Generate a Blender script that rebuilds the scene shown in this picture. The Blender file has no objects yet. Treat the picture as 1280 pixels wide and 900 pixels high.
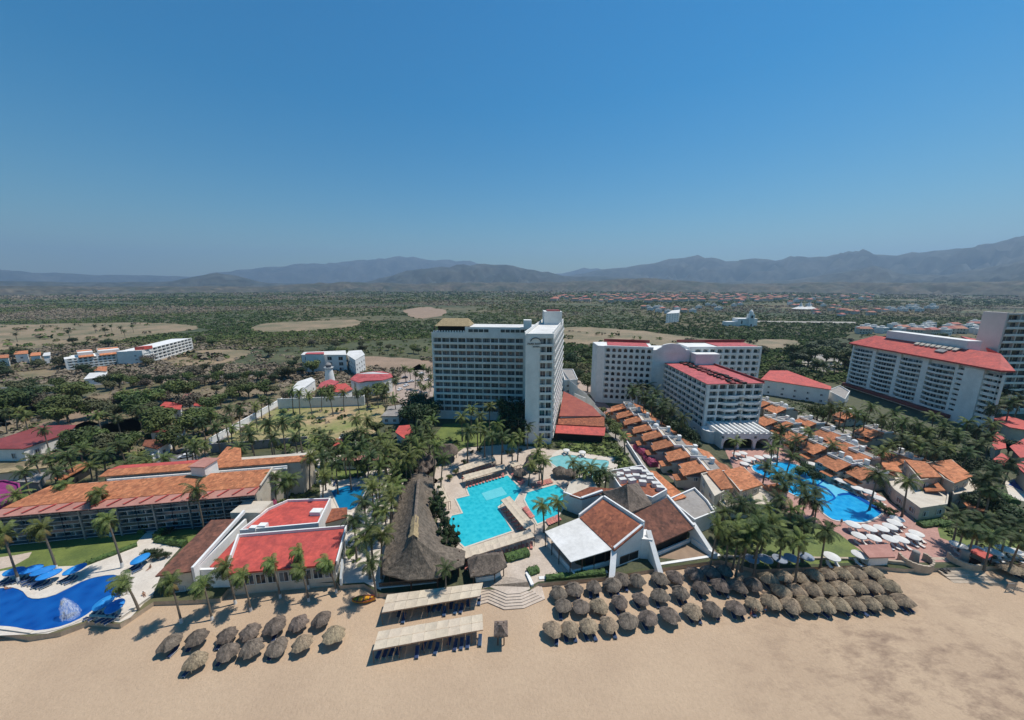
import bpy, math, random
import numpy as np
from mathutils import Vector, Matrix, noise
from mathutils.geometry import tessellate_polygon
R = math.radians
random.seed(7)
SC = bpy.context.scene
C = SC.collection
# ------------------------------------------------------------------ camera and survey helpers
H = 62.0; F = 450.0; PITCH = math.atan(93/450)
cp, sp = math.cos(PITCH), math.sin(PITCH)
BEACH = -1.0
def ray(x, y):
    u = (x-640)/F; v = (y-450)/F
    return Vector((u, cp - v*sp, -sp - v*cp))
def P(x, y, z=0.0):
    d = ray(x, y); t = (z-H)/d.z
    return Vector((d.x*t, d.y*t, z))
def proj(p):
    f = p[1]*cp - (p[2]-H)*sp
    if f < 1: return (-9e9, 9e9)
    up = p[1]*sp + (p[2]-H)*cp
    return (640 + F*p[0]/f, 450 - F*up/f)
def D(x, y, dist):                      # point along a sight line at a ground distance
    d = ray(x, y); t = dist/math.hypot(d.x, d.y)
    return Vector((d.x*t, d.y*t, H + d.z*t))
def HZ(p, y):                           # height over the place p seen on row y
    d = ray(640, y); 
    return H + p[1]*d.z/d.y
cam = bpy.data.cameras.new('camera'); co = bpy.data.objects.new('camera', cam); C.objects.link(co)
co.location = (0, 0, H); co.rotation_euler = (math.pi/2 - PITCH, 0, 0)
cam.sensor_width = 36; cam.lens = 36*F/1280; cam.clip_start = 1; cam.clip_end = 60000
SC.camera = co
# ------------------------------------------------------------------ materials
def newmat(name):
    m = bpy.data.materials.new(name); m.use_nodes = True
    return m, m.node_tree.nodes, m.node_tree.links, m.node_tree.nodes['Principled BSDF']
def mat(name, c, c2=None, rough=.8, scale=.5, bump=0., rnd=0., detail=6, stretch=None, fine=None, metal=0, spec=None, bscale=None):
    m, N, L, b = newmat(name)
    b.inputs['Roughness'].default_value = rough; b.inputs['Metallic'].default_value = metal
    if spec is not None: b.inputs['Specular IOR Level'].default_value = spec
    c2 = c2 or tuple(x*.72 for x in c)
    tc = N.new('ShaderNodeTexCoord'); mp = N.new('ShaderNodeMapping'); L.new(tc.outputs['Object'], mp.inputs[0])
    if stretch: mp.inputs['Scale'].default_value = stretch
    n = N.new('ShaderNodeTexNoise'); n.inputs['Scale'].default_value = scale; n.inputs['Detail'].default_value = detail; n.inputs['Roughness'].default_value = .62
    L.new(mp.outputs[0], n.inputs[0])
    cr = N.new('ShaderNodeValToRGB'); cr.color_ramp.elements[0].position = .36; cr.color_ramp.elements[1].position = .64
    cr.color_ramp.elements[0].color = (*c2, 1); cr.color_ramp.elements[1].color = (*c, 1)
    L.new(n.outputs[0], cr.inputs[0]); out = cr.outputs[0]
    if fine:
        n2 = N.new('ShaderNodeTexNoise'); n2.inputs['Scale'].default_value = fine[0]; n2.inputs['Detail'].default_value = 3
        L.new(mp.outputs[0], n2.inputs[0])
        mr = N.new('ShaderNodeMapRange'); mr.inputs[1].default_value = .3; mr.inputs[2].default_value = .7
        mr.inputs[3].default_value = 1-fine[1]; mr.inputs[4].default_value = 1+fine[1]; L.new(n2.outputs[0], mr.inputs[0])
        h = N.new('ShaderNodeHueSaturation'); L.new(out, h.inputs['Color']); L.new(mr.outputs[0], h.inputs['Value']); out = h.outputs[0]
    if rnd:
        oi = N.new('ShaderNodeObjectInfo'); mr = N.new('ShaderNodeMapRange'); mr.inputs[3].default_value = 1-rnd; mr.inputs[4].default_value = 1+rnd
        L.new(oi.outputs['Random'], mr.inputs[0]); h = N.new('ShaderNodeHueSaturation'); L.new(out, h.inputs['Color']); L.new(mr.outputs[0], h.inputs['Value'])
        mh = N.new('ShaderNodeMapRange'); mh.inputs[3].default_value = .5-rnd*.09; mh.inputs[4].default_value = .5+rnd*.06
        wn = N.new('ShaderNodeTexWhiteNoise'); wn.noise_dimensions = '1D'; L.new(oi.outputs['Random'], wn.inputs['W']); L.new(wn.outputs[0], mh.inputs[0]); L.new(mh.outputs[0], h.inputs['Hue'])
        out = h.outputs[0]
    L.new(out, b.inputs['Base Color'])
    if bump:
        n3 = N.new('ShaderNodeTexNoise'); n3.inputs['Scale'].default_value = bscale or scale*6; n3.inputs['Detail'].default_value = 4; L.new(mp.outputs[0], n3.inputs[0])
        bp = N.new('ShaderNodeBump'); bp.inputs['Strength'].default_value = bump; bp.inputs['Distance'].default_value = .15
        L.new(n3.outputs[0], bp.inputs['Height']); L.new(bp.outputs[0], b.inputs['Normal'])
    return m
def tile_mat(name, c, c2, ang=0., sc=2.2):
    m, N, L, b = newmat(name); b.inputs['Roughness'].default_value = .85
    tc = N.new('ShaderNodeTexCoord'); mp = N.new('ShaderNodeMapping'); mp.inputs['Rotation'].default_value = (0, 0, ang); L.new(tc.outputs['Object'], mp.inputs[0])
    w = N.new('ShaderNodeTexWave'); w.inputs['Scale'].default_value = sc; w.inputs['Distortion'].default_value = .6; w.inputs['Detail'].default_value = 1; L.new(mp.outputs[0], w.inputs[0])
    n = N.new('ShaderNodeTexNoise'); n.inputs['Scale'].default_value = .55; n.inputs['Detail'].default_value = 9; n.inputs['Roughness'].default_value = .75; L.new(mp.outputs[0], n.inputs[0])
    cr = N.new('ShaderNodeValToRGB'); cr.color_ramp.elements[0].position = .38; cr.color_ramp.elements[1].position = .6
    cr.color_ramp.elements[0].color = (*c2, 1); cr.color_ramp.elements[1].color = (*c, 1); L.new(n.outputs[0], cr.inputs[0])
    n2 = N.new('ShaderNodeTexVoronoi'); n2.inputs['Scale'].default_value = 1.6; L.new(mp.outputs[0], n2.inputs[0])
    mr = N.new('ShaderNodeMapRange'); mr.inputs[3].default_value = .62; mr.inputs[4].default_value = 1.3; L.new(n2.outputs['Color'], mr.inputs[0])
    h = N.new('ShaderNodeHueSaturation'); L.new(cr.outputs[0], h.inputs['Color']); L.new(mr.outputs[0], h.inputs['Value'])
    oi = N.new('ShaderNodeObjectInfo'); m2 = N.new('ShaderNodeMapRange'); m2.inputs[3].default_value = .72; m2.inputs[4].default_value = 1.2; L.new(oi.outputs['Random'], m2.inputs[0]); h2 = N.new('ShaderNodeHueSaturation'); L.new(h.outputs[0], h2.inputs['Color']); L.new(m2.outputs[0], h2.inputs['Value'])
    L.new(h2.outputs[0], b.inputs['Base Color'])
    bp = N.new('ShaderNodeBump'); bp.inputs['Strength'].default_value = .6; bp.inputs['Distance'].default_value = .12; L.new(w.outputs['Fac'], bp.inputs['Height']); L.new(bp.outputs[0], b.inputs['Normal'])
    return m
def water_mat(name, c, c2, sc=.8):
    m, N, L, b = newmat(name); b.inputs['Roughness'].default_value = .08; b.inputs['IOR'].default_value = 1.33
    tc = N.new('ShaderNodeTexCoord'); v = N.new('ShaderNodeTexVoronoi'); v.feature = 'SMOOTH_F1'; v.inputs['Scale'].default_value = sc
    nz = N.new('ShaderNodeTexNoise'); nz.inputs['Scale'].default_value = sc*1.3; nz.inputs['Detail'].default_value = 3; L.new(tc.outputs['Object'], nz.inputs[0])
    mx = N.new('ShaderNodeVectorMath'); mx.operation = 'ADD'; L.new(tc.outputs['Object'], mx.inputs[0]); L.new(nz.outputs['Color'], mx.inputs[1]); L.new(mx.outputs[0], v.inputs[0])
    cr = N.new('ShaderNodeValToRGB'); cr.color_ramp.elements[0].position = .1; cr.color_ramp.elements[1].position = .75
    cr.color_ramp.elements[0].color = (*c2, 1); cr.color_ramp.elements[1].color = (*c, 1); L.new(v.outputs['Distance'], cr.inputs[0]); L.new(cr.outputs[0], b.inputs['Base Color'])
    n3 = N.new('ShaderNodeTexNoise'); n3.inputs['Scale'].default_value = 2.5; n3.inputs['Detail'].default_value = 3; L.new(tc.outputs['Object'], n3.inputs[0])
    bp = N.new('ShaderNodeBump'); bp.inputs['Strength'].default_value = .25; bp.inputs['Distance'].default_value = .08; L.new(n3.outputs[0], bp.inputs['Height']); L.new(bp.outputs[0], b.inputs['Normal'])
    return m
def leaf_mat(name, c, c2, rnd=.25, scale=.8):
    m = mat(name, c, c2, rough=.6, scale=scale, rnd=rnd, spec=.25)
    return m
M = {}
M['white'] = mat('white_stucco', (.79,.77,.73), (.68,.665,.63), scale=.25, fine=(2.5,.05))
M['white2'] = mat('bright_plaster', (.80,.79,.76), (.70,.68,.64), scale=.3, fine=(3,.05))
M['cream'] = mat('cream_plaster', (.60,.53,.43), (.50,.43,.34), scale=.4, fine=(3,.06))
M['grey'] = mat('grey_concrete', (.30,.29,.28), (.22,.21,.20), scale=.4, fine=(3,.1))
M['beigewall'] = mat('beige_tower_plaster', (.62,.575,.53), (.55,.51,.47), scale=.15, fine=(2,.05))
M['glass'] = mat('window_glass', (.07,.085,.105), (.03,.04,.05), rough=.08, scale=.2, rnd=.55)
M['blueglass'] = mat('blue_balcony_glass', (.02,.06,.10), (.01,.03,.05), rough=.12, scale=.3)
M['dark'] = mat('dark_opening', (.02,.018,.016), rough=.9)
M['curtain'] = mat('pale_curtain', (.42,.42,.40), (.26,.26,.26), scale=.7, rnd=.35)
M['curtain2'] = mat('grey_curtain', (.19,.20,.21), (.12,.13,.14), scale=.7, rnd=.5)
M['wood'] = mat('dark_wood', (.09,.05,.03), (.06,.03,.02), scale=2)
M['brownwood'] = mat('brown_timber', (.20,.12,.07), (.14,.08,.05), scale=2)
M['redroof'] = mat('red_painted_roof', (.56,.085,.06), (.38,.06,.048), rough=.7, scale=.32, fine=(1.1,.2), bump=.35, detail=10, bscale=3)
M['pinkroof'] = mat('faded_red_roof', (.52,.10,.10), (.33,.06,.06), rough=.7, scale=.35, fine=(1.2,.22), bump=.35, detail=10, bscale=3)
M['maroon'] = mat('maroon_metal_roof', (.26,.05,.045), (.19,.04,.035), rough=.6, scale=.3, fine=(1.5,.1))
M['tile'] = tile_mat('orange_clay_tiles', (.62,.235,.10), (.44,.145,.06))
M['tiley'] = tile_mat('orange_clay_tiles_ribbed', (.64,.25,.115), (.47,.165,.07), math.pi/2)
M['browntile'] = tile_mat('weathered_brown_tiles', (.23,.09,.055), (.11,.048,.032))
M['russettile'] = tile_mat('russet_tiles', (.38,.125,.06), (.22,.07,.04))
M['pinktile'] = mat('pink_clay_eave', (.46,.22,.17), (.38,.17,.13), scale=.4, fine=(2,.1))
M['thatch'] = mat('grey_palm_thatch', (.205,.16,.122), (.095,.075,.058), scale=1.3, fine=(5,.28), bump=.8, rnd=.16, stretch=(1,1,.35), bscale=4, rough=.95)
M['thatchtan'] = mat('tan_palm_thatch', (.37,.28,.18), (.20,.15,.10), scale=1.5, fine=(6,.28), bump=.8, rnd=.14, stretch=(1,1,.35), bscale=4, rough=.95)
M['straw'] = mat('yellow_straw', (.40,.30,.16), (.26,.19,.10), scale=1.5, fine=(5,.2), bump=.5)
M['canvas'] = mat('beige_canvas', (.60,.50,.37), (.52,.43,.32), scale=.6, fine=(3,.06), rnd=.05)
M['blue'] = mat('blue_fabric', (.015,.24,.62), (.01,.17,.5), scale=1, rnd=.06, rough=.7)
M['navy'] = mat('navy_mesh_fabric', (.03,.07,.18), (.02,.045,.12), scale=1, rough=.7)
M['bluechair'] = mat('blue_lounger_fabric', (.02,.05,.12), (.014,.035,.09), scale=1, rnd=.2)
M['pink'] = mat('coral_lounger_fabric', (.55,.22,.17), (.45,.16,.12), scale=1, rnd=.15)
M['whitecloth'] = mat('white_cloth', (.74,.71,.66), (.62,.59,.54), scale=.8, rnd=.05)
M['greycloth'] = mat('grey_blue_cloth', (.30,.34,.40), (.22,.25,.30), scale=.8, rnd=.05)
M['slabgrey'] = mat('pale_balcony_edge', (.40,.43,.44), (.33,.36,.37), scale=.6)
M['metal'] = mat('grey_metal', (.35,.35,.35), rough=.4, metal=.6)
M['bark'] = mat('grey_palm_bark', (.20,.16,.12), (.12,.095,.07), scale=3, stretch=(1,1,5))
M['whitepaint'] = mat('white_trunk_paint', (.72,.70,.66), (.6,.58,.54), scale=3)
M['palm'] = leaf_mat('palm_fronds', (.15,.18,.042), (.045,.07,.02), .3, 1.6)
M['palmdark'] = leaf_mat('dark_palm_fronds', (.075,.105,.03), (.02,.036,.012), .3, 1.6)
M['brickred'] = mat('brick_red_roof', (.33,.085,.055), (.25,.06,.045), rough=.8, scale=.3, fine=(1.5,.12), bump=.2)
M['scrub'] = mat('scrubby_dry_ground', (.25,.18,.11), (.095,.095,.042), scale=.05, fine=(.5,.25), detail=10)
M['palmdry'] = leaf_mat('dry_palm_fronds', (.22,.17,.055), (.13,.10,.04), .2)
M['leaf'] = leaf_mat('green_leaves', (.11,.145,.038), (.045,.07,.02), .28)
M['leafdark'] = leaf_mat('dark_green_leaves', (.04,.07,.022), (.018,.034,.012), .25)
M['leafdry'] = leaf_mat('dry_grey_leaves', (.14,.115,.078), (.085,.072,.05), .25)
M['leafolive'] = leaf_mat('olive_leaves', (.10,.105,.045), (.055,.06,.028), .25)
M['hedge'] = mat('hedge_leaves', (.085,.15,.03), (.03,.06,.015), scale=1.8, fine=(6,.3), bump=.9, bscale=5)
M['bougain'] = mat('bougainvillea_flowers', (.42,.05,.16), (.20,.05,.06), scale=1.3, fine=(6,.3), bump=.6)
M['magenta'] = mat('magenta_plaster', (.30,.025,.16), (.20,.02,.11), scale=.3, fine=(2,.08))
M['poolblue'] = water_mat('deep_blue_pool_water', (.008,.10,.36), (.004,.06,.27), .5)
M['poolcyan'] = water_mat('turquoise_pool_water', (.045,.50,.56), (.012,.37,.45), .9)
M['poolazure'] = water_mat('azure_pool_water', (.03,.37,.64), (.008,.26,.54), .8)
M['poolteal'] = water_mat('teal_pool_water', (.006,.17,.34), (.005,.14,.30), .6)
M['poolpale'] = water_mat('pale_kids_pool_water', (.22,.48,.46), (.15,.40,.40), .8)
M['shelf'] = mat('pool_shelf', (.11,.52,.56), (.09,.47,.52), scale=.5)
M['shelf2'] = mat('azure_pool_shelf', (.10,.46,.62), (.08,.42,.58), scale=.5)
M['coping'] = mat('pool_coping', (.62,.55,.46), (.54,.47,.38), scale=.6)
M['deck'] = mat('beige_stone_deck', (.55,.45,.36), (.46,.37,.29), scale=.35, fine=(2.2,.12))
M['whitedeck'] = mat('pale_stone_deck', (.66,.59,.50), (.56,.49,.41), scale=.35, fine=(2.5,.08))
M['pinkdeck'] = mat('pink_paving', (.46,.25,.20), (.38,.20,.16), scale=.4, fine=(2.5,.15))
M['brickroad'] = mat('brick_street_paving', (.34,.20,.17), (.27,.155,.13), scale=.4, fine=(2,.12))
M['asphalt'] = mat('worn_asphalt', (.17,.16,.15), (.12,.115,.11), scale=.2, fine=(1.5,.1))
M['pale_road'] = mat('pale_concrete_road', (.36,.32,.27), (.28,.25,.21), scale=.2, fine=(1,.1))
M['parking'] = mat('parking_gravel', (.40,.31,.25), (.33,.25,.20), scale=.1, fine=(.8,.12))
M['lawn'] = mat('mown_lawn', (.15,.185,.04), (.09,.125,.028), scale=.25, fine=(2.5,.18))
M['bed'] = mat('planting_bed_soil', (.085,.085,.04), (.045,.055,.022), scale=.6, fine=(2.5,.3))
M['dryfield'] = mat('dry_grass_field', (.30,.21,.125), (.14,.125,.06), scale=.022, fine=(.3,.2), detail=10)
M['fieldgreen'] = mat('half_dry_sports_field', (.42,.29,.16), (.18,.205,.055), scale=.05, fine=(.5,.18), detail=9)
M['dirt'] = mat('brown_bare_earth', (.31,.21,.14), (.24,.165,.105), scale=.06, fine=(.6,.15))
M['greyroof'] = mat('grey_flat_roof', (.33,.30,.27), (.25,.225,.2), scale=.3, fine=(1.5,.1))
M['whiteroof'] = mat('pale_roof_membrane', (.70,.68,.64), (.58,.56,.52), scale=.2, fine=(1.2,.08))
M['stone'] = mat('sandy_stone', (.48,.38,.28), (.38,.30,.22), scale=.8, fine=(3,.1))
M['skin'] = mat('skin', (.42,.23,.15), (.36,.19,.12), scale=3, rough=.6)
M['yellow'] = mat('yellow_orange_plastic', (.72,.36,.02), (.65,.28,.02), scale=2, rough=.4)
M['redcloth'] = mat('red_cloth', (.45,.05,.05), scale=2)
M['black'] = mat('black_plastic', (.02,.02,.022), rough=.5)
M['carwhite'] = mat('white_car_paint', (.75,.75,.75), (.7,.7,.7), rough=.25)
M['cardark'] = mat('dark_car_paint', (.05,.055,.07), (.04,.04,.05), rough=.25)
M['logo'] = mat('dark_grey_sign_metal', (.06,.065,.08), rough=.5)
# ------------------------------------------------------------------ mesh builder
class MB:
    def __init__(s): s.v = []; s.f = []; s.m = []
    def add(s, vs, fs, m=0):
        o = len(s.v); s.v += [tuple(v) for v in vs]; s.f += [tuple(o+i for i in f) for f in fs]; s.m += [m]*len(fs)
        return s
    def quad(s, a, b, c, d, m=0): return s.add([a,b,c,d], [(0,1,2,3)], m)
    def obox(s, o, ax, ay, az, m=0):          # origin corner and three edge vectors
        o = Vector(o); ax = Vector(ax); ay = Vector(ay); az = Vector(az)
        vs = [o, o+ax, o+ax+ay, o+ay, o+az, o+ax+az, o+ax+ay+az, o+ay+az]
        fl = [(0,3,2,1),(4,5,6,7),(0,1,5,4),(1,2,6,5),(2,3,7,6),(3,0,4,7)]
        if ax.cross(ay).dot(az) < 0: fl = [tuple(reversed(f)) for f in fl]
        return s.add(vs, fl, m)
    def box(s, x0, x1, y0, y1, z0, z1, m=0): return s.obox((x0,y0,z0), (x1-x0,0,0), (0,y1-y0,0), (0,0,z1-z0), m)
    def prism(s, pts, z0, z1, m=0, mt=None, cap=True):   # pts 2D/3D; z1 number or list
        pts = ccw(pts); n = len(pts)
        zt = z1 if isinstance(z1, (list, tuple)) else [z1]*n
        vs = [(p[0],p[1],z0) for p in pts] + [(p[0],p[1],zt[i]) for i, p in enumerate(pts)]
        s.add(vs, [(i,(i+1)%n,n+(i+1)%n,n+i) for i in range(n)], m)
        if cap:
            top = [Vector(v) for v in vs[n:]]
            s.add(top, tess(top), m if mt is None else mt)
        return s
    def slab(s, pts, t, m=0, mside=None):     # pts 3D top outline, thickness t downwards
        pts = [Vector(p) for p in ccw(pts)]; n = len(pts); lo = [p - Vector((0,0,t)) for p in pts]
        T = tess(pts)
        s.add(pts, T, m); s.add(lo, [tuple(reversed(f)) for f in T], m if mside is None else mside)
        s.add(pts+lo, [(n+i, n+(i+1)%n, (i+1)%n, i) for i in range(n)], m if mside is None else mside)
        return s
    def tube(s, path, rad, n=8, m=0, cap=True):
        o = len(s.v); k = len(path); path = [Vector(p) for p in path]
        for i, p in enumerate(path):
            t = (path[min(i+1,k-1)] - path[max(i-1,0)]).normalized()
            a = t.cross(Vector((0,0,1))) if abs(t.z) < .95 else t.cross(Vector((1,0,0)))
            a.normalize(); b = t.cross(a); r = rad[i] if isinstance(rad, (list,tuple)) else rad
            for j in range(n):
                w = 2*math.pi*j/n; s.v.append(tuple(p + a*(r*math.cos(w)) - b*(r*math.sin(w))))
        for i in range(k-1):
            for j in range(n):
                s.f.append((o+i*n+j, o+i*n+(j+1)%n, o+(i+1)*n+(j+1)%n, o+(i+1)*n+j)); s.m.append(m)
        if cap:
            s.f.append(tuple(o+(k-1)*n+j for j in range(n))); s.m.append(m)
            s.f.append(tuple(o+j for j in reversed(range(n)))); s.m.append(m)
        return s
    def lathe(s, c, prof, n=16, m=0):
        o = len(s.v); c = Vector(c)
        for r, z in prof:
            for j in range(n):
                w = 2*math.pi*j/n; s.v.append((c.x+r*math.cos(w), c.y+r*math.sin(w), c.z+z))
        for i in range(len(prof)-1):
            for j in range(n):
                s.f.append((o+i*n+j, o+i*n+(j+1)%n, o+(i+1)*n+(j+1)%n, o+(i+1)*n+j)); s.m.append(m)
        return s
    def mesh(s, name, mats, off=(0,0,0)):
        me = bpy.data.meshes.new(name); ox, oy, oz = off
        me.from_pydata([(a-ox,b-oy,c-oz) for a,b,c in s.v], [], s.f)
        if not isinstance(mats, (list,tuple)): mats = [mats]
        for x in mats: me.materials.append(M[x] if isinstance(x, str) else x)
        if len(mats) > 1: me.polygons.foreach_set('material_index', s.m)
        return me
    def build(s, name, mats, parent=None, loc=None, smooth=False):
        off = Vector(parent.location) if parent is not None and loc is None else (Vector(loc) if loc is not None else Vector((0,0,0)))
        me = s.mesh(name, mats, off)
        if smooth: me.polygons.foreach_set('use_smooth', [True]*len(me.polygons))
        o = bpy.data.objects.new(name, me); C.objects.link(o)
        if parent is not None: o.parent = parent
        elif loc is not None: o.location = loc
        return o
def ccw(pts):
    pts = list(pts); a = 0
    for i in range(len(pts)):
        p, q = pts[i], pts[(i+1)%len(pts)]; a += p[0]*q[1] - q[0]*p[1]
    return pts if a > 0 else pts[::-1]
def tess(pts):
    T = tessellate_polygon([[Vector((p[0],p[1],0)) for p in pts]]); out = []
    for t in T:
        a, b, c = (pts[i] for i in t)
        if (b[0]-a[0])*(c[1]-a[1]) - (b[1]-a[1])*(c[0]-a[0]) < 0: t = tuple(reversed(t))
        out.append(tuple(t))
    return out
def tag(o, label=None, cat=None, group=None, kind=None):
    if label: o['label'] = label
    if cat: o['category'] = cat
    if group: o['group'] = group
    if kind: o['kind'] = kind
    return o
def thing(name, label, cat, loc, group=None, rz=0):
    o = bpy.data.objects.new(name, None); C.objects.link(o); o.location = loc; o.rotation_euler = (0,0,rz); o.empty_display_size = .5
    return tag(o, label, cat, group)
def kids(root): return [o for o in KID.get(root.name, [])]
KID = {}
def copy_thing(root, loc, rz=0., sc=1., label=None, cat=None, group=None):
    def cp_(o, par):
        c = o.copy(); C.objects.link(c)
        if par is not None: c.parent = par
        for ch in o.children: cp_(ch, c)
        return c
    r = cp_(root, None); r.location = loc; r.rotation_euler = (0,0,rz)
    r.scale = (sc,sc,sc) if not isinstance(sc, tuple) else sc
    if label: r['label'] = label
    if group: r['group'] = group
    return r
ORD = ['first','second','third','fourth','fifth','sixth','seventh','eighth','ninth','tenth','eleventh','twelfth','thirteenth','fourteenth','fifteenth','sixteenth','seventeenth','eighteenth','nineteenth','twentieth']
class Placer:                                # first use moves the prototype, later uses copy it
    def __init__(s, root): s.root = root; s.used = False
    def put(s, loc, rz=0., sc=1., label=None, group=None):
        if not s.used:
            s.used = True; r = s.root; s.stash = (loc, rz, sc, label, group); return None
        return copy_thing(s.root, loc, rz, sc, label, group=group)
    def done(s):
        if s.used:
            loc, rz, sc, label, group = s.stash; r = s.root; r.location = loc; r.rotation_euler = (0,0,rz)
            r.scale = (sc,sc,sc) if not isinstance(sc, tuple) else sc
            if label: r['label'] = label
            if group: r['group'] = group
        else:
            for ch in list(s.root.children): bpy.data.objects.remove(ch)
            bpy.data.objects.remove(s.root)
def smooth(pts, n=5):
    out = []; k = len(pts)
    for i in range(k):
        p0, p1, p2, p3 = [Vector(pts[(i+j)%k]) for j in (-1,0,1,2)]
        for j in range(n):
            t = j/n; out.append(tuple(.5*((2*p1)+(p2-p0)*t+(2*p0-5*p1+4*p2-p3)*t*t+(3*p1-p0-3*p2+p3)*t**3)))
    return out
def inpoly(x, y, poly):
    c = False; j = len(poly)-1
    for i in range(len(poly)):
        xi, yi = poly[i][0], poly[i][1]; xj, yj = poly[j][0], poly[j][1]
        if (yi > y) != (yj > y) and x < (xj-xi)*(y-yi)/(yj-yi)+xi: c = not c
        j = i
    return c
CLEAR = []                                   # places (in plan) kept free of wild growth
def sheet(name, px, z, m, kind='structure', zz=None, clear=True):
    if name in ('dry_field','bare_ground','scrubland','sports_field'):
        px = [(x+3.5*noise.noise(Vector((x*.09,y*.3,1))), y+(1.3 if y < 460 else 3)*noise.noise(Vector((x*.11,y*.3,5)))) for x, y in smooth(px, 9)]
    pts = [P(x, y, zz if zz is not None else 0) for x, y in px]
    pts = ccw([(p.x, p.y, z) for p in pts])
    mb = MB(); mb.add(pts, tess(pts)); o = mb.build(name, m); tag(o, kind=kind)
    if clear: CLEAR.append([(p[0], p[1]) for p in pts])
    return o
def offset(pts, d):
    pts = ccw(pts); n = len(pts); out = []
    for i in range(n):
        a = Vector(pts[i-1][:2]); b = Vector(pts[i][:2]); c = Vector(pts[(i+1)%n][:2])
        n1 = Vector(((b-a).y, -(b-a).x)).normalized(); n2 = Vector(((c-b).y, -(c-b).x)).normalized()
        k = n1+n2; k = k/max(k.length_squared/2, .4)
        out.append((b.x+k.x*d, b.y+k.y*d))
    return out
def pool(label, px, m, sm=3, cop='coping', w=.45):
    if sm: px = smooth(px, sm)
    pts = ccw([P(x, y, 0)[:2] for x, y in px]); CLEAR.append(pts)
    mb = MB(); q = [(p[0],p[1],.05) for p in pts]; mb.add(q, tess(q)); wtr = mb.build('pool_water', m); tag(wtr, kind='structure')
    o = offset(pts, w); n = len(pts); mb = MB()
    for i in range(n):
        j = (i+1) % n; a, b, c, d = pts[i], pts[j], o[j], o[i]
        mb.quad((a[0],a[1],.16),(b[0],b[1],.16),(c[0],c[1],.16),(d[0],d[1],.16)) if False else mb.add([(a[0],a[1],.16),(d[0],d[1],.16),(c[0],c[1],.16),(b[0],b[1],.16)], [(0,1,2,3)])
        mb.quad((d[0],d[1],0),(c[0],c[1],0),(c[0],c[1],.16),(d[0],d[1],.16)); mb.quad((b[0],b[1],0),(a[0],a[1],0),(a[0],a[1],.16),(b[0],b[1],.16))
    tag(mb.build('pool_coping', cop), kind='structure')
    return wtr
class Rep:                                   # repeated parts of one thing: a hundred on their own, the rest as one
    def __init__(s, root, name, cap=100): s.root = root; s.name = name; s.n = 0; s.cap = cap; s.v = []; s.f = []; s.mi = []; s.mats = None
    def add(s, me, mw):
        s.n += 1; mw = Matrix.Translation(-Vector(s.root.location)) @ mw
        if s.n <= s.cap:
            o = bpy.data.objects.new(s.name, me); C.objects.link(o); o.parent = s.root; o.matrix_basis = mw
        else:
            k = len(s.v); s.v += [tuple(mw @ v.co) for v in me.vertices]
            for p in me.polygons: s.f.append(tuple(k+i for i in p.vertices)); s.mi.append(p.material_index)
            s.mats = [m for m in me.materials]
    def finish(s):
        if s.f:
            me = bpy.data.meshes.new(s.name); me.from_pydata(s.v, [], s.f)
            for m in s.mats: me.materials.append(m)
            me.polygons.foreach_set('material_index', s.mi)
            o = bpy.data.objects.new(s.name, me); C.objects.link(o); o.parent = s.root; o['kind'] = 'stuff'
WM = {}
def window_mesh(w, h, kind='slide', arch=False):   # local x along the wall, z up, -y outwards; origin at the lower middle
    key = (round(w,2), round(h,2), kind, arch)
    if key in WM: return WM[key]
    mb = MB(); f = .09; hw = w/2
    # 0 frame 1 glass 2 curtain
    mb.box(-hw, hw, -.05, 0, 0, h, 1)
    for a in (-hw, hw-f): mb.box(a, a+f, -.12, -.05, 0, h, 0)
    for z in (0, h-f): mb.box(-hw+f, hw-f, -.12, -.05, z, z+f, 0)
    if kind != 'plain' and w > 1: mb.box(-.035, .035, -.11, -.05, f, h-f, 0)
    if kind == 'curl': mb.box(-hw+f, -.04, -.08, -.05, f, h-f, 2)
    if kind == 'curr': mb.box(.04, hw-f, -.08, -.05, f, h-f, 2)
    if kind == 'both': mb.box(-hw+f, -hw*.35, -.08, -.05, f, h-f, 2); mb.box(hw*.3, hw-f, -.08, -.05, f, h-f, 2)
    if arch:
        for sx in (-1, 1):
            mb.add([(sx*hw,-.2,h),(sx*hw,-.2,h-.7),(sx*hw*.55,-.2,h-.22),(sx*hw*.1,-.2,h),(sx*hw,-.0,h),(sx*hw,-.0,h-.7),(sx*hw*.55,-.0,h-.22),(sx*hw*.1,0,h)],
                   [(0,1,2,3),(4,5,6,7),(1,5,6,2),(2,6,7,3)], 0)
    me = mb.mesh('window', ['white','glass','curtain2' if (int(w*10)+len(kind)) % 2 else 'curtain']); WM[key] = me
    return me
def wallmat(A, d, n, s, z, off=0):           # matrix: local x=d, local -y = outward n
    o = Vector((A[0]+d.x*s+n.x*off, A[1]+d.y*s+n.y*off, z))
    return Matrix(((d.x, -n.x, 0, o.x), (d.y, -n.y, 0, o.y), (0, 0, 1, o.z), (0,0,0,1)))
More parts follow.
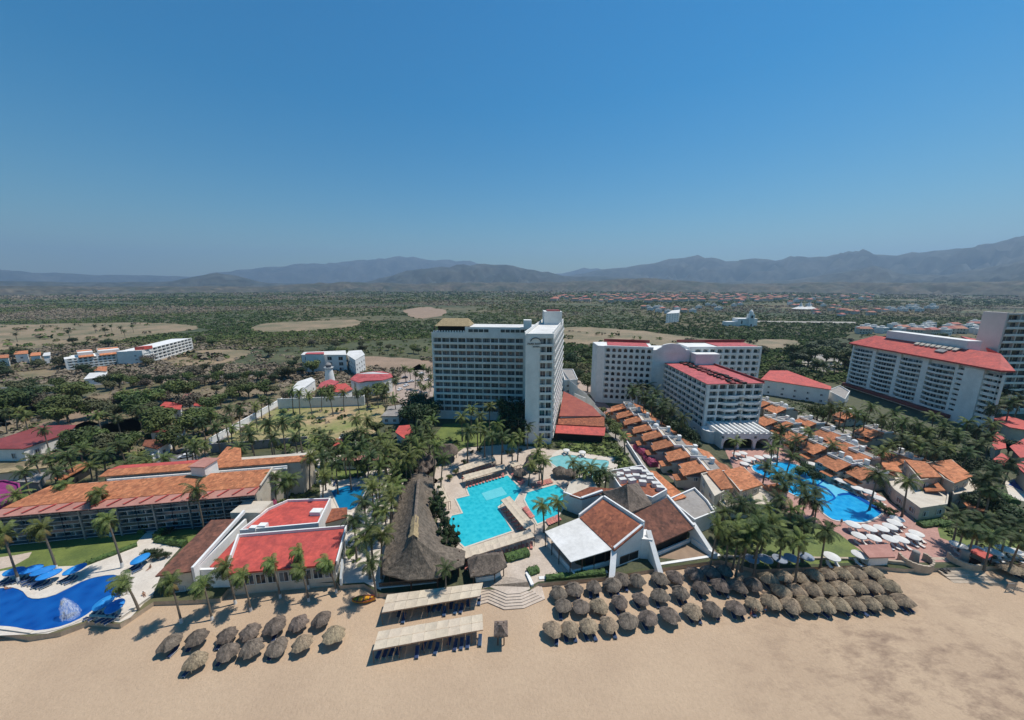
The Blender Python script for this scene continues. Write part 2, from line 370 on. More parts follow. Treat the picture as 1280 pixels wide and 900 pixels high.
def facade(mb, rep, brep, A, B, z0, fh, rows, cols, m0=.4, m1=.4, band=1.1, pier=.35, rec=1.2, out=.0, top=.6, arch=False, wk=('slide','curl','curr','both','both'), balc=None, mi=0, back=True):
    """grid of recessed rooms between A and B (left to right seen from outside); wall plane at A-B, rooms recessed by rec"""
    A = Vector(A[:2]); B = Vector(B[:2]); L = (B-A).length; d = (B-A)/L; n = Vector((d.y, -d.x)); d3 = d.to_3d(); n3 = n.to_3d()
    z1 = z0 + rows*fh; o3 = A.to_3d()
    up = Vector((0,0,1))
    mb.obox(o3+up*z0, d3*m0, -n3*rec, up*(z1-z0), mi); mb.obox(o3+d3*(L-m1)+up*z0, d3*m1, -n3*rec, up*(z1-z0), mi)
    cw = (L-m0-m1)/cols
    for r in range(rows):
        z = z0+r*fh
        b = MB(); b.obox(o3+d3*m0+n3*out+up*z, d3*(L-m0-m1), -n3*.18, up*band, 0)
        b.obox(o3+d3*m0+n3*(out-.18)+up*z, d3*(L-m0-m1), -n3*(rec+out-.18), up*.22, 0)
        ob = b.build(balc or 'balcony_rail', M['white'] if mi == 0 else mi, rep.root)
        for c in range(cols+1):
            if 0 < c < cols: mb.obox(o3+d3*(m0+c*cw-pier/2)+up*(z+band)+n3*(-.02), d3*pier, -n3*(rec-.02), up*(fh-band), mi)
        for c in range(cols):
            w = cw-pier-.06; h = fh-.22-.25
            rep.add(window_mesh(w, h, random.choice(wk), arch), wallmat(A, d, n, m0+(c+.5)*cw, z+.24, -rec+.05))
    mb.obox(o3+d3*m0+up*z1, d3*(L-m0-m1), -n3*rec, up*top, mi)
    mb.obox(o3+up*z1, d3*m0, -n3*rec, up*top, mi); mb.obox(o3+d3*(L-m1)+up*z1, d3*m1, -n3*rec, up*top, mi)
    return d, n
def simple_windows(rep, A, B, z0, z1, fh=3.0, sp=3.2, w=1.4, h=1.3, kind='slide', off=.02, sill=1.0, arch=False):
    A = Vector(A[:2]); B = Vector(B[:2]); L = (B-A).length
    if L < sp*.8: return
    d = (B-A)/L; n = Vector((d.y, -d.x)); nc = max(1, int(L/sp)); nr = max(1, int((z1-z0+.3)/fh))
    for r in range(nr):
        for c in range(nc):
            if z0+r*fh+sill+h > z1-.2: continue
            rep.add(window_mesh(w, h, random.choice(['slide','curl','curr']), arch), wallmat(A, d, n, (c+.5)*L/nc, z0+r*fh+sill, off))
def facing(A, B):                            # does the outside of edge A->B (ccw outline) look at the camera
    d = Vector(B[:2])-Vector(A[:2]); n = Vector((d.y, -d.x)); return n.dot(-(Vector(A[:2])+Vector(B[:2]))/2) > 0
def hall(name, label, cat, px, z, roof='redroof', wall='white', zb=0., over=.5, th=.3, group=None, win=True, fh=3.2, sp=3.6, parapet=None, w=1.5, h=1.4, inset=0, clear=True, root=None, sill=1.0):
    """building measured by its roof outline: px points seen on the picture with their heights z"""
    zs = z if isinstance(z, (list,tuple)) else [z]*len(px)
    pts = [P(x, y, zz) for (x, y), zz in zip(px, zs)]
    q = ccw(pts); c = sum((p for p in q), Vector((0,0,0)))/len(q)
    own = root is None
    if own: root = thing(name, label, cat, (c.x, c.y, zb), group)
    mb = MB(); ins = offset([(p.x,p.y) for p in q], -over if not parapet else 0)
    zt = [p.z-th*.6 for p in q]; mb.prism(ins, zb, zt, 0); mb.build('wall', wall, root)
    if parapet:
        mb = MB(); k = len(q); mb.add([(p.x,p.y,p.z) for p in q], tess(q)); mb.build('roof', roof, root)
        out = offset([(p.x,p.y) for p in q], .12); inn = offset([(p.x,p.y) for p in q], -.22); mb = MB()
        for i in range(k):
            j = (i+1) % k; a0, b0 = q[i].z-.5, q[j].z-.5; a1, b1 = q[i].z+parapet, q[j].z+parapet
            A_, B_, C_, D_ = out[i], out[j], inn[j], inn[i]
            mb.add([(*A_,a0),(*B_,b0),(*C_,b0),(*D_,a0),(*A_,a1),(*B_,b1),(*C_,b1),(*D_,a1)], [(0,1,5,4),(2,3,7,6),(4,5,6,7)])
        mb.build('parapet', 'white2' if wall != 'magenta' else wall, root)
    else:
        MB().slab(q, th).build('roof', roof, root)
    if win:
        rep = Rep(root, 'window'); k = len(ins)
        for i in range(k):
            if facing(ins[i], ins[(i+1)%k]): simple_windows(rep, ins[i], ins[(i+1)%k], zb, min(zt[i], zt[(i+1)%k]), fh, sp, w, h, sill=sill)
        rep.finish()
    if clear: CLEAR.append(offset([(p.x,p.y) for p in q], 1.5))
    return root
# ================================================================== setting
EDGE = [(-160,812),(-60,800),(0,790),(35,796),(75,790),(110,777),(150,780),(192,752),(239,750),(275,748),(285,736),(420,724),(424,732),(455,730),(474,742),(603,736),(662,738),(673,729),(760,721),(818,711),(900,700),(945,712),(1080,706),(1130,711),(1240,708),(1300,702),(1500,690)]
E = [P(x, y, 0) for x, y in EDGE]
def ground_material():
    m, N, L, b = newmat('plain_ground'); b.inputs['Roughness'].default_value = .95
    tc = N.new('ShaderNodeTexCoord')
    def nz(s, det=6, r=.6):
        n = N.new('ShaderNodeTexNoise'); n.inputs['Scale'].default_value = s; n.inputs['Detail'].default_value = det; n.inputs['Roughness'].default_value = r; L.new(tc.outputs['Object'], n.inputs[0]); return n.outputs[0]
    def ramp(i, els):
        c = N.new('ShaderNodeValToRGB'); c.color_ramp.elements[0].position = els[0][0]; c.color_ramp.elements[0].color = (*els[0][1],1)
        c.color_ramp.elements[1].position = els[-1][0]; c.color_ramp.elements[1].color = (*els[-1][1],1)
        for p, col in els[1:-1]: c.color_ramp.elements.new(p).color = (*col,1)
        L.new(i, c.inputs[0]); return c.outputs[0]
    a = ramp(nz(.004, 8), [(.34,(.05,.068,.028)),(.48,(.085,.092,.042)),(.58,(.14,.12,.065)),(.70,(.23,.17,.105))])
    c = ramp(nz(.03, 12, .8), [(.38,(.45,.52,.42)),(.62,(1.3,1.22,1.15))])
    mx = N.new('ShaderNodeMix'); mx.data_type = 'RGBA'; mx.blend_type = 'MULTIPLY'; mx.inputs[0].default_value = 1
    L.new(a, mx.inputs[6]); L.new(c, mx.inputs[7]); L.new(mx.outputs[2], b.inputs['Base Color']); return m
def sand_material():
    m, N, L, b = newmat('beach_sand'); b.inputs['Roughness'].default_value = .95; b.inputs['Specular IOR Level'].default_value = .1
    tc = N.new('ShaderNodeTexCoord')
    def nz(s, det=6, r=.6, st=None):
        n = N.new('ShaderNodeTexNoise'); n.inputs['Scale'].default_value = s; n.inputs['Detail'].default_value = det; n.inputs['Roughness'].default_value = r
        if st:
            mp = N.new('ShaderNodeMapping'); mp.inputs['Scale'].default_value = st; L.new(tc.outputs['Object'], mp.inputs[0]); L.new(mp.outputs[0], n.inputs[0])
        else: L.new(tc.outputs['Object'], n.inputs[0])
        return n.outputs[0]
    cr = N.new('ShaderNodeValToRGB'); e = cr.color_ramp.elements; e[0].position = .3; e[0].color = (.47,.335,.225,1); e[1].position = .7; e[1].color = (.57,.415,.278,1)
    L.new(nz(.05, 8, .6), cr.inputs[0])
    c2 = N.new('ShaderNodeValToRGB'); e = c2.color_ramp.elements; e[0].position = .3; e[0].color = (.87,.865,.86,1); e[1].position = .62; e[1].color = (1.04,1.04,1.04,1)
    L.new(nz(2.0, 7, .8, (1,.7,1)), c2.inputs[0])
    mx = N.new('ShaderNodeMix'); mx.data_type = 'RGBA'; mx.blend_type = 'MULTIPLY'; mx.inputs[0].default_value = 1
    L.new(cr.outputs[0], mx.inputs[6]); L.new(c2.outputs[0], mx.inputs[7])
    # damp seaweed-stained patch on the right
    c3 = N.new('ShaderNodeValToRGB'); e = c3.color_ramp.elements; e[0].position = .47; e[0].color = (0,0,0,1); e[1].position = .66; e[1].color = (1,1,1,1); L.new(nz(.16, 9, .75, (1,2,1)), c3.inputs[0])
    sx = N.new('ShaderNodeVectorMath'); sx.operation = 'DISTANCE'; L.new(tc.outputs['Object'], sx.inputs[0]); q = P(1180, 865, -1); sx.inputs[1].default_value = (q.x+3, q.y-3, -1)
    mr = N.new('ShaderNodeMapRange'); mr.inputs[1].default_value = 40; mr.inputs[2].default_value = 10; mr.inputs[3].default_value = .06; mr.inputs[4].default_value = 1.0; L.new(sx.outputs['Value'], mr.inputs[0])
    ml = N.new('ShaderNodeMath'); ml.operation = 'MULTIPLY'; L.new(c3.outputs[0], ml.inputs[0]); L.new(mr.outputs[0], ml.inputs[1])
    m2 = N.new('ShaderNodeMix'); m2.data_type = 'RGBA'; L.new(ml.outputs[0], m2.inputs[0]); L.new(mx.outputs[2], m2.inputs[6]); m2.inputs[7].default_value = (.27,.185,.13,1)
    L.new(m2.outputs[2], b.inputs['Base Color'])
    n3 = nz(2.6, 8, .75); bp = N.new('ShaderNodeBump'); bp.inputs['Strength'].default_value = 1.0; bp.inputs['Distance'].default_value = .19; L.new(n3, bp.inputs['Height']); L.new(bp.outputs[0], b.inputs['Normal'])
    return m
M['ground'] = ground_material(); M['sand'] = sand_material()
mb = MB(); pts = [(p.x,p.y,0) for p in E] + [(40000,60,0),(40000,40000,0),(-40000,40000,0),(-40000,40,0)]
pts = ccw(pts); mb.add(pts, tess(pts)); mb.add([(p.x,p.y,0) for p in E]+[(p.x,p.y,-1.3) for p in E], [(i,len(E)+i,len(E)+i+1,i+1) for i in range(len(E)-1)], 1)
tag(mb.build('ground', ['ground','stone']), kind='structure')
# beach: gently uneven grid
mb = MB(); nx, ny = 150, 60
for j in range(ny+1):
    for i in range(nx+1):
        x = -190+380*i/nx; y = -30+165*j/ny; zz = -1.0 + .10*noise.noise(Vector((x*.12,y*.12,3))) + .05*noise.noise(Vector((x*.5,y*.5,1)))
        mb.v.append((x,y,zz))
for j in range(ny):
    for i in range(nx): mb.f.append((j*(nx+1)+i, j*(nx+1)+i+1, (j+1)*(nx+1)+i+1, (j+1)*(nx+1)+i)); mb.m.append(0)
o = mb.build('beach', 'sand'); o.data.polygons.foreach_set('use_smooth', [True]*len(o.data.polygons)); tag(o, kind='structure')
# --- resort ground
sheet('scrubland', [(-60,640),(-60,500),(60,490),(200,484),(360,478),(350,508),(262,562),(270,590),(60,600)], .05, 'scrub', clear=False)
sheet('scrubland', [(395,478),(440,462),(500,452),(500,505),(460,506),(350,508),(362,490)], .04, 'scrub', clear=False)
sheet('garden_ground', [(-60,640),(0,606),(60,602),(200,590),(330,565),(480,520),(560,490),(700,470),(900,500),(1060,480),(1340,520),(1340,690),(1240,706),(1080,704),(945,709),(900,698),(818,708),(760,718),(673,726),(606,734),(474,738),(455,727),(285,733),(239,742),(192,748),(110,774),(40,790),(-60,795)], .01, 'bed', clear=False)
sheet('lawn', [(-60,678),(16,680),(171,668),(188,660),(165,684),(140,690),(105,707),(75,708),(40,708),(0,714),(-60,724)], .03, 'lawn')
sheet('sand_patch', [(-40,702),(20,694),(40,690),(36,697),(16,708),(-20,716)], .035, 'deck')
sheet('lawn', smooth([(204,673),(215,665),(240,662),(250,668),(236,680),(212,683)],3), .045, 'lawn')
sheet('pool_deck', [(-60,716),(0,713),(75,708),(105,707),(140,690),(165,685),(190,655),(197,655),(189,675),(227,683),(206,706),(192,742),(163,772),(150,778),(110,775),(60,792),(-60,797)], .025, 'whitedeck')
sheet('path', [(265,590),(395,560),(470,575),(500,592),(530,592),(548,600),(520,640),(490,690),(476,738),(455,728),(424,730),(432,690),(425,650),(400,625),(400,605),(350,600)], .02, 'whitedeck')
sheet('lawn', [(400,578),(462,575),(458,592),(420,598),(398,600)], .035, 'lawn')
sheet('lawn', [(430,690),(443,680),(446,690),(436,700)], .04, 'lawn')
sheet('plaza', [(545,585),(580,560),(640,555),(690,562),(765,570),(768,598),(740,606),(712,618),(700,640),(682,662),(720,705),(760,719),(673,727),(660,734),(606,732),(600,705),(560,690),(548,660),(540,615)], .02, 'deck')
sheet('lawn', [(540,548),(555,530),(640,528),(640,552),(590,558),(560,565)], .03, 'lawn')
sheet('lawn', [(696,545),(760,545),(775,560),(790,585),(800,590),(770,596),(766,572),(700,562)], .03, 'lawn')
sheet('pool_deck', smooth([(688,572),(700,562),(720,566),(745,570),(768,572),(772,583),(762,600),(740,606),(722,600),(700,592),(690,582)],3), .045, 'coping')
sheet('street', [(735,497),(748,497),(790,532),(830,565),(870,592),(895,604),(905,616),(870,625),(830,590),(800,570),(765,535)], .03, 'brickroad')
sheet('path', [(738,502),(746,510),(800,570),(812,590),(800,590),(778,560),(745,525)], .042, 'pale_road')
sheet('court', [(821,697),(816,680),(868,672),(885,676),(900,694),(860,701)], .03, 'dirt')
sheet('lawn', smooth([(700,545),(710,560)]+[(735,545)],1), .04, 'lawn')
sheet('plaza', [(905,560),(1000,560),(1060,592),(1110,625),(1150,652),(1190,660),(1198,676),(1215,702),(1150,703),(1080,702),(1060,682),(1025,655),(985,640),(930,615)], .02, 'pinkdeck')
sheet('lawn', [(905,655),(960,640),(1020,655),(1050,668),(1078,690),(1080,703),(951,708),(925,700),(895,690)], .035, 'lawn')
sheet('lawn', smooth([(1145,645),(1180,642),(1182,655),(1160,658),(1145,652)],3), .035, 'lawn')
sheet('lawn', [(1172,660),(1200,650),(1245,635),(1290,650),(1300,680),(1240,690),(1210,685),(1175,672)], .035, 'lawn')
sheet('path', [(1255,600),(1300,612),(1300,632),(1262,622)], .035, 'whitedeck')
sheet('path', [(1000,545),(1010,545),(1085,590),(1065,592)], .04, 'pale_road')
sheet('service_road', [(958,508),(975,505),(1040,530),(1100,553),(1090,560),(1020,535)], .04, 'pale_road')
# --- fields, tracks and roads behind
sheet('dry_field', [(-60,412),(60,405),(190,404),(250,409),(200,418),(150,425),(80,432),(0,444),(-60,450)], .12, 'dryfield')
sheet('dry_field', [(205,445),(250,438),(310,438),(300,448),(262,458),(215,458)], .10, 'dryfield')
sheet('dry_field', [(330,405),(440,400),(445,408),(380,414),(320,414)], .10, 'dryfield')
sheet('dry_field', [(20,465),(70,462),(72,470),(30,476)], .08, 'dryfield')
sheet('dry_field', [(700,410),(780,412),(900,425),(990,425),(990,436),(900,434),(800,432),(700,428)], .10, 'dryfield')
sheet('dry_field', [(505,388),(540,384),(560,392),(520,398)], .10, 'dirt')
sheet('bare_ground', [(450,445),(540,452),(540,462),(455,458)], .08, 'dirt')
sheet('bare_ground', [(50,530),(130,505),(142,512),(95,531),(60,538)], .06, 'dirt')
sheet('bare_ground', [(-20,515),(60,498),(95,503),(40,520),(0,532)], .05, 'dirt')
sheet('bare_ground', [(120,535),(180,520),(190,533),(140,548)], .05, 'dirt')
sheet('sports_field', [(262,556),(300,532),(350,509),(372,507),(470,507),(480,515),(474,535),(455,545),(400,552),(330,557)], .06, 'fieldgreen')
sheet('road', [(353,498),(358,502),(262,560),(248,562)], .08, 'pale_road')
sheet('road', [(191,579),(231,558),(250,572),(215,590),(180,592)], .07, 'asphalt')
sheet('road', [(120,580),(60,590),(0,597),(-40,597),(-40,604),(60,600),(110,594)], .06, 'asphalt')
sheet('parking_lot', [(486,496),(498,470),(524,455),(545,468),(540,505),(515,512)], .08, 'parking')
sheet('road', [(-60,488),(60,481),(180,474),(300,470),(395,462),(396,465),(300,473),(180,478),(60,485),(-60,493)], .07, 'asphalt')
sheet('road', [(-60,560),(40,548),(110,525),(125,530),(45,560),(-60,580)], .05, 'pale_road')
sheet('road', [(1000,440),(1060,442),(1070,450),(1030,470),(1000,455)], .08, 'pale_road')
sheet('road', [(935,401),(1070,402.5),(1070,404.5),(935,402.5)], .2, 'pale_road')
sheet('service_yard', [(705,470),(742,480),(745,495),(715,488)], .05, 'parking')
# ================================================================== air, light and sky
def ridge(name, D0, prof, depth, amp, m, seed, nx=150, ny=26, xr=(-400,1700)):
    mb = MB(); xs = [p[0] for p in prof]; ys = [p[1] for p in prof]
    for j in range(ny+1):
        t = j/ny
        for i in range(nx+1):
            px = xr[0]+(xr[1]-xr[0])*i/nx
            yy = np.interp(px, xs, ys); top = D(px, min(yy, 357), D0); h = max(0, top.z)
            d = D0 + depth*(t-.45)
            q = D(px, 357, d); bell = max(0, 1-abs((t-.5)*2)**1.3)
            nn = noise.fractal(Vector((q.x/ (depth*.22), q.y/(depth*.22), seed)), .9, 2.1, 7)
            rid = 1-abs(noise.fractal(Vector((q.x/(depth*.11), q.y/(depth*.26), seed+9)), .8, 2.1, 7))*1.9
            cr_ = noise.ridged_multi_fractal(Vector((q.x/(depth*.085), q.y/(depth*.35), seed+3)), 1., 2.1, 5, 1., 2.)
            z = h*bell*(.97+.05*nn+.075*(cr_-1)) + amp*h*bell*(1-bell)*4.2*(rid-.75) + .02*h*nn*bell
            mb.v.append((q.x, q.y, z-4 if h > 0 else -60))
    for j in range(ny):
        for i in range(nx):
            mb.f.append((j*(nx+1)+i, j*(nx+1)+i+1, (j+1)*(nx+1)+i+1, (j+1)*(nx+1)+i)); mb.m.append(0)
    o = mb.build(name, m); o.data.polygons.foreach_set('use_smooth', [True]*len(o.data.polygons)); return tag(o, kind='structure')
M['hill'] = mat('dry_wooded_hills', (.068,.07,.058), (.024,.034,.028), scale=.0022, fine=(.009,.45), detail=10, rough=1)
M['hill2'] = mat('near_dry_hills', (.10,.085,.06), (.035,.045,.028), scale=.005, fine=(.025,.5), detail=10, rough=1)
ridge('mountains', 15000, [(-400,330),(-100,342),(0,336),(60,340),(150,343),(240,345),(270,340),(330,333),(400,329),(450,324),(510,319),(550,324),(580,325),(620,333),(670,340),(700,342),(730,333),(760,337),(830,345),(1700,350)], 4500, .5, 'hill', 1, nx=240)
ridge('mountains', 10500, [(-400,357),(660,357),(690,347),(720,342),(760,336),(800,331),(830,323),(870,320),(900,325),(930,322),(960,324),(985,318),(1010,320),(1030,320),(1050,313),(1068,309),(1090,317),(1110,318),(1140,314),(1180,309),(1230,299),(1280,290),(1340,284),(1450,292),(1700,310)], 4200, .6, 'hill', 2, nx=240)
ridge('hills', 7200, [(-400,352),(-100,354),(0,350),(100,352),(200,352),(240,346),(272,340),(300,345),(330,353),(420,356),(460,352),(500,340),(550,332),(600,328),(640,332),(680,338),(700,344),(760,345),(820,350),(900,352),(980,350),(1050,340),(1090,330),(1130,342),(1180,342),(1230,334),(1280,322),(1400,320),(1700,330)], 2600, .7, 'hill', 3, nx=240)
ridge('hills', 4300, [(-400,357),(330,357),(380,354),(430,351),(460,353),(520,354),(560,352),(620,352),(680,352),(740,350),(800,346),(850,350),(920,354),(980,353),(1060,352),(1180,352),(1300,348),(1400,350),(1700,354)], 1300, .6, 'hill2', 4, nx=260)
ridge('hills', 2900, [(-400,357),(350,357),(370,361),(390,359),(420,355),(450,354),(500,355),(560,356),(620,354),(680,355),(720,357),(1700,357)], 800, .5, 'hill2', 5, nx=260) if False else None
AIR = 7.5e-5
mb = MB(); mb.box(-21000, 21000, -200, 19000, -9, 1750); hz = mb.build('haze', M['white']); tag(hz, kind='stuff')
m = bpy.data.materials.new('hazy_air'); m.use_nodes = True; N = m.node_tree.nodes; N.clear()
ou = N.new('ShaderNodeOutputMaterial'); pv = N.new('ShaderNodeVolumePrincipled'); pv.inputs['Color'].default_value = (.50,.73,1,1); pv.inputs['Density'].default_value = AIR; pv.inputs['Anisotropy'].default_value = .2
m.node_tree.links.new(pv.outputs[0], ou.inputs['Volume']); hz.data.materials.clear(); hz.data.materials.append(m)
SUN = Vector((.42, .20, 1)).normalized(); el = math.asin(SUN.z); az = math.atan2(SUN.x, SUN.y)
ld = bpy.data.lights.new('sun', 'SUN'); ld.energy = 4.7; ld.angle = R(.53); ld.color = (1,.95,.87); lo = bpy.data.objects.new('sun', ld); C.objects.link(lo)
lo.rotation_euler = SUN.to_track_quat('Z','Y').to_euler(); lo.location = (0,0,300)
w = bpy.data.worlds.new('World'); SC.world = w; w.use_nodes = True; N = w.node_tree.nodes; L = w.node_tree.links; bg = N['Background']
sk = N.new('ShaderNodeTexSky'); sk.sky_type = 'NISHITA'; sk.sun_disc = False; sk.sun_elevation = el; sk.sun_rotation = az; sk.air_density = 1.6; sk.dust_density = .25; sk.ozone_density = 4.0; sk.altitude = 60
hs = N.new('ShaderNodeHueSaturation'); hs.inputs['Saturation'].default_value = 1.34; hs.inputs['Value'].default_value = 1.0; hs.inputs['Hue'].default_value = .497
tn = N.new('ShaderNodeMix'); tn.data_type = 'RGBA'; tn.blend_type = 'MULTIPLY'; tn.inputs[0].default_value = 1; tn.inputs[7].default_value = (.80,1.05,1.22,1)
L.new(sk.outputs[0], tn.inputs[6]); L.new(tn.outputs[2], hs.inputs['Color']); L.new(hs.outputs[0], bg.inputs[0]); bg.inputs[1].default_value = .071
SC.view_settings.view_transform = 'Standard'; SC.view_settings.look = 'None'; SC.view_settings.gamma = 1; SC.view_settings.exposure = .04
SC.render.engine = 'CYCLES'; SC.cycles.volume_bounces = 0; SC.cycles.max_bounces = 6
# ================================================================== central tower hotel
def rectblock(mb, A, B, depth, z0, z1, m=0, rec=0):
    A = Vector(A[:2]); B = Vector(B[:2]); d = (B-A).normalized(); n = Vector((d.y,-d.x))
    a = A-n*rec; b = B-n*rec; mb.prism([a, b, b-n*(depth-rec), a-n*(depth-rec)], z0, z1, m)
def text_mesh(s, size, m, thick=.08):
    cu = bpy.data.curves.new('t', 'FONT'); cu.body = s; cu.size = size; cu.extrude = thick; cu.align_x = 'CENTER'; cu.align_y = 'CENTER'; cu.offset = .015*size
    o = bpy.data.objects.new('t', cu); C.objects.link(o); dg = bpy.context.evaluated_depsgraph_get(); me = bpy.data.meshes.new_from_object(o.evaluated_get(dg))
    me.materials.clear(); me.materials.append(M[m]); bpy.data.objects.remove(o); return me
def put_text(root, name, s, size, A, d, n, along, z, m='logo', off=.1):
    me = text_mesh(s, size, m); o = bpy.data.objects.new(name, me); C.objects.link(o); o.parent = root
    p = Vector((A.x+d.x*along+n.x*off, A.y+d.y*along+n.y*off, z)) - Vector(root.location)
    o.matrix_basis = Matrix(((d.x,0,n.x,p.x),(d.y,0,n.y,p.y),(0,1,0,p.z),(0,0,0,1)))
def tower_hotel():
    G = P(656, 556, 0); G2 = P(690, 556, 0)
    root = thing('hotel_tower', 'tall white two-winged hotel tower with an arc emblem and thatched roof terrace', 'hotel', (G.x, G.y, 0))
    rep = Rep(root, 'window')
    # protruding wing (front face towards the beach)
    A = Vector((G.x, G.y)); zt = HZ(G, 417)
    B = Vector((P(689,556).x, G.y)); W = B.x-A.x
    back = P(704.5, 400, zt); dep = back.y-G.y
    sk_ = (back.x - B.x)/dep                      # slight skew of the long side
    n = Vector((0,-1)); d = Vector((1,0))
    mb = MB(); rec = .9
    cut = A.x + W*.52
    A2 = Vector((A.x+sk_*dep*.0, back.y)); 
    mb.prism([(A.x, G.y+rec), (B.x, G.y+rec), (back.x, back.y), (A.x+sk_*dep, back.y)], 0, zt-.6, 0, 1)
    mb.prism([(A.x, G.y), (cut, G.y), (cut, G.y+rec), (A.x, G.y+rec)], 0, zt)
    fh = (zt-3.6)/13
    facade(mb, rep, None, (cut, G.y), (B.x, G.y), 1.9, fh, 13, 2, m0=.05, m1=.35, band=.95, pier=.25, rec=rec, out=.25, top=zt-1.9-13*fh)
    mb.prism([(cut,G.y),(B.x,G.y),(B.x,G.y+rec),(cut,G.y+rec)], 0, 1.9)
    # roof parapets
    for a, b in (((B.x,G.y+rec),(back.x,back.y)), ((A.x,G.y+rec),(A.x+sk_*dep,back.y)), ((A.x+sk_*dep,back.y),(back.x,back.y))):
        a = Vector(a); b = Vector(b); dd = (b-a).normalized(); nn = Vector((dd.y,-dd.x))
        mb.obox((a.x-nn.x*.1,a.y-nn.y*.1,zt-.6), (b-a).to_3d(), (nn*-.3).to_3d(), (0,0,1.2))
    mb.build('wall', ['white','whiteroof'], root)
    # the long sunlit side: shallow stacked balconies
    Rr = Rep(root, 'balcony', 100); L2 = math.hypot(dep-rec, sk_*(dep-rec)); d2 = Vector((back.x-B.x, dep)).normalized()
    bm_ = MB(); nb = 11; cwid = (L2-1.5)/nb
    bm_.box(-cwid*.43, cwid*.43, -.75, 0, 0, .18); bm_.box(-cwid*.43, cwid*.43, -.75, -.62, .18, 1.05); bm_.box(-cwid*.43,-cwid*.43+.12,-.62,0,.18,2.6)
    bme = bm_.mesh('balcony', 'white')
    for r in range(13):
        for c in range(nb):
            Rr.add(bme, wallmat((B.x, G.y+rec), d2, Vector((d2.y,-d2.x)), .8+(c+.5)*cwid, 2.0+r*fh))
            rep.add(window_mesh(1.6, 1.9, 'slide'), wallmat((B.x, G.y+rec), d2, Vector((d2.y,-d2.x)), .8+(c+.5)*cwid, 2.3+r*fh, .02))
    Rr.finish()
    # emblem
    x0 = A.x + W*.36
    em = MB(); pth = [(x0-1.9*math.cos(t), G.y-.18, zt-3.1+1.5*math.sin(t)) for t in np.linspace(.15, math.pi-.15, 14)]
    em.tube([Vector(p) for p in pth], .2, 6); em.build('emblem', 'logo', root)
    put_text(root, 'lettering', 'PARK ROYAL', 1.05, A, d, n, W*.36, zt-3.9); put_text(root, 'lettering', 'IXTAPA', .75, A, d, n, W*.38, zt-5.0)
    # lift house
    mb = MB(); q = P(691, 404, zt); q0 = P(680, 404, zt); mb.box(q0.x, P(702,404,zt).x, q.y-1, q.y+9, zt-.6, HZ((0,q.y-1), 389.5)); mb.build('lift_house', 'white', root)
    mb = MB(); mb.box(q0.x+1.5, P(700,404,zt).x, q.y, q.y+7, HZ((0,q.y-1),389.5), HZ((0,q.y-1),389.5)+.5); mb.build('lift_house_cap', 'maroon', root)
    # back-left wing
    ly = P(544.7, 523, 0).y; lx = P(544, 523).x; zl = HZ((0,ly), 413); ry = ly-4.0
    A = Vector((lx, ly)); B = Vector((G.x+sk_*(ry-G.y)-.0, ry)); mb = MB(); rec = .8
    d = (B-A).normalized(); n = Vector((d.y,-d.x)); L = (B-A).length; fh = (zl-6.4)/12
    rectblock(mb, A, B, 15, 0, zl-1.0, 0, rec=rec)
    rectblock(mb, A, B, rec+.01, 0, 3.2, 0)
    facade(mb, rep, None, A, B, 3.2, fh, 12, 11, m0=.8, m1=5.2, band=1.0, pier=.3, rec=rec, out=.2, top=zl-3.2-12*fh-1.0)
    # the raised roof part on the right
    za = zl-1.0; zb = HZ((0, ry), 409.5); a = A+d*(L*.33); mb2 = MB()
    mb.prism([a, B, B-n*13, a-n*13], za, zb, 0, 1)
    for s0, s1, k in ((.36,.56,4),(.67,.95,6)):
        for i in range(k):
            wv = (s1-s0)*L/k; rep.add(window_mesh(wv-.15, 1.5, 'plain'), wallmat(A, d, n, s0*L+(i+.5)*wv, za+.35, .03))
    mb.obox((A.x,A.y,za), (d*L*.33).to_3d(), (-n*.25).to_3d(), (0,0,.25)); mb.build('wall', ['white','whiteroof'], root)
    # lintel, railing and thatched terrace
    mb = MB()
    for i in range(16): mb.obox((A.x+d.x*(.8+i*1.25)-n.x*.3, A.y+d.y*(.8+i*1.25)-n.y*.3, za+.25), (d*.7).to_3d(), (-n*.12).to_3d(), (0,0,.8))
    mb.build('railing', 'white', root)
    mb = MB(); rf = []
    for (s, t, z) in ((1.5,-.5,3.0),(17.5,-.5,3.0),(17.5,-12,3.0),(1.5,-12,3.0)): rf.append(Vector((A.x+d.x*s+n.x*t, A.y+d.y*s+n.y*t, za+z)))
    ra = (rf[0]+rf[3])/2+d.to_3d()*2.6+Vector((0,0,3.1)); rb = (rf[1]+rf[2])/2-d.to_3d()*1.5+Vector((0,0,3.1))
    mb.add(rf+[ra,rb], [(0,1,5,4),(2,3,4,5),(1,2,5),(3,0,4),(3,2,1,0)]); mb.build('thatched_terrace_roof', 'straw', root)
    for p in rf: mb = MB(); mb.box(p.x-.15,p.x+.15,p.y-.15,p.y+.15,za,za+3); mb.build('terrace_post', 'wood', root)
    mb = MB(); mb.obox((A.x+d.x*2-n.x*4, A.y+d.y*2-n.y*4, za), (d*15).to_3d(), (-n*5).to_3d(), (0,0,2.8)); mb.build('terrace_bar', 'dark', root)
    q = P(661, 410, zb); mb = MB(); mb.box(q.x-2.2,q.x+1.2,q.y,q.y+4,zb-.5,zb+3.4); mb.build('roof_cabin', 'white', root)
    rep.finish()
    CLEAR.append([(A.x-1,A.y-1),(G.x-1,ry-2),(G.x-1,G.y-1),(back.x+2,G.y-1),(back.x+2,back.y),(A.x,A.y+18)])
    return G
tower_hotel()
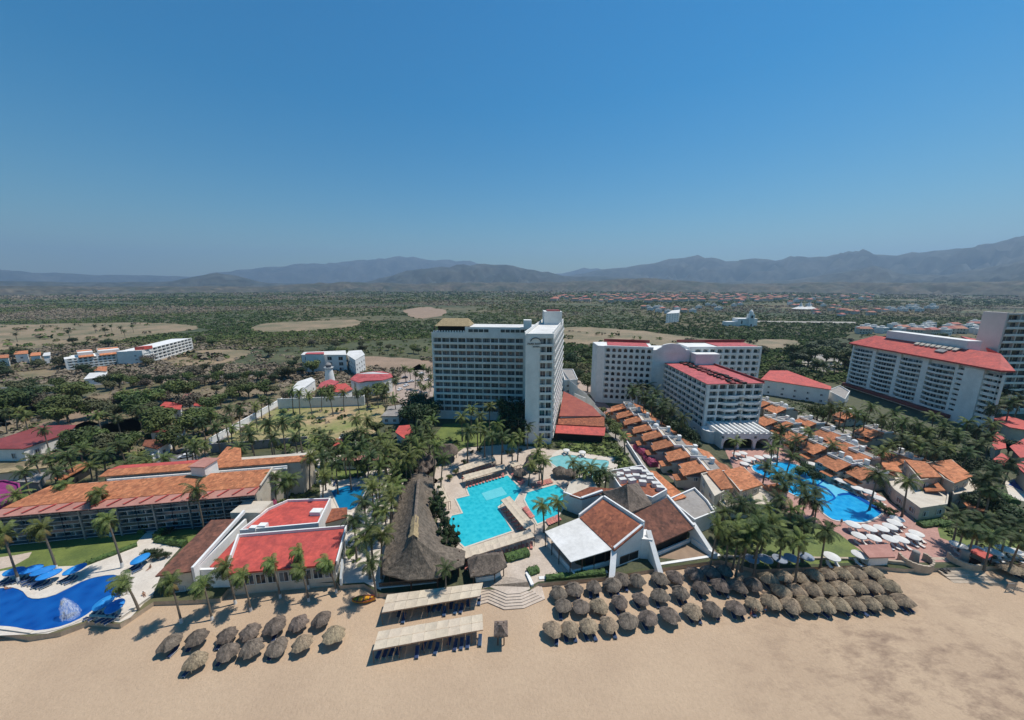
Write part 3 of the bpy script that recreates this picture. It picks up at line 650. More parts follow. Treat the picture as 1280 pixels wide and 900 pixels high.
# ================================================================== white arcaded hotel with three wings
def arcade_hotel():
    zt = 31.3; p0 = P(752, 503, 0); k = HZ(p0, 432)
    zt = k; A = Vector((p0.x, p0.y)); bq = P(816.5, 434, zt); B = Vector((bq.x, bq.y-0.5))
    root = thing('resort_hotel', 'white three-winged arcaded hotel with pink-red roofs and an arched gable', 'hotel', (A.x, A.y, 0))
    rep = Rep(root, 'window'); mb = MB(); rec = 1.0; fh = (zt-1.2-1.5)/9
    d = (B-A).normalized(); n = Vector((d.y,-d.x)); L = (B-A).length
    rectblock(mb, A, B, 15, 0, zt-.3, 0, rec=rec); rectblock(mb, A, B, rec+.01, 0, 1.5)
    facade(mb, rep, None, A, B, 1.5, fh, 9, 8, m0=.6, m1=.4, band=1.25, pier=1.0, rec=rec, out=.1, top=zt-1.5-9*fh, arch=True, wk=('plain','slide','plain'))
    # left side: projecting stair bay
    C0 = P(741, 498, 0); mb.prism([A, A-n*15, (C0.x, A.y+13.5), (C0.x, A.y+1.5)], 0, zt-.2)
    # right back wing
    zr = zt; e = P(953, 433.5, zr); s = P(862, 433.5, zr); A3 = Vector((s.x, s.y)); B3 = Vector((e.x, e.y)); rectblock(mb, A3, B3, 15, 0, zr-.3, 0, rec=rec); rectblock(mb, A3, B3, rec+.01, 0, 1.5)
    facade(mb, rep, None, A3, B3, 1.5, fh, 9, 9, m0=3, m1=1, band=1.25, pier=1.1, rec=rec, out=.1, top=zt-1.5-9*fh, arch=True, wk=('plain','slide','plain'))
    # link with the scalloped gable
    gy = (B.y+A3.y)/2; mb.box(B.x, A3.x, gy, gy+14, 0, zt-1.5); mb.lathe(((B.x+A3.x)/2, gy-.35, zt-3.2), [(0,0),(0,0)], 3)
    g = []; x0, x1 = B.x+2, A3.x-2; 
    for i in range(25):
        t = i/24; bump = 2.6*math.sin(math.pi*t)**.7 + (.7 if .2 < t < .8 else 0); g.append((x0+(x1-x0)*t, zt-1.5+bump))
    N_ = len(g); vs = [(x, gy-.3, z) for x, z in g]+[(x, gy-.3, zt-3) for x, z in g]+[(x, gy+.8, z) for x, z in g]+[(x, gy+.8, zt-3) for x, z in g]
    fs = []
    for i in range(N_-1): fs += [(N_+i, N_+i+1, i+1, i), (2*N_+i, 2*N_+i+1, 3*N_+i+1, 3*N_+i), (i, i+1, 2*N_+i+1, 2*N_+i)]
    mb.add(vs, fs)
    # middle wing running towards the beach
    Fl = P(877, 546, 0); zm = HZ(Fl, 480); Fr = P(955.5, 478.5, zm); Bl = P(819, 447.5, zm)
    Fl2 = Vector((Fl.x, Fl.y)); Fr2 = Vector((Fr.x, Fr.y)); Bl2 = Vector((Bl.x, Bl.y)); Br2 = Vector((Fr2.x-3, Bl2.y))
    fm = (zm-3.5)/7
    dl = (Fl2-Bl2).normalized(); nl = Vector((dl.y,-dl.x)); df = (Fr2-Fl2).normalized(); nf = Vector((df.y,-df.x)); rc = 1.2
    mb.prism([Fl2-nl*rc-nf*rc, Fr2-nf*rc, Br2, Bl2-nl*rc], 0, zm-.25)
    mb.prism([Fl2-nl*rc, Fl2, Bl2, Bl2-nl*rc], 0, 3.0)
    mb.prism([Fl2-nf*rc+df*rc, Fl2+df*rc, Fr2, Fr2-nf*rc], 0, 3.0)
    facade(mb, rep, None, Bl2, Fl2, 3.0, fm, 7, 13, m0=.4, m1=.5, band=1.2, pier=.5, rec=rc, out=.25, top=zm-.2-3-7*fm, arch=True, wk=('plain','slide','plain','curl'))
    facade(mb, rep, None, Fl2+df*.1, Fr2, 3.0, fm, 7, 6, m0=rc, m1=.6, band=1.0, pier=.7, rec=rc-.05, out=.0, top=zm-.2-3-7*fm, arch=False, wk=('plain','slide','both','curl'))
    # curved balcony stacks on the front
    for cc in (.42, .80):
        bb = MB()
        for r in range(1, 6):
            cpt = Fl2+(Fr2-Fl2)*cc; z = 3.0+r*fm; pts = []
            wd = 3.9
            for i in range(9):
                t = -1+2*i/8; q = cpt+df*(wd*t)+nf*(1.7*math.sqrt(max(0,1-abs(t)**3))+.03); pts.append(q)
            for i in range(8): 
                a, b_ = pts[i], pts[i+1]; dd = b_-a; nn = Vector((-dd.y, dd.x)).normalized()*.14
                bb.obox((a.x,a.y,z-.1), dd.to_3d(), nn.to_3d(), (0,0,1.15))
            bb.prism(pts, z-.1, z+.1)
        bb.build('balcony_stack', 'white', root)
    # right side face of the middle wing
    mb.build('wall', ['white','whiteroof'], root)
    # roofs
    rf = MB(); ov = .5
    def roofq(pts, z): rf.slab([(p[0],p[1],z) for p in pts], .25)
    roofq([A+d*1.5-n*2.2, A+d*(L-2)-n*2.2, A+d*(L-2)-n*14.5, A+d*1.5-n*14.5], zt+.0); rf2 = MB()
    L3 = (B3-A3).length; d3 = (B3-A3).normalized(); n3 = Vector((d3.y,-d3.x))
    roofq([A3+d3*(L3*.42)-n3*1.8, B3-d3*1-n3*1.8, B3-d3*1-n3*14.5, A3+d3*(L3*.42)-n3*14.5], zt+.02)
    roofq([Fl2+nf*.3+nl*.3, Fr2+nf*.3, Br2, Bl2+nl*.3], zm+.05)
    rf.build('roof', 'pinkroof', root)
    # roof edge fins: dark red tiled parapets and rooftop units
    pb = MB()
    for (a, b_) in ((A-n*14.6, A+d*L-n*14.6), (A3-n3*14.6, B3-n3*14.6)):
        pb.obox((a.x,a.y,zt), (b_-a).to_3d(), (0,.5,0), (0,0,1.5))
    a = Fr2; b_ = Br2; dd = (b_-a); pb.obox((a.x,a.y,zm), (dd*.97).to_3d(), (-.4,0,0), (0,0,.9)); pb.build('roof_parapet', 'maroon', root)
    ub = Rep(root, 'roof_unit'); um = MB(); um.box(-.9,.9,-.45,.45,0,.7); ume = um.mesh('roof_unit', ['dark'])
    um2 = MB(); um2.box(-.9,.9,-.45,.45,0,.6); ume2 = um2.mesh('roof_unit', ['maroon'])
    for i in range(46):
        t = i/46; 
        for off in (.45, .62):
            q = Fl2+(Bl2-Fl2)*t; w2 = (Fr2-Fl2).length*off; wmax = 14 if t > .9 else 99; p = q + Vector((1,0))*w2*(1-.35*t)
            ub.add(ume if random.random() < .5 else ume2, Matrix.Translation((p.x+random.uniform(-.6,.6), p.y, zm+.08)) @ Matrix.Rotation(.2,4,'Z')) if random.random() < .9 and p.x < Fr2.x-1 else None
    ub.finish()
    # pink parapet boxes where the wings meet
    q = P(882, 447, zm+3); pk = MB(); pk.box(q.x-7, q.x+5, q.y-4, q.y+10, zm-.2, zm+5.5); pk.box(Bl2.x-1, Bl2.x+22, Bl2.y-1, gy+1, zm-.2, zm+4.5); pk.build('stair_house', 'white', root)
    # beach arcade
    ar = MB(); z1 = 6.3; a0 = P(840, 557, 0); a1 = P(963, 556, 0); fy = P(905, 561, 0).y; xa = P(902,561).x; xb = P(962.5,561).x
    npier = 4; span = (xb-xa)/3
    for i in range(4):
        x = xa+span*i; ar.box(x-.45, x+.45, fy, fy+.9, 0, 4.2)
    for i in range(3):
        x0_ = xa+span*i+.45; x1_ = x0_+span-.9; seg = 12
        for j in range(seg):
            t0, t1 = j/seg, (j+1)/seg; za_ = 4.0*math.sqrt(max(0,1-(2*t0-1)**2))*.55+2.0; zb_ = 4.0*math.sqrt(max(0,1-(2*t1-1)**2))*.55+2.0
            xx0 = x0_+(x1_-x0_)*t0; xx1 = x0_+(x1_-x0_)*t1
            ar.add([(xx0,fy,za_),(xx1,fy,zb_),(xx1,fy,5.2),(xx0,fy,5.2),(xx0,fy+.9,za_),(xx1,fy+.9,zb_),(xx1,fy+.9,5.2),(xx0,fy+.9,5.2)], [(0,1,2,3),(5,4,7,6),(1,0,4,5)])
    ar.box(xa-.45, xb+.45, fy-.02, fy+.92, 5.2, z1); ar.box(xa-.45, xa+.2, fy+.9, Fl2.y+1, 0, z1); ar.box(xb-.2, xb+.45, fy+.9, Fl2.y+4, 0, z1)
    for i in range(9): 
        x = xa+(xb-xa)*(i+.5)/9; ar.box(x-.35, x+.35, fy-.3, Fl2.y, z1, z1+.7)
    ar.box(xa, xb, fy+.9, Fl2.y, z1-.5, z1-.02)
    c_ = P(880, 548, 0); ar.lathe((c_.x+1,c_.y-2,0), [(3.2,0),(3.2,5.0),(2.9,5.0),(2.9,4.4),(.0,4.4)], 20)
    ar.build('arcade', 'white2', root)
    rep.finish(); CLEAR.append([(C0.x,A.y-1),(B.x,A.y-2),(Bl2.x-2,Bl2.y),(Fl2.x-3,fy-1),(Fr2.x+3,fy-1),(Fr2.x+2,Fr2.y),(B3.x+2,A3.y-2),(B3.x,A3.y+17),(A.x,A.y+17)])
arcade_hotel()
# ================================================================== right hotel with wavy balconies
def wavy_hotel():
    X = 198.0; y0, y1 = 143.0, 207.0
    a = P(1234, 541, 0); X = a.x; y0 = a.y; zt = HZ(a, 463); t = P(1067, 429, zt); y1 = t.y; X1 = t.x
    A = Vector((X1, y1)); B = Vector((X, y0)); L = (B-A).length; d = (B-A).normalized(); n = Vector((d.y,-d.x))
    root = thing('resort_hotel', 'long white hotel with wavy balconies under a sloping red roof, on the right', 'hotel', (X, y0, 0))
    rep = Rep(root, 'window'); mb = MB(); fh = (zt-2.2-3.4)/9; z0 = 3.4
    rv = B.normalized(); bq = B-n*1.2-d*.3; mb.prism([A-n*1.2, bq, bq+rv*14.5, A-n*20], 0, zt); rectblock(mb, A, B, 1.21, 0, z0, 0)
    def S(s, t=0): q = A+d*s+n*t; return q
    cols = [(.015,.185),(.215,.38),(.41,.56),(.60,.76)]
    edges = [0]+[c for p in cols for c in p]
    for i, (c0, c1) in enumerate(cols):
        s0, s1 = c0*L, c1*L; prev = cols[i-1][1]*L if i else 0
        mb.obox(S(prev).to_3d()+Vector((0,0,z0)), (d*(s0-prev)).to_3d(), (-n*1.2).to_3d(), (0,0,zt-z0))
        bb = MB()
        for r in range(9):
            z = z0+r*fh; k = 10; pts = []
            for j in range(k+1):
                tt = j/k; q = S(s0+(s1-s0)*tt, .15+1.5*math.sin(math.pi*tt)); pts.append(q)
            for j in range(k):
                p, q = pts[j], pts[j+1]; dd = q-p; nn = Vector((dd.y,-dd.x)).normalized()*-.15
                bb.obox((p.x,p.y,z-.15), dd.to_3d(), nn.to_3d(), (0,0,.98))
            bb.prism([S(s1,-1.2), S(s0,-1.2)]+pts, z-.12, z+.05)
            for j in range(4): rep.add(window_mesh((s1-s0)/4-.25, fh-.7, random.choice(['slide','curl','both'])), wallmat(A, d, n, s0+(j+.5)*(s1-s0)/4, z+.1, -1.15))
        bb.build('balcony_stack', 'white', root)
    mb.obox(S(cols[-1][1]*L).to_3d()+Vector((0,0,z0)), (d*(.775-cols[-1][1])*L).to_3d(), (-n*1.2).to_3d(), (0,0,zt-z0))
    facade(mb, rep, None, S(.775*L), S(.815*L), z0, fh, 9, 1, m0=.1, m1=.1, band=1.5, pier=.2, rec=1.0, out=0, top=.1, wk=('plain','slide'), balc='spandrel')
    mb.obox(S(.815*L).to_3d()+Vector((0,0,z0)), (d*.095*L).to_3d()+(n*.0).to_3d(), (-n*1.2).to_3d(), (0,0,zt-z0)); mb.obox(S(.815*L,.5).to_3d(), (d*.10*L).to_3d(), (-n*1.2).to_3d(), (0,0,zt-1.5))
    facade(mb, rep, None, S(.915*L), S(L), z0, fh, 9, 2, m0=.1, m1=.3, band=1.35, pier=.1, rec=1.1, out=.1, top=.1, wk=('plain','slide'))
    bs = MB(); bs.obox(S(0,2.2).to_3d()+Vector((0,0,1.2)), (d*.8*L).to_3d(), (-n*2.6).to_3d(), (0,0,1.6)); bs.build('podium_band', 'maroon', root)
    rf = MB(); e = .0
    eav = [S(-1.2, 1.8), S(L*1.0, 1.8)]; tip = P(1269.5, 463, zt+.2); h = 5.2
    rl, rr = S(3, -9), S(L*.86, -9)
    a0 = Vector((*eav[0], zt)); b0 = Vector((*eav[1], zt)); tp = Vector((tip.x+0, tip.y, zt)); r0 = Vector((*rl, zt+h)); r1 = Vector((*rr, zt+h))
    bk0 = Vector((*S(-1.2,-21), zt)); bk1 = Vector((*S(L*.6,-22), zt)); k1 = P(1231,426,zt+.6); k2 = P(1201,420,zt+4.5)
    vs = [a0,b0,tp,r0,r1,bk0,bk1]; lo_ = [v-Vector((0,0,.7)) for v in vs]; rf.slab([tp,k1,k2,r1], .7); ps = [B.to_3d()*.3+B.to_3d()*.7, k1, k2, Vector((*rr,0))]; mb.prism([(B.x-.6,B.y+.6),(k1.x-3,k1.y-2),(k2.x-2,k2.y-4),(rr.x,rr.y)], 0, zt-.9)
    rf.add(vs+lo_, [(0,1,4,3),(1,2,4),(6,5,3,4),(5,0,3),(7,8,1,0),(8,9,2,1),(4,2,9,11),(13,12,5,6),(12,7,0,5)]); rf.build('roof', 'redroof', root); mb.build('wall', 'white', root)
    ph = MB(); q0 = S(L*.14,-8.5); ph.obox(q0.to_3d()+Vector((0,0,zt+2)), (d*L*.55).to_3d(), (-n*6).to_3d(), (0,0,h+1.8)); ph.build('roof_block', 'grey' if False else 'white', root)
    sk2 = MB()
    for i in range(8): 
        q = S(L*(.40+.035*i), -5.6); sk2.obox(q.to_3d()+Vector((0,0,zt+3.9)), (d*1.9).to_3d(), (-n*2.2).to_3d()+Vector((0,0,1.4)), (0,0,.5))
    sk2.build('skylight', 'cream', root)
    un = MB(); q = S(L*.58,-2.8); un.obox(q.to_3d()+Vector((0,0,zt+2.5)), (d*4).to_3d(), (-n*2).to_3d()+Vector((0,0,1)), (0,0,.5)); un.build('roof_unit', 'grey', root)
    rep.finish(); CLEAR.append([(X-4,y0-3),(X+26,y0-3),(X1+26,y1+3),(X1-4,y1+3)])
wavy_hotel()
def east_tower():
    a = P(1260, 391, 49.6); A = Vector((a.x, a.y)); zt = 49.6; x9 = A.x+.4;  root = thing('apartment_tower', 'tall beige tower with glazed balconies at the right edge behind the red roof', 'tower', (a.x, a.y, 0))
    rep = Rep(root, 'window'); mb = MB(); fh = (zt-3)/14
    mb.box(A.x, x9+2, A.y+1.2, A.y+9, 0, zt); mb.box(A.x, x9, A.y, A.y+1.2, 0, zt); mb.box(x9+2, x9+40, A.y+1.21, A.y+9, 0, zt-1); B0 = (x9+.02, A.y)
    mb.box(x9+.02, x9+36, A.y, A.y+1.2, 0, 2); facade(mb, rep, None, B0, (x9+36, A.y), 2, fh, 14, 6, m0=.5, m1=.5, band=1.1, pier=.5, rec=1.2, out=.4, top=.8, wk=('plain','slide','curl'))
    mb.build('wall', 'beigewall', root); pg = MB()
    for i in range(9): pg.box(A.x+3+i*3.2, A.x+3.3+i*3.2, A.y, A.y+8, zt+2.0, zt+2.3)
    pg.box(A.x+3, A.x+40, A.y+.0, A.y+.4, zt+1.6, zt+2.0); pg.box(A.x+3, A.x+3.4, A.y, A.y+.4, zt, zt+1.6); pg.box(A.x+22, A.x+30, A.y+3, A.y+10, zt-1, zt+1.8); pg.build('roof_pergola', 'cream', root)
    rep.finish(); CLEAR.append([(A.x-2,A.y-11),(A.x+60,A.y-11),(A.x+60,A.y+18),(A.x-2,A.y+18)])
east_tower()
# ================================================================== left hotel with blue glass balconies
def left_hotel():
    a = P(12, 683, 0); b = P(325, 652, 0); A = Vector((a.x,a.y)); B = Vector((b.x,b.y)); L = (B-A).length; d = (B-A)/L; n = Vector((d.y,-d.x))
    ze = HZ(b, 614.5); root = thing('hotel_wing', 'long four-floor hotel wing with blue glass balconies under an orange tiled roof', 'hotel', (a.x,a.y,0))
    fh = (ze-.6)/4; rep = Rep(root, 'window'); mb = MB(); rec = 1.6; dep = 8.5; RI = 2.0
    S = lambda s, t=0: A+d*s+n*t
    mb.prism([S(0,-rec), S(L,-rec), S(L,-dep), S(0,-dep)], 0, ze+.2)
    mb.prism([S(L,.3), S(L+.35,.3), S(L+.35,-dep), S(L,-dep)], 0, [ze-.2, ze-.2, ze+RI, ze+RI] )
    mb.build('wall', 'cream', root)
    bays = 14; cw = L/bays; br = Rep(root, 'balcony', 100)
    bm_ = MB(); bm_.box(-cw/2+.1, cw/2-.1, -.05, rec, 0, .18, 0); bm_.box(-cw/2+.1, cw/2-.1, -.05, .0, .22, .95, 1); bm_.box(-cw/2+.1, cw/2-.1, -.07, -.01, .95, 1.05, 0)
    bm_.box(-.08, .08, -.0, rec, .18, fh-.02, 0)
    bme = bm_.mesh('balcony', ['slabgrey','blueglass'])
    for r in range(4):
        for c in range(bays):
            br.add(bme, wallmat(A, d, n, (c+.5)*cw, .3+r*fh))
            for q in (-.25,.25): rep.add(window_mesh(cw/2-.5, fh-.6, random.choice(['plain','slide'])), wallmat(A, d, n, (c+.5+q)*cw, .5+r*fh, -rec+.05))
    br.finish(); rep.finish()
    fb = MB()
    for c in range(0, bays+1, 2): fb.obox(S(c*cw-.15).to_3d()+(n*.3).to_3d(), (d*.3).to_3d(), (-n*(rec+.3)).to_3d(), (0,0,ze-.1))
    fb.build('party_wall', 'grey', root)
    # roof: pink eave strip, tiled slope
    u0 = Vector((*S(-2,1.6), ze)); u1 = Vector((*S(L+.6,1.6), ze)); v0 = Vector((*S(-.5,-1.2), ze+.6)); v1 = Vector((*S(L+.6,-1.2), ze+.6))
    w0 = Vector((*S(3,-dep), ze+RI)); w1 = Vector((*S(L+.6,-dep), ze+RI))
    e = MB(); e.slab([u0,u1,v1-Vector((0,0,.02)),v0-Vector((0,0,.02))], .2); e.build('eave', 'pinktile', root)
    e = MB()
    for i in range(16):
        q = S(2+i*L/16, 1.2); r_ = S(3.6+i*L/16, -1.0); e.obox((q.x,q.y,ze+.3), (r_-q).to_3d()+Vector((0,0,.42)), (d*.35).to_3d(), (0,0,.14))
    e.build('eave_rib', 'redroof', root)
    e = MB(); e.slab([v0+Vector((0,0,.12)),v1+Vector((0,0,.12)),w1,w0], .3); e.build('roof', 'tile', root)
    e = MB(); e.obox(v1+Vector((0,0,.15))+Vector((.0,0,0)), w1-v1, (d*.35).to_3d(), (0,0,.35)); e.build('verge', 'cream', root)
    # back gallery
    mb = MB(); mb.prism([S(12,-dep-4), S(L+6.5,-dep-4), S(L+8,-dep-10), S(12,-dep-10)], 0, ze+1.6); mb.prism([S(4,-dep), S(L,-dep), S(L+3,-dep-4), S(8,-dep-4)], 0, ze+.1); mb.build('gallery_wall', 'cream', root)
    e = MB(); e.slab([Vector((*S(11,-dep-3.4),ze+1.9)),Vector((*S(L+7.5,-dep-3.4),ze+1.9)),Vector((*S(L+8.5,-dep-6.4),ze+2.5)),Vector((*S(11,-dep-6.4),ze+2.5))], .25); e.build('roof', 'tile', root)
    e = MB(); e.slab([Vector((*S(11,-dep-6.4),ze+2.4)),Vector((*S(L*.66,-dep-6.4),ze+2.4)),Vector((*S(L*.66,-dep-10),ze+1.8)),Vector((*S(11,-dep-10),ze+1.8))], .25); e.build('roof', 'redroof', root)
    cb = Rep(root, 'gallery_arch'); cm = MB(); cm.box(-.9,.9,-.5,0,0,.9); cm.box(-.9,.9,-.9,-.5,0,.4); cme = cm.mesh('gallery_arch', 'white2')
    for i in range(26): cb.add(cme, wallmat(A, d, n, 14+i*(L-10)/26, ze+.15, -dep-3.4))
    cb.finish()
    q = P(256, 588, ze+2.4); sb = MB(); sb.obox((q.x-2,q.y-2,ze), (4.2,-.4,0), (.3,4,0), (0,0,4.6)); sb.build('stair_house', 'white', root)
    sb = MB(); sb.slab([(q.x-2.3,q.y-2.3,ze+4.8),(q.x+2.5,q.y-2.7,ze+4.8),(q.x+2.9,q.y+2.2,ze+5.1),(q.x-1.9,q.y+2.4,ze+5.1)], .25); sb.build('stair_house_roof', 'pinktile', root)
    q = P(300, 577, ze+3); sb = MB(); sb.slab([P(264,580,ze+1.8),P(302,577,ze+1.8),P(301,560,ze+3.0),P(284,558,ze+3.0)], .3); sb.build('roof', 'tile', root)
    CLEAR.append([S(-3,2),S(L+4,2),S(L+10,-dep-12),S(0,-dep-12)])
left_hotel()
# ================================================================== beach restaurant with red roofs (left of centre)
def red_restaurant():
    r = hall('beach_restaurant', 'beach restaurant with bright red flat-sloped roofs and white parapets, behind the leaning palms', 'restaurant', [(284,717),(300,671),(432,660),(419,705)], [4.6,6.2,6.2,4.6], 'redroof', 'cream', zb=-1, over=.4, fh=4, sp=2.1, w=1.9, h=2.4, sill=2.2, th=.4)
    def par(a, b, h=.55, t=.32, name='parapet'):
        m_ = MB(); dd = b-a; nn = Vector((-dd.y, dd.x, 0)).normalized()*t; m_.obox(a-Vector((0,0,.4)), dd, nn, (0,0,h+.4)); m_.build(name, 'white2', r)
    a,b,c,d = P(283,717,4.7), P(299.5,671,6.3), P(432,660,6.3), P(420,705,4.7)
    par(b, c); par(c, d, .7); par(d+Vector((1.2,0,0)), d+Vector((1.5,-2,-3)), 1.2, .4, 'buttress'); par(a, b, .8)
    m_ = MB(); m_.slab([P(262,708,4.2),P(300,668,5.6),P(299,672,5.6),P(283,716,4.3)], .3); m_.build('roof', 'redroof', r)
    hall('', '', '', [(301,665),(335,638),(360,627),(413,625),(398,656)], 5.4, 'redroof', 'white', over=0, parapet=.6, root=r, win=False)
    m_ = MB()
    for (x,y,w_) in ((330,658,1.8),(318,661,1.5),(397,640,2.6)):
        q = P(x,y,5.6); m_.obox(q-Vector((w_/2,w_/2,.2)), (w_,0,0), (0,w_*.7,0), (0,0,1.0))
    m_.build('roof_unit', 'white2', r)
    for i in range(9):
        q = Vector(P(286+15.5*i, 724-1.25*i, 2.0)); q.z = -1; m_ = MB(); m_.obox(q, (.35,0,0), (0,.35,0), (0,0,5.2)); m_.build('veranda_post', 'cream', r)
    r2 = hall('beach_house', 'two storey beach house with weathered brown tiles and a tall white parapet wall', 'house', [(194,720),(264,650),(294,648.5),(239,714)], [4.6,6.6,6.8,4.9], 'browntile', 'cream', zb=-1, over=.5, fh=2.9, sp=3, w=2.4, h=1.2)
    m_ = MB(); a = P(239,712,5.6); b = P(304,640,7.2); dd = b-a; nn = Vector((dd.y,-dd.x,0)).normalized(); m_.obox(Vector((a.x,a.y,-1)), (dd.x,dd.y,0), nn*.5, (0,0,6.3)); m_.obox(Vector((a.x,a.y,5.3)), dd, nn*.5, (0,0,.8)); 
    q = P(239,712,4.6); m_.obox((q.x,q.y+.1,-1), (7.4,.3,0), (0,.5,0), (0,0,5.4)); q2 = Vector((q.x+7.4,q.y,0)); m_.obox((q2.x,q2.y+.1,-1), (dd.x*.55,dd.y*.55,0), (.4,-.1,0), (0,0,4.6)); m_.build('parapet', 'white2', r2)
    m_ = MB(); q = P(304,640,6); m_.box(q.x-2.5,q.x+5,q.y-1,q.y+4,0,6.5); m_.build('stair_house', 'cream', r2)
    hall('beach_restaurant_annex', 'small red-tiled lean-to between the red restaurant and the teal pool', 'annex', [(398,656),(410,636),(434,634),(434,646)], 2.6, 'russettile', 'cream', over=.2, win=False)
red_restaurant()
# ================================================================== white restaurant with clay roofs
def white_restaurant():
    A = P(724.5,647,4.6)
    r = thing('restaurant_building', 'white beachside restaurant with russet clay roofs, grey thatched pyramid and a broad white awning', 'restaurant', (A.x,A.y,0))
    def slab(px, zs, m_, th=.3, name='roof'):
        b = MB(); b.slab([P(x,y,z) for (x,y),z in zip(px,zs)], th); b.build(name, m_, r)
    W = MB()
    # awning and its posts
    slab([(681,664.5),(724.5,647),(767,686),(713.6,702.5)], [3.9,4.6,4.6,3.9], 'whiteroof', .15, 'awning')
    for (x,y) in ((682,666),(690,676),(699,687),(713,701),(728,698),(743,693),(757,689)):
        q = P(x,y,3.8); m_ = MB(); m_.box(q.x-.1,q.x+.1,q.y-.1,q.y+.1,0,3.8); m_.build('awning_post', 'wood', r)
    q0 = P(713.6,702.5,3.9); q1 = P(767,686,4.6); q2 = P(681,664.5,3.9)
    m_ = MB(); m_.obox((q0.x+.5,q0.y+.6,0), (q1.x-q0.x-.5,q1.y-q0.y,0), (.1,.3,0), (0,0,1.1)); m_.obox((q2.x+.7,q2.y,0), (q0.x-q2.x,q0.y-q2.y,0), (.3,.1,0), (0,0,1.1)); m_.build('terrace_wall', 'white', r)
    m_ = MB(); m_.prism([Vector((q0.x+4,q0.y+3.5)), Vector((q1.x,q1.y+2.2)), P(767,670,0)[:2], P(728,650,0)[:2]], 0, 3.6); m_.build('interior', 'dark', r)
    # main clay roof
    slab([(724.5,647),(754,624),(804,658),(768,688)], [4.8,7.2,8.6,4.8], 'russettile', .35)
    a,b,c,d = P(768,688,4.6), P(804,657,8.4), P(754,624,7.0), P(724.5,647,4.6)
    W.add([(a.x,a.y,-.9),(b.x+.2,b.y,-.9),(b.x+.2,b.y,8.9),(a.x,a.y,5.2),(a.x-.15,a.y+.5,-.9),(b.x,b.y+.5,-.9),(b.x,b.y+.5,8.9),(a.x-.15,a.y+.5,5.2)], [(0,1,2,3),(5,4,7,6),(3,2,6,7),(1,5,6,2),(4,0,3,7)])
    for (p,q_,h0) in ((b,c,.9),(c,d,.7)):
        dd = q_-p; nn = Vector((dd.y,-dd.x,0)).normalized()*.45; W.obox(p-Vector((0,0,.5)), dd, nn, (0,0,h0+.6))
    W.obox((b.x,b.y,-.9), (c.x-b.x,c.y-b.y,0), (.3,.2,0), (0,0,7.2))
    # front buttress and lower block to the right
    e = P(818,714,-.5); f = P(806,672,7.0); g = P(822,706,0)
    W.prism([(b.x-.2,b.y-.3),(b.x+2.2,b.y-.6),(b.x+2.2,b.y+3),(b.x-.2,b.y+3)], -.9, 5.2)
    bx = b.x+1.2; W.add([(bx,b.y+1,-.9),(bx,b.y+1,6.5),(bx+1.0,b.y-5.2,0),(bx+1.0,b.y-5.2,-.9),(bx+1.1,b.y+1,-.9),(bx+1.1,b.y+1,6.5),(bx+2.1,b.y-5.2,0),(bx+2.1,b.y-5.2,-.9)], [(0,1,2,3),(7,6,5,4),(1,5,6,2),(3,2,6,7)])
    ax = a.x-.4; W.add([(ax,a.y+1,-.9),(ax,a.y+1,5.0),(ax-1.6,a.y-3.6,.3),(ax-1.6,a.y-3.6,-.9),(ax+1.3,a.y+1,-.9),(ax+1.3,a.y+1,5.0),(ax-.3,a.y-3.6,.3),(ax-.3,a.y-3.6,-.9)], [(3,2,1,0),(4,5,6,7),(2,6,5,1),(7,6,2,3),(0,1,5,4)])
    # right clay roof
    slab([(792,642),(833,622),(867.6,660),(818,681.6)], [6.2,7.4,4.4,3.9], 'browntile', .3)
    s0,s1,s2,s3 = P(792,642,6), P(833,622,7.2), P(866,660,4.2), P(819,681,3.7)
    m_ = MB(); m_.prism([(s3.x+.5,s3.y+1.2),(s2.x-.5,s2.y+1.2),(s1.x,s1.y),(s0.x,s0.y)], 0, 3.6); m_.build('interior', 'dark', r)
    W.obox((s3.x,s3.y+.3,0), (s2.x-s3.x,s2.y-s3.y,0), (0,.35,0), (0,0,1.0)); dd = s2-s1; W.obox(s1+Vector((0,0,-.5)), dd, (.5,.1,0), (0,0,1.3)); W.obox((s2.x,s2.y,-.6), (.9,0,0), (2.6,-5.2,0), (0,0,2.0))
    W.add([(s2.x,s2.y+1,-.8),(s2.x,s2.y+1,5),(s2.x+2.6,s2.y-5.2,.5),(s2.x+2.6,s2.y-5.2,-.8),(s2.x+1,s2.y+1,-.8),(s2.x+1,s2.y+1,5),(s2.x+3.6,s2.y-5.2,.5),(s2.x+3.6,s2.y-5.2,-.8)], [(0,1,2,3),(7,6,5,4),(1,5,6,2)])
    # left rear wing with its white gable walls
    slab([(712,619),(737,608.5),(770,611),(727.6,624)], [5.2,6.4,6.8,5.2], 'russettile', .3)
    t0,t1,t2,t3 = P(704,617,4.8), P(727.6,624,5.2), P(754,613,6.8), P(754,626,5)
    W.obox((t0.x,t0.y,0), (t1.x-t0.x,t1.y-t0.y,0), (.2,.5,0), (0,0,5.3)); W.obox((t1.x,t1.y,0), (t2.x-t1.x,t2.y-t1.y,0), (-.3,.5,0), (0,0,5.2)); W.obox((t1.x,t1.y,4.8), (t2.x-t1.x,t2.y-t1.y,1.2), (-.3,.5,0), (0,0,.8))
    m_ = MB(); m_.prism([(t0.x+.7,t0.y+.7),(t1.x,t1.y+.8),(t2.x,t2.y),P(737,609,0)[:2],P(712,619,0)[:2]], 0, 4.6); m_.build('wall', 'cream', r)
    # thatched pyramid
    cs = [P(752.5,614.7,7.5),P(786.7,641,7.0),P(815.5,630.5,7.0),P(797,603,7.5)]; ap = P(783.5,604.5,12.0)
    th = MB(); k = 6
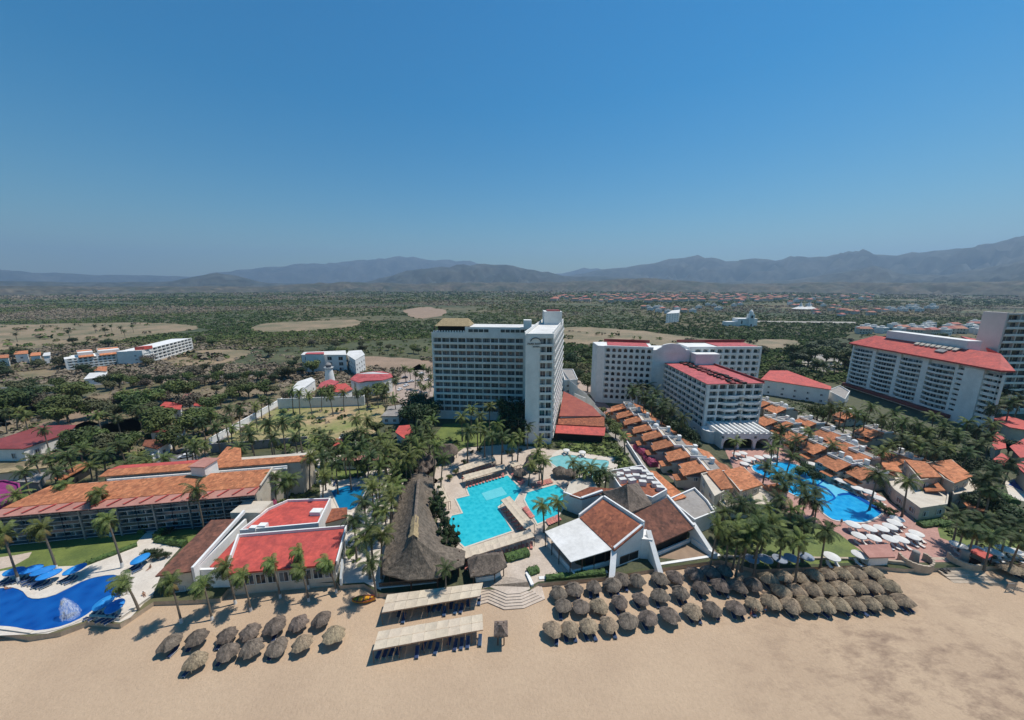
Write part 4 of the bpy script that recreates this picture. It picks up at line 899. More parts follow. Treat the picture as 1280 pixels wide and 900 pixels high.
    for i in range(4):
        p,q_ = cs[i], cs[(i+1)%4]
        for j in range(k):
            for l in range(8):
                def pt(u,v):
                    e_ = p+(q_-p)*v; s = e_+(ap-e_)*u; s = Vector(s); s.z -= .5*math.sin(math.pi*u); return s+Vector((0,0,.18*noise.noise(s*1.3)))
                th.quad(pt(j/k,l/8), pt(j/k,(l+1)/8), pt((j+1)/k,(l+1)/8), pt((j+1)/k,l/8))
    th.slab([c_+Vector((0,0,-.05)) for c_ in cs], .4); th.build('thatched_roof', 'thatch', r)
    m_ = MB(); m_.prism([(c_.x*.9+sum(k_.x for k_ in cs)/40, c_.y*.9+sum(k_.y for k_ in cs)/40) for c_ in cs], 0, 6.8); m_.build('wall', 'white', r)
    # service roof terrace
    sp_ = [P(760,594.5,5.5),P(802,586.7,5.5),P(830,614.7,5.5),P(797,606,5.5)]
    hall('', '', '', [(762,592),(803,585),(833,616),(815,626),(775,612)], 5.6, 'russettile', 'white', over=0, parapet=1.1, root=r, win=False)
    m_ = Rep(r, 'air_conditioner'); um = MB(); um.box(-1,1,-.7,.7,0,1.3); ume = um.mesh('air_conditioner', 'whiteroof')
    for (x,y) in ((775,596),(783,592),(791,590),(799,590),(806,593),(786,599),(795,598),(804,600),(812,602),(819,608),(778,603),(790,604),(812,597),(825,613),(770,598),(803,606)): m_.add(ume, Matrix.Translation(P(x,y,5.6)) @ Matrix.Rotation(random.uniform(-.3,.3),4,'Z'))
    slab([(811.6,588),(820,589),(858,621),(843,626)], [4.2,4.6,4.6,4.2], 'tile')
    m_ = MB(); m_.prism([P(812,589,4)[:2],P(820,590,4)[:2],P(857,621,4)[:2],P(844,625,4)[:2]], 0, 3.9); m_.build('wall', 'white', r)
    hall('', '', '', [(836,626),(868,612),(884,628),(893,642),(868,652)], 4.0, 'greyroof', 'white', over=0, parapet=.7, root=r, win=False)
    W.build('wall', 'white2', r); rep = Rep(r, 'window')
    dv = Vector((b.x-a.x,b.y-a.y)).normalized(); L_ = math.hypot(b.x-a.x,b.y-a.y)
    me = MB(); me.box(-1.3,1.3,-.06,.0,0,1.8,0); me.box(-1.3,1.3,-.1,-.06,1.8,2.0,1); mee = me.mesh('window', ['dark','brownwood'])
    for s in (.38,.72): rep.add(mee, wallmat(a, dv, None, s*L_, .3, 0) if False else wallmat((a.x,a.y), dv, Vector((dv.y,-dv.x)), s*L_, .4, .04))
    CLEAR.append([P(x,y,0)[:2] for x,y in ((670,665),(710,618),(760,590),(810,582),(900,640),(880,690),(815,715),(760,725),(715,710))])
white_restaurant()
# ================================================================== big thatched restaurant and smaller thatches
def loft(eave, ra, rb, rings=9, sag=.6, seg=.9, jit=.16, over=.0):
    mb = MB(); pts = []
    for i in range(len(eave)):
        a = Vector(eave[i]); b = Vector(eave[(i+1)%len(eave)]); k = max(1, int((b-a).length/seg))
        for j in range(k): pts.append(a+(b-a)*j/k)
    ra = Vector(ra); rb = Vector(rb); dr = rb-ra; n = len(pts)
    def tgt(p):
        if dr.length < .01: return ra
        t = max(0, min(1, (p-ra).xy.dot(dr.xy)/dr.xy.length_squared)); return ra+dr*t
    T = [tgt(p) for p in pts]
    for i in range(rings+1):
        t = i/rings
        for j, p in enumerate(pts):
            q = p+(T[j]-p)*t; q = q.copy(); q.z -= sag*math.sin(math.pi*t); q += Vector((0,0,jit*noise.noise(q*1.1)*(1-t*.6)+ (random.uniform(-.12,.05) if i == 0 else 0)))
            mb.v.append(tuple(q))
    for i in range(rings):
        for j in range(n): mb.f.append((i*n+j, i*n+(j+1)%n, (i+1)*n+(j+1)%n, (i+1)*n+j)); mb.m.append(0)
    o = len(mb.v); mb.v += [(p[0]*.99+T[j].x*.01, p[1]*.99+T[j].y*.01, p[2]-.35) for j, p in enumerate(pts)]
    for j in range(n): mb.f.append((o+j, o+(j+1)%n, (j+1)%n, j)); mb.m.append(0)
    mb.f.append(tuple(o+j for j in reversed(range(n)))); mb.m.append(0)
    return mb
def big_thatch():
    ev = ccw([P(x,y,3.6) for x,y in [(478,717),(478,700),(484,672),(493,640),(503,607),(508,596),(524,589),(541,596),(543,614),(536,634),(548,662),(566,684),(582,688),(580,706),(565,712),(548,722),(510,725)]])
    c = P(515,660,0); r = thing('thatched_restaurant', 'huge open-sided restaurant under a long ridged grey palm thatch roof by the beach', 'restaurant', (c.x,c.y,0))
    ra = P(523,600,8.5); rb = P(517,671,10.5)
    mb = loft(ev, ra, rb, 12, .9, .9, .3); mb.build('thatched_roof', 'thatch', r, smooth=False)
    m_ = MB(); pa = [ra+(rb-ra)*t for t in np.linspace(0,1,12)]; m_.tube([p+Vector((0,0,-.05+.1*noise.noise(p)) ) for p in pa], .45, 7); m_.build('ridge_cap', 'thatch', r)
    m_ = MB(); k = 8
    for i in range(k):
        for s in (-1,1):
            t0,t1 = i/k,(i+1)/k; p0 = rb+(ra-rb)*t0*.3; p1 = rb+(ra-rb)*t1*.3
            w0 = .9*(1-.3*t0)*(1+.3*random.random()); m_.quad(p0+Vector((0,0,.5)), p1+Vector((0,0,.5)), p1+Vector((s*w0,0,-.25)), p0+Vector((s*w0,0,-.25))) if s > 0 else m_.quad(p1+Vector((0,0,.5)), p0+Vector((0,0,.5)), p0+Vector((-w0,0,-.25)), p1+Vector((-w0,0,-.25)))
    m_.build('ridge_patch', 'straw', r)
    # posts and base wall
    for i, p in enumerate(offset([(p.x,p.y) for p in ev], -1.3)): m_ = MB(); m_.tube([(p[0],p[1],-.5),(p[0],p[1],4.3)], .16, 6); m_.build('post', 'wood', r)
    m_ = MB(); a = P(474,741,-1); b = P(547,734,-1); m_.obox(Vector((a.x,a.y,-1.1)), (b.x-a.x,b.y-a.y,0), (0,.5,0), (0,0,1.3)); a2 = P(473,702,0); m_.obox(Vector((a.x,a.y+.5,-1.1)), (a2.x-a.x,a2.y-a.y,0), (.4,0,0), (0,0,1.3)); m_.build('base_wall', 'white2', r)
    m_ = MB()
    for i in range(60):
        q = a+(b-a)*(i+.5)/60; m_.box(q.x-.06,q.x+.06,q.y+.15,q.y+.25,.2,1.1)
    m_.obox(Vector((a.x,a.y+.1,1.1)), (b.x-a.x,b.y-a.y,0), (0,.2,0), (0,0,.1)); m_.build('railing', 'brownwood', r)
    m_ = MB(); m_.prism([(p[0],p[1]) for p in offset([(p.x,p.y) for p in ev], -2.4)], .02, .06); m_.build('floor', 'wood', r)
    CLEAR.append([(p.x,p.y) for p in ev])
big_thatch()
def thatch_hut(label, ev, z, ra, rb, m_='thatch', cat='hut', group=None, walls=False, sag=.3):
    ev = ccw([P(x,y,z) for x,y in ev]); c = sum(ev, Vector((0,0,0)))/len(ev)
    r = thing('thatched_hut', label, cat, (c.x,c.y,0), group); loft(ev, P(*ra), P(*rb), 6, sag, .8, .2).build('thatched_roof', m_, r)
    oo = offset([(p.x,p.y) for p in ev], -.7)
    for p in oo[::(2 if len(oo) > 8 else 1)]: p_ = MB(); p_.tube([(p[0],p[1],-.9 if z < 2.2 else 0),(p[0],p[1],z+.4)], .12, 6); p_.build('post', 'wood', r)
    if walls: b = MB(); b.prism(offset([(p.x,p.y) for p in ev], -1.3), 0, 1.1); b.build('counter', 'white', r)
    CLEAR.append([(p.x,p.y) for p in ev]); return r
thatch_hut('low thatched beach bar between the big thatched restaurant and the curved steps', [(584,700),(592,693),(628,689),(634,707),(620,716),(588,721)], 2.9, (597,695,5.0), (624,693,5.0), walls=True, cat='bar')
thatch_hut('broad round thatched hut on the lawn below the tower', smooth([(546,566),(549,557),(562,554),(571,558),(572,566),(562,571),(550,571)],2), 3.2, (556,556,6.6), (563,556,6.6))
thatch_hut('dark thatched hut by the lounger rows left of the kids pool', smooth([(657,578),(660,568),(670,567),(674,576),(667,583)],2), 2.6, (666,569,4.8), (667,569,4.8))
for i, (x,y,w_) in enumerate([(529,568,7),(526,576,8),(527,585,9),(536,571,6),(534,580,7),(541,576,5)]):
    thatch_hut('small conical thatch, number %s in the cluster behind the big thatched roof' % ORD[i], smooth([(x-w_,y+2),(x,y-4),(x+w_,y+2),(x,y+6)],2), 2.6, (x,y-3,4.6), (x+.5,y-3,4.6), group='conical thatches behind the big roof')
# square hut on the sand
thatch_hut('lone square thatched hut on open sand right of the beige canopies', [(617,795),(618,776),(634.5,775),(635,794)], 1.9, (626,781,3.6), (627,781,3.6))
# ================================================================== canvas canopies
def canopy(label, c4, zf, zb_, nx, rows=2, posts=True, name='shade_canopy', beams='brownwood', z0=0., group=None):
    """c4: back-left, back-right, front-right, front-left on the picture"""
    a,b,c,d = P(*c4[0],zb_), P(*c4[1],zb_), P(*c4[2],zf), P(*c4[3],zf); o = (a+b+c+d)/4
    r = thing(name, label, 'canopy', (o.x,o.y,z0), group)
    bi = lambda u,v: (a+(b-a)*u)*(1-v)+(d+(c-d)*u)*v
    for j in range(rows):
        for i in range(nx):
            m_ = MB(); k = 4; g = .006; sag = random.uniform(.08,.2)
            for p in range(k):
                for q in range(k):
                    def pt(s,t):
                        w_ = bi((i+g+s*(1-2*g))/nx, (j+.02+t*.96)/rows); return w_+Vector((0,0,-sag*math.sin(math.pi*s)*math.sin(math.pi*t)+(i%2)*.02))
                    m_.quad(pt(p/k,(q+1)/k), pt((p+1)/k,(q+1)/k), pt((p+1)/k,q/k), pt(p/k,q/k))
            m_.build('canvas_panel', 'canvas', r)
    m_ = MB()
    for j in range(rows+1):
        v = j/rows; m_.tube([bi(0,v)-Vector((0,0,.12)), bi(1,v)-Vector((0,0,.12))], .07, 5)
    m_.build('beam', beams, r)
    for i in range(nx+1):
        for v in ((0,1) if posts else ()):
            if i % 2 == 0 or nx < 6:
                q = bi(i/nx, v); m_ = MB(); m_.tube([(q.x,q.y,z0),(q.x,q.y,q.z-.1)], .07, 6); m_.build('post', beams, r)
    CLEAR.append([(p.x,p.y) for p in (a,b,c,d)]); return bi
CB = {}
CB[0] = canopy('long beige canvas beach canopy nearest the thatched restaurant', [(484,743),(604,728),(600,745),(477,766)], 1.7, 1.5, 9, z0=-1)
CB[1] = canopy('long beige canvas beach canopy out on the sand, the lower one', [(473,789),(603,767),(604,787),(466,813)], 1.7, 1.5, 9, z0=-1)
CB[2] = canopy('beige canvas pergola along the far edge of the turquoise pool', [(578,594),(630,580.5),(631,586),(583,600)], 2.6, 2.5, 8)
CB[3] = canopy('beige canvas pergola behind the one at the far pool edge', [(573,583),(617,569.5),(620,576),(578,589)], 2.6, 2.5, 8)
CB[4] = canopy('beige canvas pergola running out diagonally between the two turquoise pools', [(627,624),(637,620),(668,655),(656,661)], 2.6, 2.6, 2, rows=9) if False else canopy('beige canvas pergola running out diagonally between the two turquoise pools', [(637,620),(668,655),(656,661),(626,625)], 2.6, 2.6, 8)
CB[5] = canopy('beige canvas pergola along the near edge of the turquoise pool', [(577,686),(663,661),(668,671),(582,698)], 2.6, 2.5, 10)
CB[6] = canopy('small beige canvas pergola beside the big thatched roof', [(543,604),(552,603),(563,626),(552,629)], 2.6, 2.5, 4)
canopy('tiny beige pergola at the right end of the lounger rows', [(636,577),(645,575),(650,581),(641,584)], 2.6, 2.5, 2, rows=1)
# ================================================================== pools
pool('', [(0,783),(-30,784),(-80,775),(-80,745),(-30,738),(0,736),(16,735),(29,740),(35,747),(48,749),(69,744),(101,728),(120,722),(142,719),(152,724),(152,740),(150,747),(133,750),(118,762),(100,774),(75,784),(45,789),(21,785)], 'poolblue', 2, 'whitedeck', .6)
pool('', [(582.7,608.7),(634.7,594.7),(652,612.7),(643,627),(638,622),(622,634),(640,664),(581,684),(566,671),(558,656),(565,645),(579,642),(570,624),(587,620)], 'poolcyan', 0)
sheet('pool_shelf', [(602,616.7),(608,626),(634,618),(627,608.7)], .08, 'shelf', clear=False)
pool('', [(659,616),(695,606),(710,618),(706,630),(697,645),(672,655),(664,641),(656,625)], 'poolcyan', 0)
pool('', [(686,574.7),(704,568.7),(720,570),(733,573),(746.7,575),(760.7,576.7),(758.7,586.7),(755,596),(744,598.7),(732,594),(720,587),(704,588)], 'poolpale', 3)
pool('', [(414,614),(434.7,606.7),(442.7,609),(457,604),(459,611),(446,633),(438.7,638),(424.7,637)], 'poolteal', 0)
pool('', [(940,583),(945,580.7),(953,580.7),(960,582),(969,578.7),(985,579),(1006.7,585),(1024,594.7),(1030,600),(1044,608),(1060,614.7),(1074,619),(1082.7,625),(1095,633),(1102.7,641),(1090.7,649),(1080,653),(1066.7,652.7),(1045,650.7),(1036,646.7),(1026,638),(1024,630),(1005,624),(986.7,616),(966.7,601),(953,594),(943,589)], 'poolazure', 2)
sheet('pool_shelf', [(1024,600),(1031,601),(1060,616),(1050,617),(1044,622),(1036,616),(1024,609)], .08, 'shelf2', clear=False)
pool('', [(1260,606),(1268,600),(1320,612),(1320,626),(1290,620)], 'poolblue', 0, 'whitedeck')
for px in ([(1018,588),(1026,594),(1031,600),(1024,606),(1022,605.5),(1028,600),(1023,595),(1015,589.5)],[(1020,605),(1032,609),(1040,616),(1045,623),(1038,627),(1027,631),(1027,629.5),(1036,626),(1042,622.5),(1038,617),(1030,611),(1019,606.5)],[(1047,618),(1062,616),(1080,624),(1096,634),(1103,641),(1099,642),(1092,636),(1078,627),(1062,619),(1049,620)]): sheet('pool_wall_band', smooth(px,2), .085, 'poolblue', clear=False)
# fountain
def fountain():
    q = P(80,768,.1); r = thing('pool_fountain', 'fanned white water jet spraying up from the deep blue pool', 'fountain', q)
    m = bpy.data.materials.new('water_spray'); m.use_nodes = True; N = m.node_tree.nodes; L = m.node_tree.links; b = N['Principled BSDF']; b.inputs['Base Color'].default_value = (.92,.95,.97,1); b.inputs['Roughness'].default_value = .5
    tc = N.new('ShaderNodeTexCoord'); mp = N.new('ShaderNodeMapping'); mp.inputs['Scale'].default_value = (3,3,.7); L.new(tc.outputs['Object'], mp.inputs[0]); nz = N.new('ShaderNodeTexNoise'); nz.inputs['Scale'].default_value = 1.6; nz.inputs['Detail'].default_value = 5; L.new(mp.outputs[0], nz.inputs[0])
    mr = N.new('ShaderNodeMapRange'); mr.inputs[1].default_value = .4; mr.inputs[2].default_value = .7; mr.inputs[3].default_value = .02; mr.inputs[4].default_value = .34; L.new(nz.outputs[0], mr.inputs[0]); L.new(mr.outputs[0], b.inputs['Alpha']); M['spray'] = m
    rs_ = random.Random(4)
    for layer in range(4):                    # thin falling curtains of water fanning to one side
        w = MB(); na = 16; nt = 9; hh = 3.9-.25*layer; rr = 2.7-.3*layer; g = []
        for k in range(na+1):
            a = R(-28)+R(78)*k/na; edge = 1-.25*abs(2*k/na-1)**2
            g.append([q+Vector((math.cos(a)*rr*(t/nt)+rs_.uniform(-.06,.06), -math.sin(a)*2.0*(t/nt)+rs_.uniform(-.06,.06), max(.02, hh*edge*(1-abs(2*(.2+.8*t/nt)-1)**2)))) for t in range(nt+1)])
        for k in range(na):
            for t in range(nt): w.quad(g[k][t], g[k][t+1], g[k+1][t+1], g[k+1][t])
        w.build('water_jet', 'spray', r)
    w = MB()
    w.lathe(q+Vector((2.4,-.5,-.04)), [(0,.06),(.5,.05),(.9,.02)], 20); w.build('foam', 'spray', r)
    w = MB(); w.tube([q+Vector((0,0,-.1)), q+Vector((0,0,.5))], .12, 8); w.build('nozzle', 'metal', r)
fountain()
# ================================================================== villas
def villa_proto(dome):
    r = thing('villa', 'x', 'villa', (0,0,0)); w = MB()
    # row runs along +y (8 m), front faces -x, depth 14 m
    w.box(0, 5.6, .2, 7.8, 0, 3.8); w.box(5.6, 10.4, .1, 7.9, 0, 5.9); w.box(10.4, 14, .3, 7.7, 0, 4.9); w.box(-2.6, 0, .3, 3.4, 0, 2.6)
    w.build('wall', 'cream', r)
    a = MB(); a.slab([(-1.2,-.1,4.3),(5.4,-.1,6.5),(5.4,4.1,6.5),(-1.2,4.1,4.3)], .25); a.build('roof', 'tiley', r)
    a = MB(); a.slab([(-.2,4.2,3.9),(5.8,4.2,5.9),(5.8,8.2,5.9),(-.2,8.2,3.9)], .25); a.build('roof', 'tiley', r)
    a = MB(); a.slab([(10.2,-.1,6.2),(14.8,-.1,4.6),(14.8,8.0,4.6),(10.2,8.0,6.2)], .25); a.build('roof', 'tiley', r)
    a = MB(); a.slab([(-3.2,0,2.5),(.2,0,3.2),(.2,3.8,3.2),(-3.2,3.8,2.5)], .18); a.build('porch_roof', 'tile', r)
    a = MB(); a.box(7.2,10.4,0,8,5.9,6.1); a.box(5.6,7.4,0,8,5.2,5.4); a.build('flat_roof', 'greyroof', r)
    a = MB()
    for (x0,x1,y0,y1) in ((5.5,10.5,-.1,.15),(5.5,10.5,7.85,8.1),(5.5,5.75,.15,7.85)): a.box(x0,x1,y0,y1,6.0,6.7)
    a.build('parapet', 'white2', r)
    if dome: a = MB(); a.lathe((7.6,2.4,6.1), [(1.15,0),(1.15,1.0),(1.0,1.5),(.7,1.85),(.3,2.0),(0,2.05)], 14); a.build('dome', 'white2', r)
    a = MB(); a.box(8.6,9.6,5.2,6.4,6.1,7.7); a.box(8.5,9.7,5.1,6.5,7.7,7.9); a.build('chimney', 'white2', r)
    rep = Rep(r, 'window')
    for (y,z,k) in ((2.2,3.0,1),(6.1,.9,1),(6.1,2.9,0)): rep.add(window_mesh(1.8,1.3,'slide'), wallmat((0,8), Vector((0,-1)), Vector((-1,0)), 8-y, z, .02))
    for s in (2.5,5.2): rep.add(window_mesh(1.3,1.3,'curl'), wallmat((0,.2), Vector((1,0)), Vector((0,-1)), s, 2.6, .02))
    a = MB(); a.box(-.08,.02,5.2,6.3,0,2.1); a.build('door', 'wood', r)
    return r
class Two:
    def __init__(s, a, b): s.p = (Placer(a), Placer(b)); s.k = 0
    def put(s, *a): s.k += 1; s.p[s.k % 3 == 1].put(*a)
    def done(s): s.p[0].done(); s.p[1].done()
VP = Two(villa_proto(False), villa_proto(True))
r1 = [(768,511),(776,519),(785,527),(796,536),(808,546),(820,557),(838,570),(856,586)]
for i, (x,y) in enumerate(r1):
    q = P(x-4,y,4.5); VP.put((q.x,q.y-4,0), R(-7+random.uniform(-2,2)), (1.02,1.0,1+random.uniform(-.06,.08)), '%s villa of the clay-roofed row beside the brick street, counted from the far end' % ORD[i], 'villas along the brick street'); CLEAR.append([(q.x-4,q.y-5),(q.x+17,q.y-5),(q.x+17,q.y+5),(q.x-4,q.y+5)])
r2 = [(962,527),(975,512),(983,531),(1000,547),(1010,530),(1022,560),(1040,545),(1056,558),(1050,580),(1075,572),(1080,590),(955,505)]
for i, (x,y) in enumerate(sorted(r2, key=lambda p: p[1])):
    q = P(x,y,4.5); VP.put((q.x-4,q.y-4,0), R(8+random.uniform(-6,6)), (.82,.95,.95), '%s villa from the back in the clay-roofed group behind the azure pool' % ORD[i], 'villas above the azure pool'); CLEAR.append([(q.x-6,q.y-5),(q.x+9,q.y-5),(q.x+9,q.y+5),(q.x-6,q.y+5)])
for i, (x,y,s,l) in enumerate([(1092,540,.9,'villa with orange roof among palms below the podium of the wavy-balconied hotel'),(1124,572,.9,'small villa half hidden by palms behind the stepped white villa block'),(1060,518,.8,'low pink-roofed pavilion beside the service road')]):
    q = P(x,y,4.5); VP.put((q.x-4,q.y-4,0), R(10), (s,s,.85), l, None)
VP.done()
def big_villa(label, parts, walls, px_win=True):
    c = P(*parts[0][0][0], 0); r = thing('villa_block', label, 'villa', (c.x,c.y,0))
    for px, zs, m_ in parts:
        a = MB(); a.slab([P(x,y,z) for (x,y),z in zip(px,zs)], .3); a.build('roof', m_, r)
    w = MB(); rep = Rep(r, 'window')
    for px, z in walls:
        pts = ccw([P(x,y,z)[:2] for x,y in px]); w.prism(pts, 0, z); k = len(pts)
        for i in range(k):
            if facing(pts[i], pts[(i+1)%k]): simple_windows(rep, pts[i], pts[(i+1)%k], 0, z, 3.0, 4.2, 1.8, 1.5, arch=False)
        CLEAR.append(offset(pts, 1.5))
        o = offset(pts, .1); inn = offset(pts, -.2)
        for i in range(k): j = (i+1)%k; w.add([(*o[i],z),(*o[j],z),(*inn[j],z),(*inn[i],z),(*o[i],z+.6),(*o[j],z+.6),(*inn[j],z+.6),(*inn[i],z+.6)], [(0,1,5,4),(2,3,7,6),(4,5,6,7)])
    w.build('wall', 'cream', r); return r
big_villa('large villa block with two bright orange tiled roofs above the dense palms', [([(882,589),(901,585.5),(917,610),(901.5,611.5)],[6.4,8,8,6.4],'tiley'),([(904.5,588.5),(928,582.5),(954,605.5),(924,614.5)],[6.8,8.2,8.2,6.4],'tiley'),([(953,607),(972,604),(985,613),(968,620)],[4,4.6,4.6,4],'tiley')],
    [([(876.5,594),(900,589),(912,612),(893,622)],5.9),([(905,592),(930,586),(950,606),(925,616)],6.1),([(893,622),(925,616),(950,606),(985,614),(960,632),(905,636)],3.4)])
big_villa('stepped white villa block with arched ground floor and clay roofs beside the azure pool', [([(1130.5,574),(1157.5,577),(1177,596),(1152,596.5)],[7.4,8.2,8,6.8],'tiley'),([(1159,578.5),(1189,574),(1216,595),(1193.5,604)],[7.8,8.8,8.2,7.2],'tiley'),([(1150,601),(1170,600),(1182,613),(1157,614)],[4.4,5.4,5,4],'tiley'),([(1100,577),(1120,580),(1128,590),(1108,588)],[4.6,5.2,5.2,4.6],'tiley')],
    [([(1130,578),(1160,580),(1180,598),(1150,602)],6.2),([(1160,580),(1190,577),(1212,597),(1192,606),(1180,600)],6.6),([(1095,585),(1140,590),(1152,602),(1186,612),(1183,632),(1150,637),(1118,614)],3.3),([(1186,606),(1212,600),(1222,615),(1192,620)],4.2)])
# ================================================================== other buildings near the resort
hall('low_hall', 'low white hall with a broad faded red hipped roof between the two big right-hand hotels', 'hall', [(951,474),(962,463),(984,463),(1039,483),(1039,487),(972,477)], [9,10,10.5,9.5,8.6,8.6], 'redroof', 'white', sp=5, w=1.2, h=1.2)
hall('service_building', 'white flat-roofed service block beside the low red-roofed hall', 'building', [(1035,489),(1050,483),(1062,490),(1056,500)], 6, 'greyroof', 'white', over=0, parapet=.6)
hall('lobby_building', 'lobby building with a terracotta upper roof stepping down beside the hotel tower', 'building', [(704.5,489),(717,495),(741,508),(752,520),(699,520)], [9,9,8,7,7], 'brickred', 'white', win=False)
r = hall('lobby_terrace', 'wide brown and red tiled lobby terrace roof at the foot of the hotel tower', 'building', [(699,516),(755.6,521),(755.6,533),(697,530)], [6.6,6.6,5.2,5.2], 'russettile', 'white', win=False)
hall('', '', '', [(695.5,531),(757,534),(755.6,544.6),(694,541)], [4.8,4.8,3.6,3.6], 'redroof', 'dark', win=False, root=r, over=.8)
r = thing('stepped_wall', 'stepped white boundary walls climbing beside the red lobby roof', 'wall', P(735,505)); w = MB()
for i, (x0,y0,x1,y1) in enumerate([(704,470,712,481),(712,481,722,489),(718,497,732,503),(722,489,734,497),(734,497,744,508),(728,508,745,514),(744,508,757,521)]):
    a = P(x0,y0,6); b = P(x1,y1,6); w.obox(Vector((a.x,a.y,0)), (b.x-a.x,b.y-a.y,0), (0,.5,0), (0,0,9-i*.4))
w.build('wall', 'white2', r)
hall('tennis_office', 'white boxy office left of the parking behind the tower', 'building', [(702,462),(716,462),(722,475),(706,476)], 8, 'greyroof', 'white', over=0, parapet=.5)
# left side
hall('warehouse', 'long maroon roofed warehouse with white front, far left', 'warehouse', [(-30,550),(0,548),(51,532),(95,531),(88,540),(28,561),(-30,561)], [6.4,6.4,6,5.6,5,5,5], 'maroon', 'white', sp=6, w=1.5, h=2)
hall('pink_house', 'vivid magenta painted house at the left edge beside the tiled hotel wing', 'house', [(-30,606),(6,602),(24,606),(26,615),(5,633),(-30,640)], [7,7,7,6,6,6], 'magenta', 'magenta', over=0, parapet=.5)
hall('carport', 'long orange tiled shed roof angled towards the parking, behind the tiled hotel wing', 'shed', [(66,597),(105,577),(113,580),(75,601)], 3.6, 'tile', 'dark', win=False)
hall('carport', 'low ochre roofed shed along the left street', 'shed', [(-40,590),(60,580),(61,584),(-40,596)], 3.4, 'straw', 'cream', win=False)
hall('court_roof', 'grey flat canopy over the service court at far left', 'shed', [(20,602),(38,592),(58,590),(48,603)], 3.2, 'greyroof', 'grey', win=False)
for lab, px, z, rf_ in [('left one of two red roofed houses at the back of the palm grove',[(198,509),(206,502),(228,504),(226,512)],5,'redroof'),('right one of two red roofed houses at the back of the palm grove',[(242,507),(243,501),(260,501),(258,508)],5,'redroof'),('long red roofed house with pink walls behind the parked street',[(186,540),(193,534),(232,532),(228,540)],4.6,'maroon'),('russet tiled house in front of the long red roofed house',[(178,557),(181,550),(208,548),(212,552),(196,561)],4.2,'russettile'),('pale pink roofed bungalow near the left palm grove',[(226,499),(231,492),(242,491),(244,498)],4.6,'pinktile'),('small clay roofed bungalow by the right edge of the left grove',[(234,520),(250,513),(254,517),(240,524)],4,'pinktile'),
    ('red hipped roof house tucked in palms right of the sports field',[(494,540),(499,532),(512,531),(516,541),(508,550)],5,'redroof'),('second red roofed cabin just below the red hipped house in the palms',[(502,556),(505,549),(514,551),(513,560)],4,'redroof'),('red roofed cabin left of the sports field palms',[(416,558),(420,548),(428,549),(427,556)],4,'redroof'),('white roofed shed at the near edge of the sports field',[(423,548),(427,542),(447,541),(444,546)],4,'whiteroof'),('pink tiled long cabin behind the teal pool',[(427,576),(428,570),(486,568),(487,575)],3.4,'pinktile'),('grey roofed shed at the right end of the sports field',[(476,520),(483,513),(505,511),(499,520)],4,'greyroof'),('brown fenced shed beside the parking',[(485,508),(505,505),(510,511),(483,512)],3,'greyroof')]:
    hall('house', lab, 'house', px, z, rf_, 'white', over=.4, sp=3.6)
# middle distance
def complex_left():
    r = thing('apartment_block', 'long white apartment block with orange tiled roof terraces, front one of the far-left pair', 'apartments', P(84,463)); rep = Rep(r, 'window'); w = MB()
    def blk(x0,y0,x1,y1,ytop,dep,cols,rows,bt='cream'):
        a = P(x0,y0,0); b = P(x1,y1,0); zt = HZ(a, ytop); A = Vector((a.x,a.y)); B = Vector((b.x,b.y)); rectblock(w, A, B, dep, 0, zt-.3, 0, rec=1.2); fh = (zt-1)/rows
        facade(w, rep, None, A, B, .8, fh, rows, cols, m0=1.5, m1=1, band=.9, pier=.9, rec=1.2, out=.2, top=max(.1,zt-.8-rows*fh))
        w.box(min(a.x,b.x),max(a.x,b.x),a.y-.001,a.y,0,0.01) if False else None; rectblock(w, A, B, 1.21, 0, .8); CLEAR.append(offset([A,B,(B.x-5,B.y+dep),(A.x-5,A.y+dep)], 3)); return A,B,zt
    A,B,z = blk(84,464,161,455,449,22,12,4)
    w.build('wall', 'white', r); d = (B-A).normalized(); n = Vector((d.y,-d.x)); L = (B-A).length
    for s0,s1,m_ in ((.22,.46,'tile'),(.55,.9,'tile')):
        m__ = MB(); p = lambda s,t,zz: Vector((A.x+d.x*s*L+n.x*t, A.y+d.y*s*L+n.y*t, zz)); m__.slab([p(s0,1,z+.4),p(s1,1,z+.4),p(s1,-12,z+4.2),p(s0,-12,z+4.2)], .4); m__.build('roof', m_, r)
        m__ = MB(); m__.prism([p(s0,-2,0).xy,p(s1,-2,0).xy,p(s1,-20,0).xy,p(s0,-20,0).xy], z-.2, z+3.4); m__.build('upper_floor', 'white', r)
    rep.finish(); r = thing('apartment_block', 'white apartment block with galleried long side, rear one of the far-left pair', 'apartments', P(163,456)); rep = Rep(r, 'window'); w = MB()
    A,B,z = blk(163,457,183,455,440,60,2,4) if False else blk(181,456,242,437,438,16,12,4)
    a = P(163,457,0); rectblock(w, (a.x,a.y), (A.x,A.y), 14, 0, z, 0); simple_windows(rep, (a.x,a.y), (A.x,A.y), 0, z, 3, 5); w.build('wall', 'white', r)
    m__ = MB(); m__.prism([(a.x+3,a.y+3),(A.x-1,A.y+3),(A.x-1,A.y+10),(a.x+3,a.y+10)], z+.02, z+2.4); m__.build('upper_floor', 'redroof', r); rep.finish()
complex_left()
hall('pavilion', 'low orange tiled pavilion in front of the far-left apartments', 'pavilion', [(117,463),(124,458),(134,458),(133,464)], 5, 'tile', 'white')
hall('pavilion', 'white roofed pavilion in front of the far-left apartments', 'pavilion', [(104,474),(112,466),(134,465),(132,471)], 4, 'whiteroof', 'white', win=False)
for i,(x,y,w_,c_) in enumerate([(2,444,18,'tile'),(26,439,18,'tile'),(44,441,14,'tile'),(58,441,10,'whiteroof')]): hall('house', '%s house from the left in the small group at the far left edge' % ORD[i], 'house', [(x-w_/2,y+4),(x-w_/2+2,y),(x+w_/2,y-1),(x+w_/2,y+3)], 8, c_, 'white', sp=5)
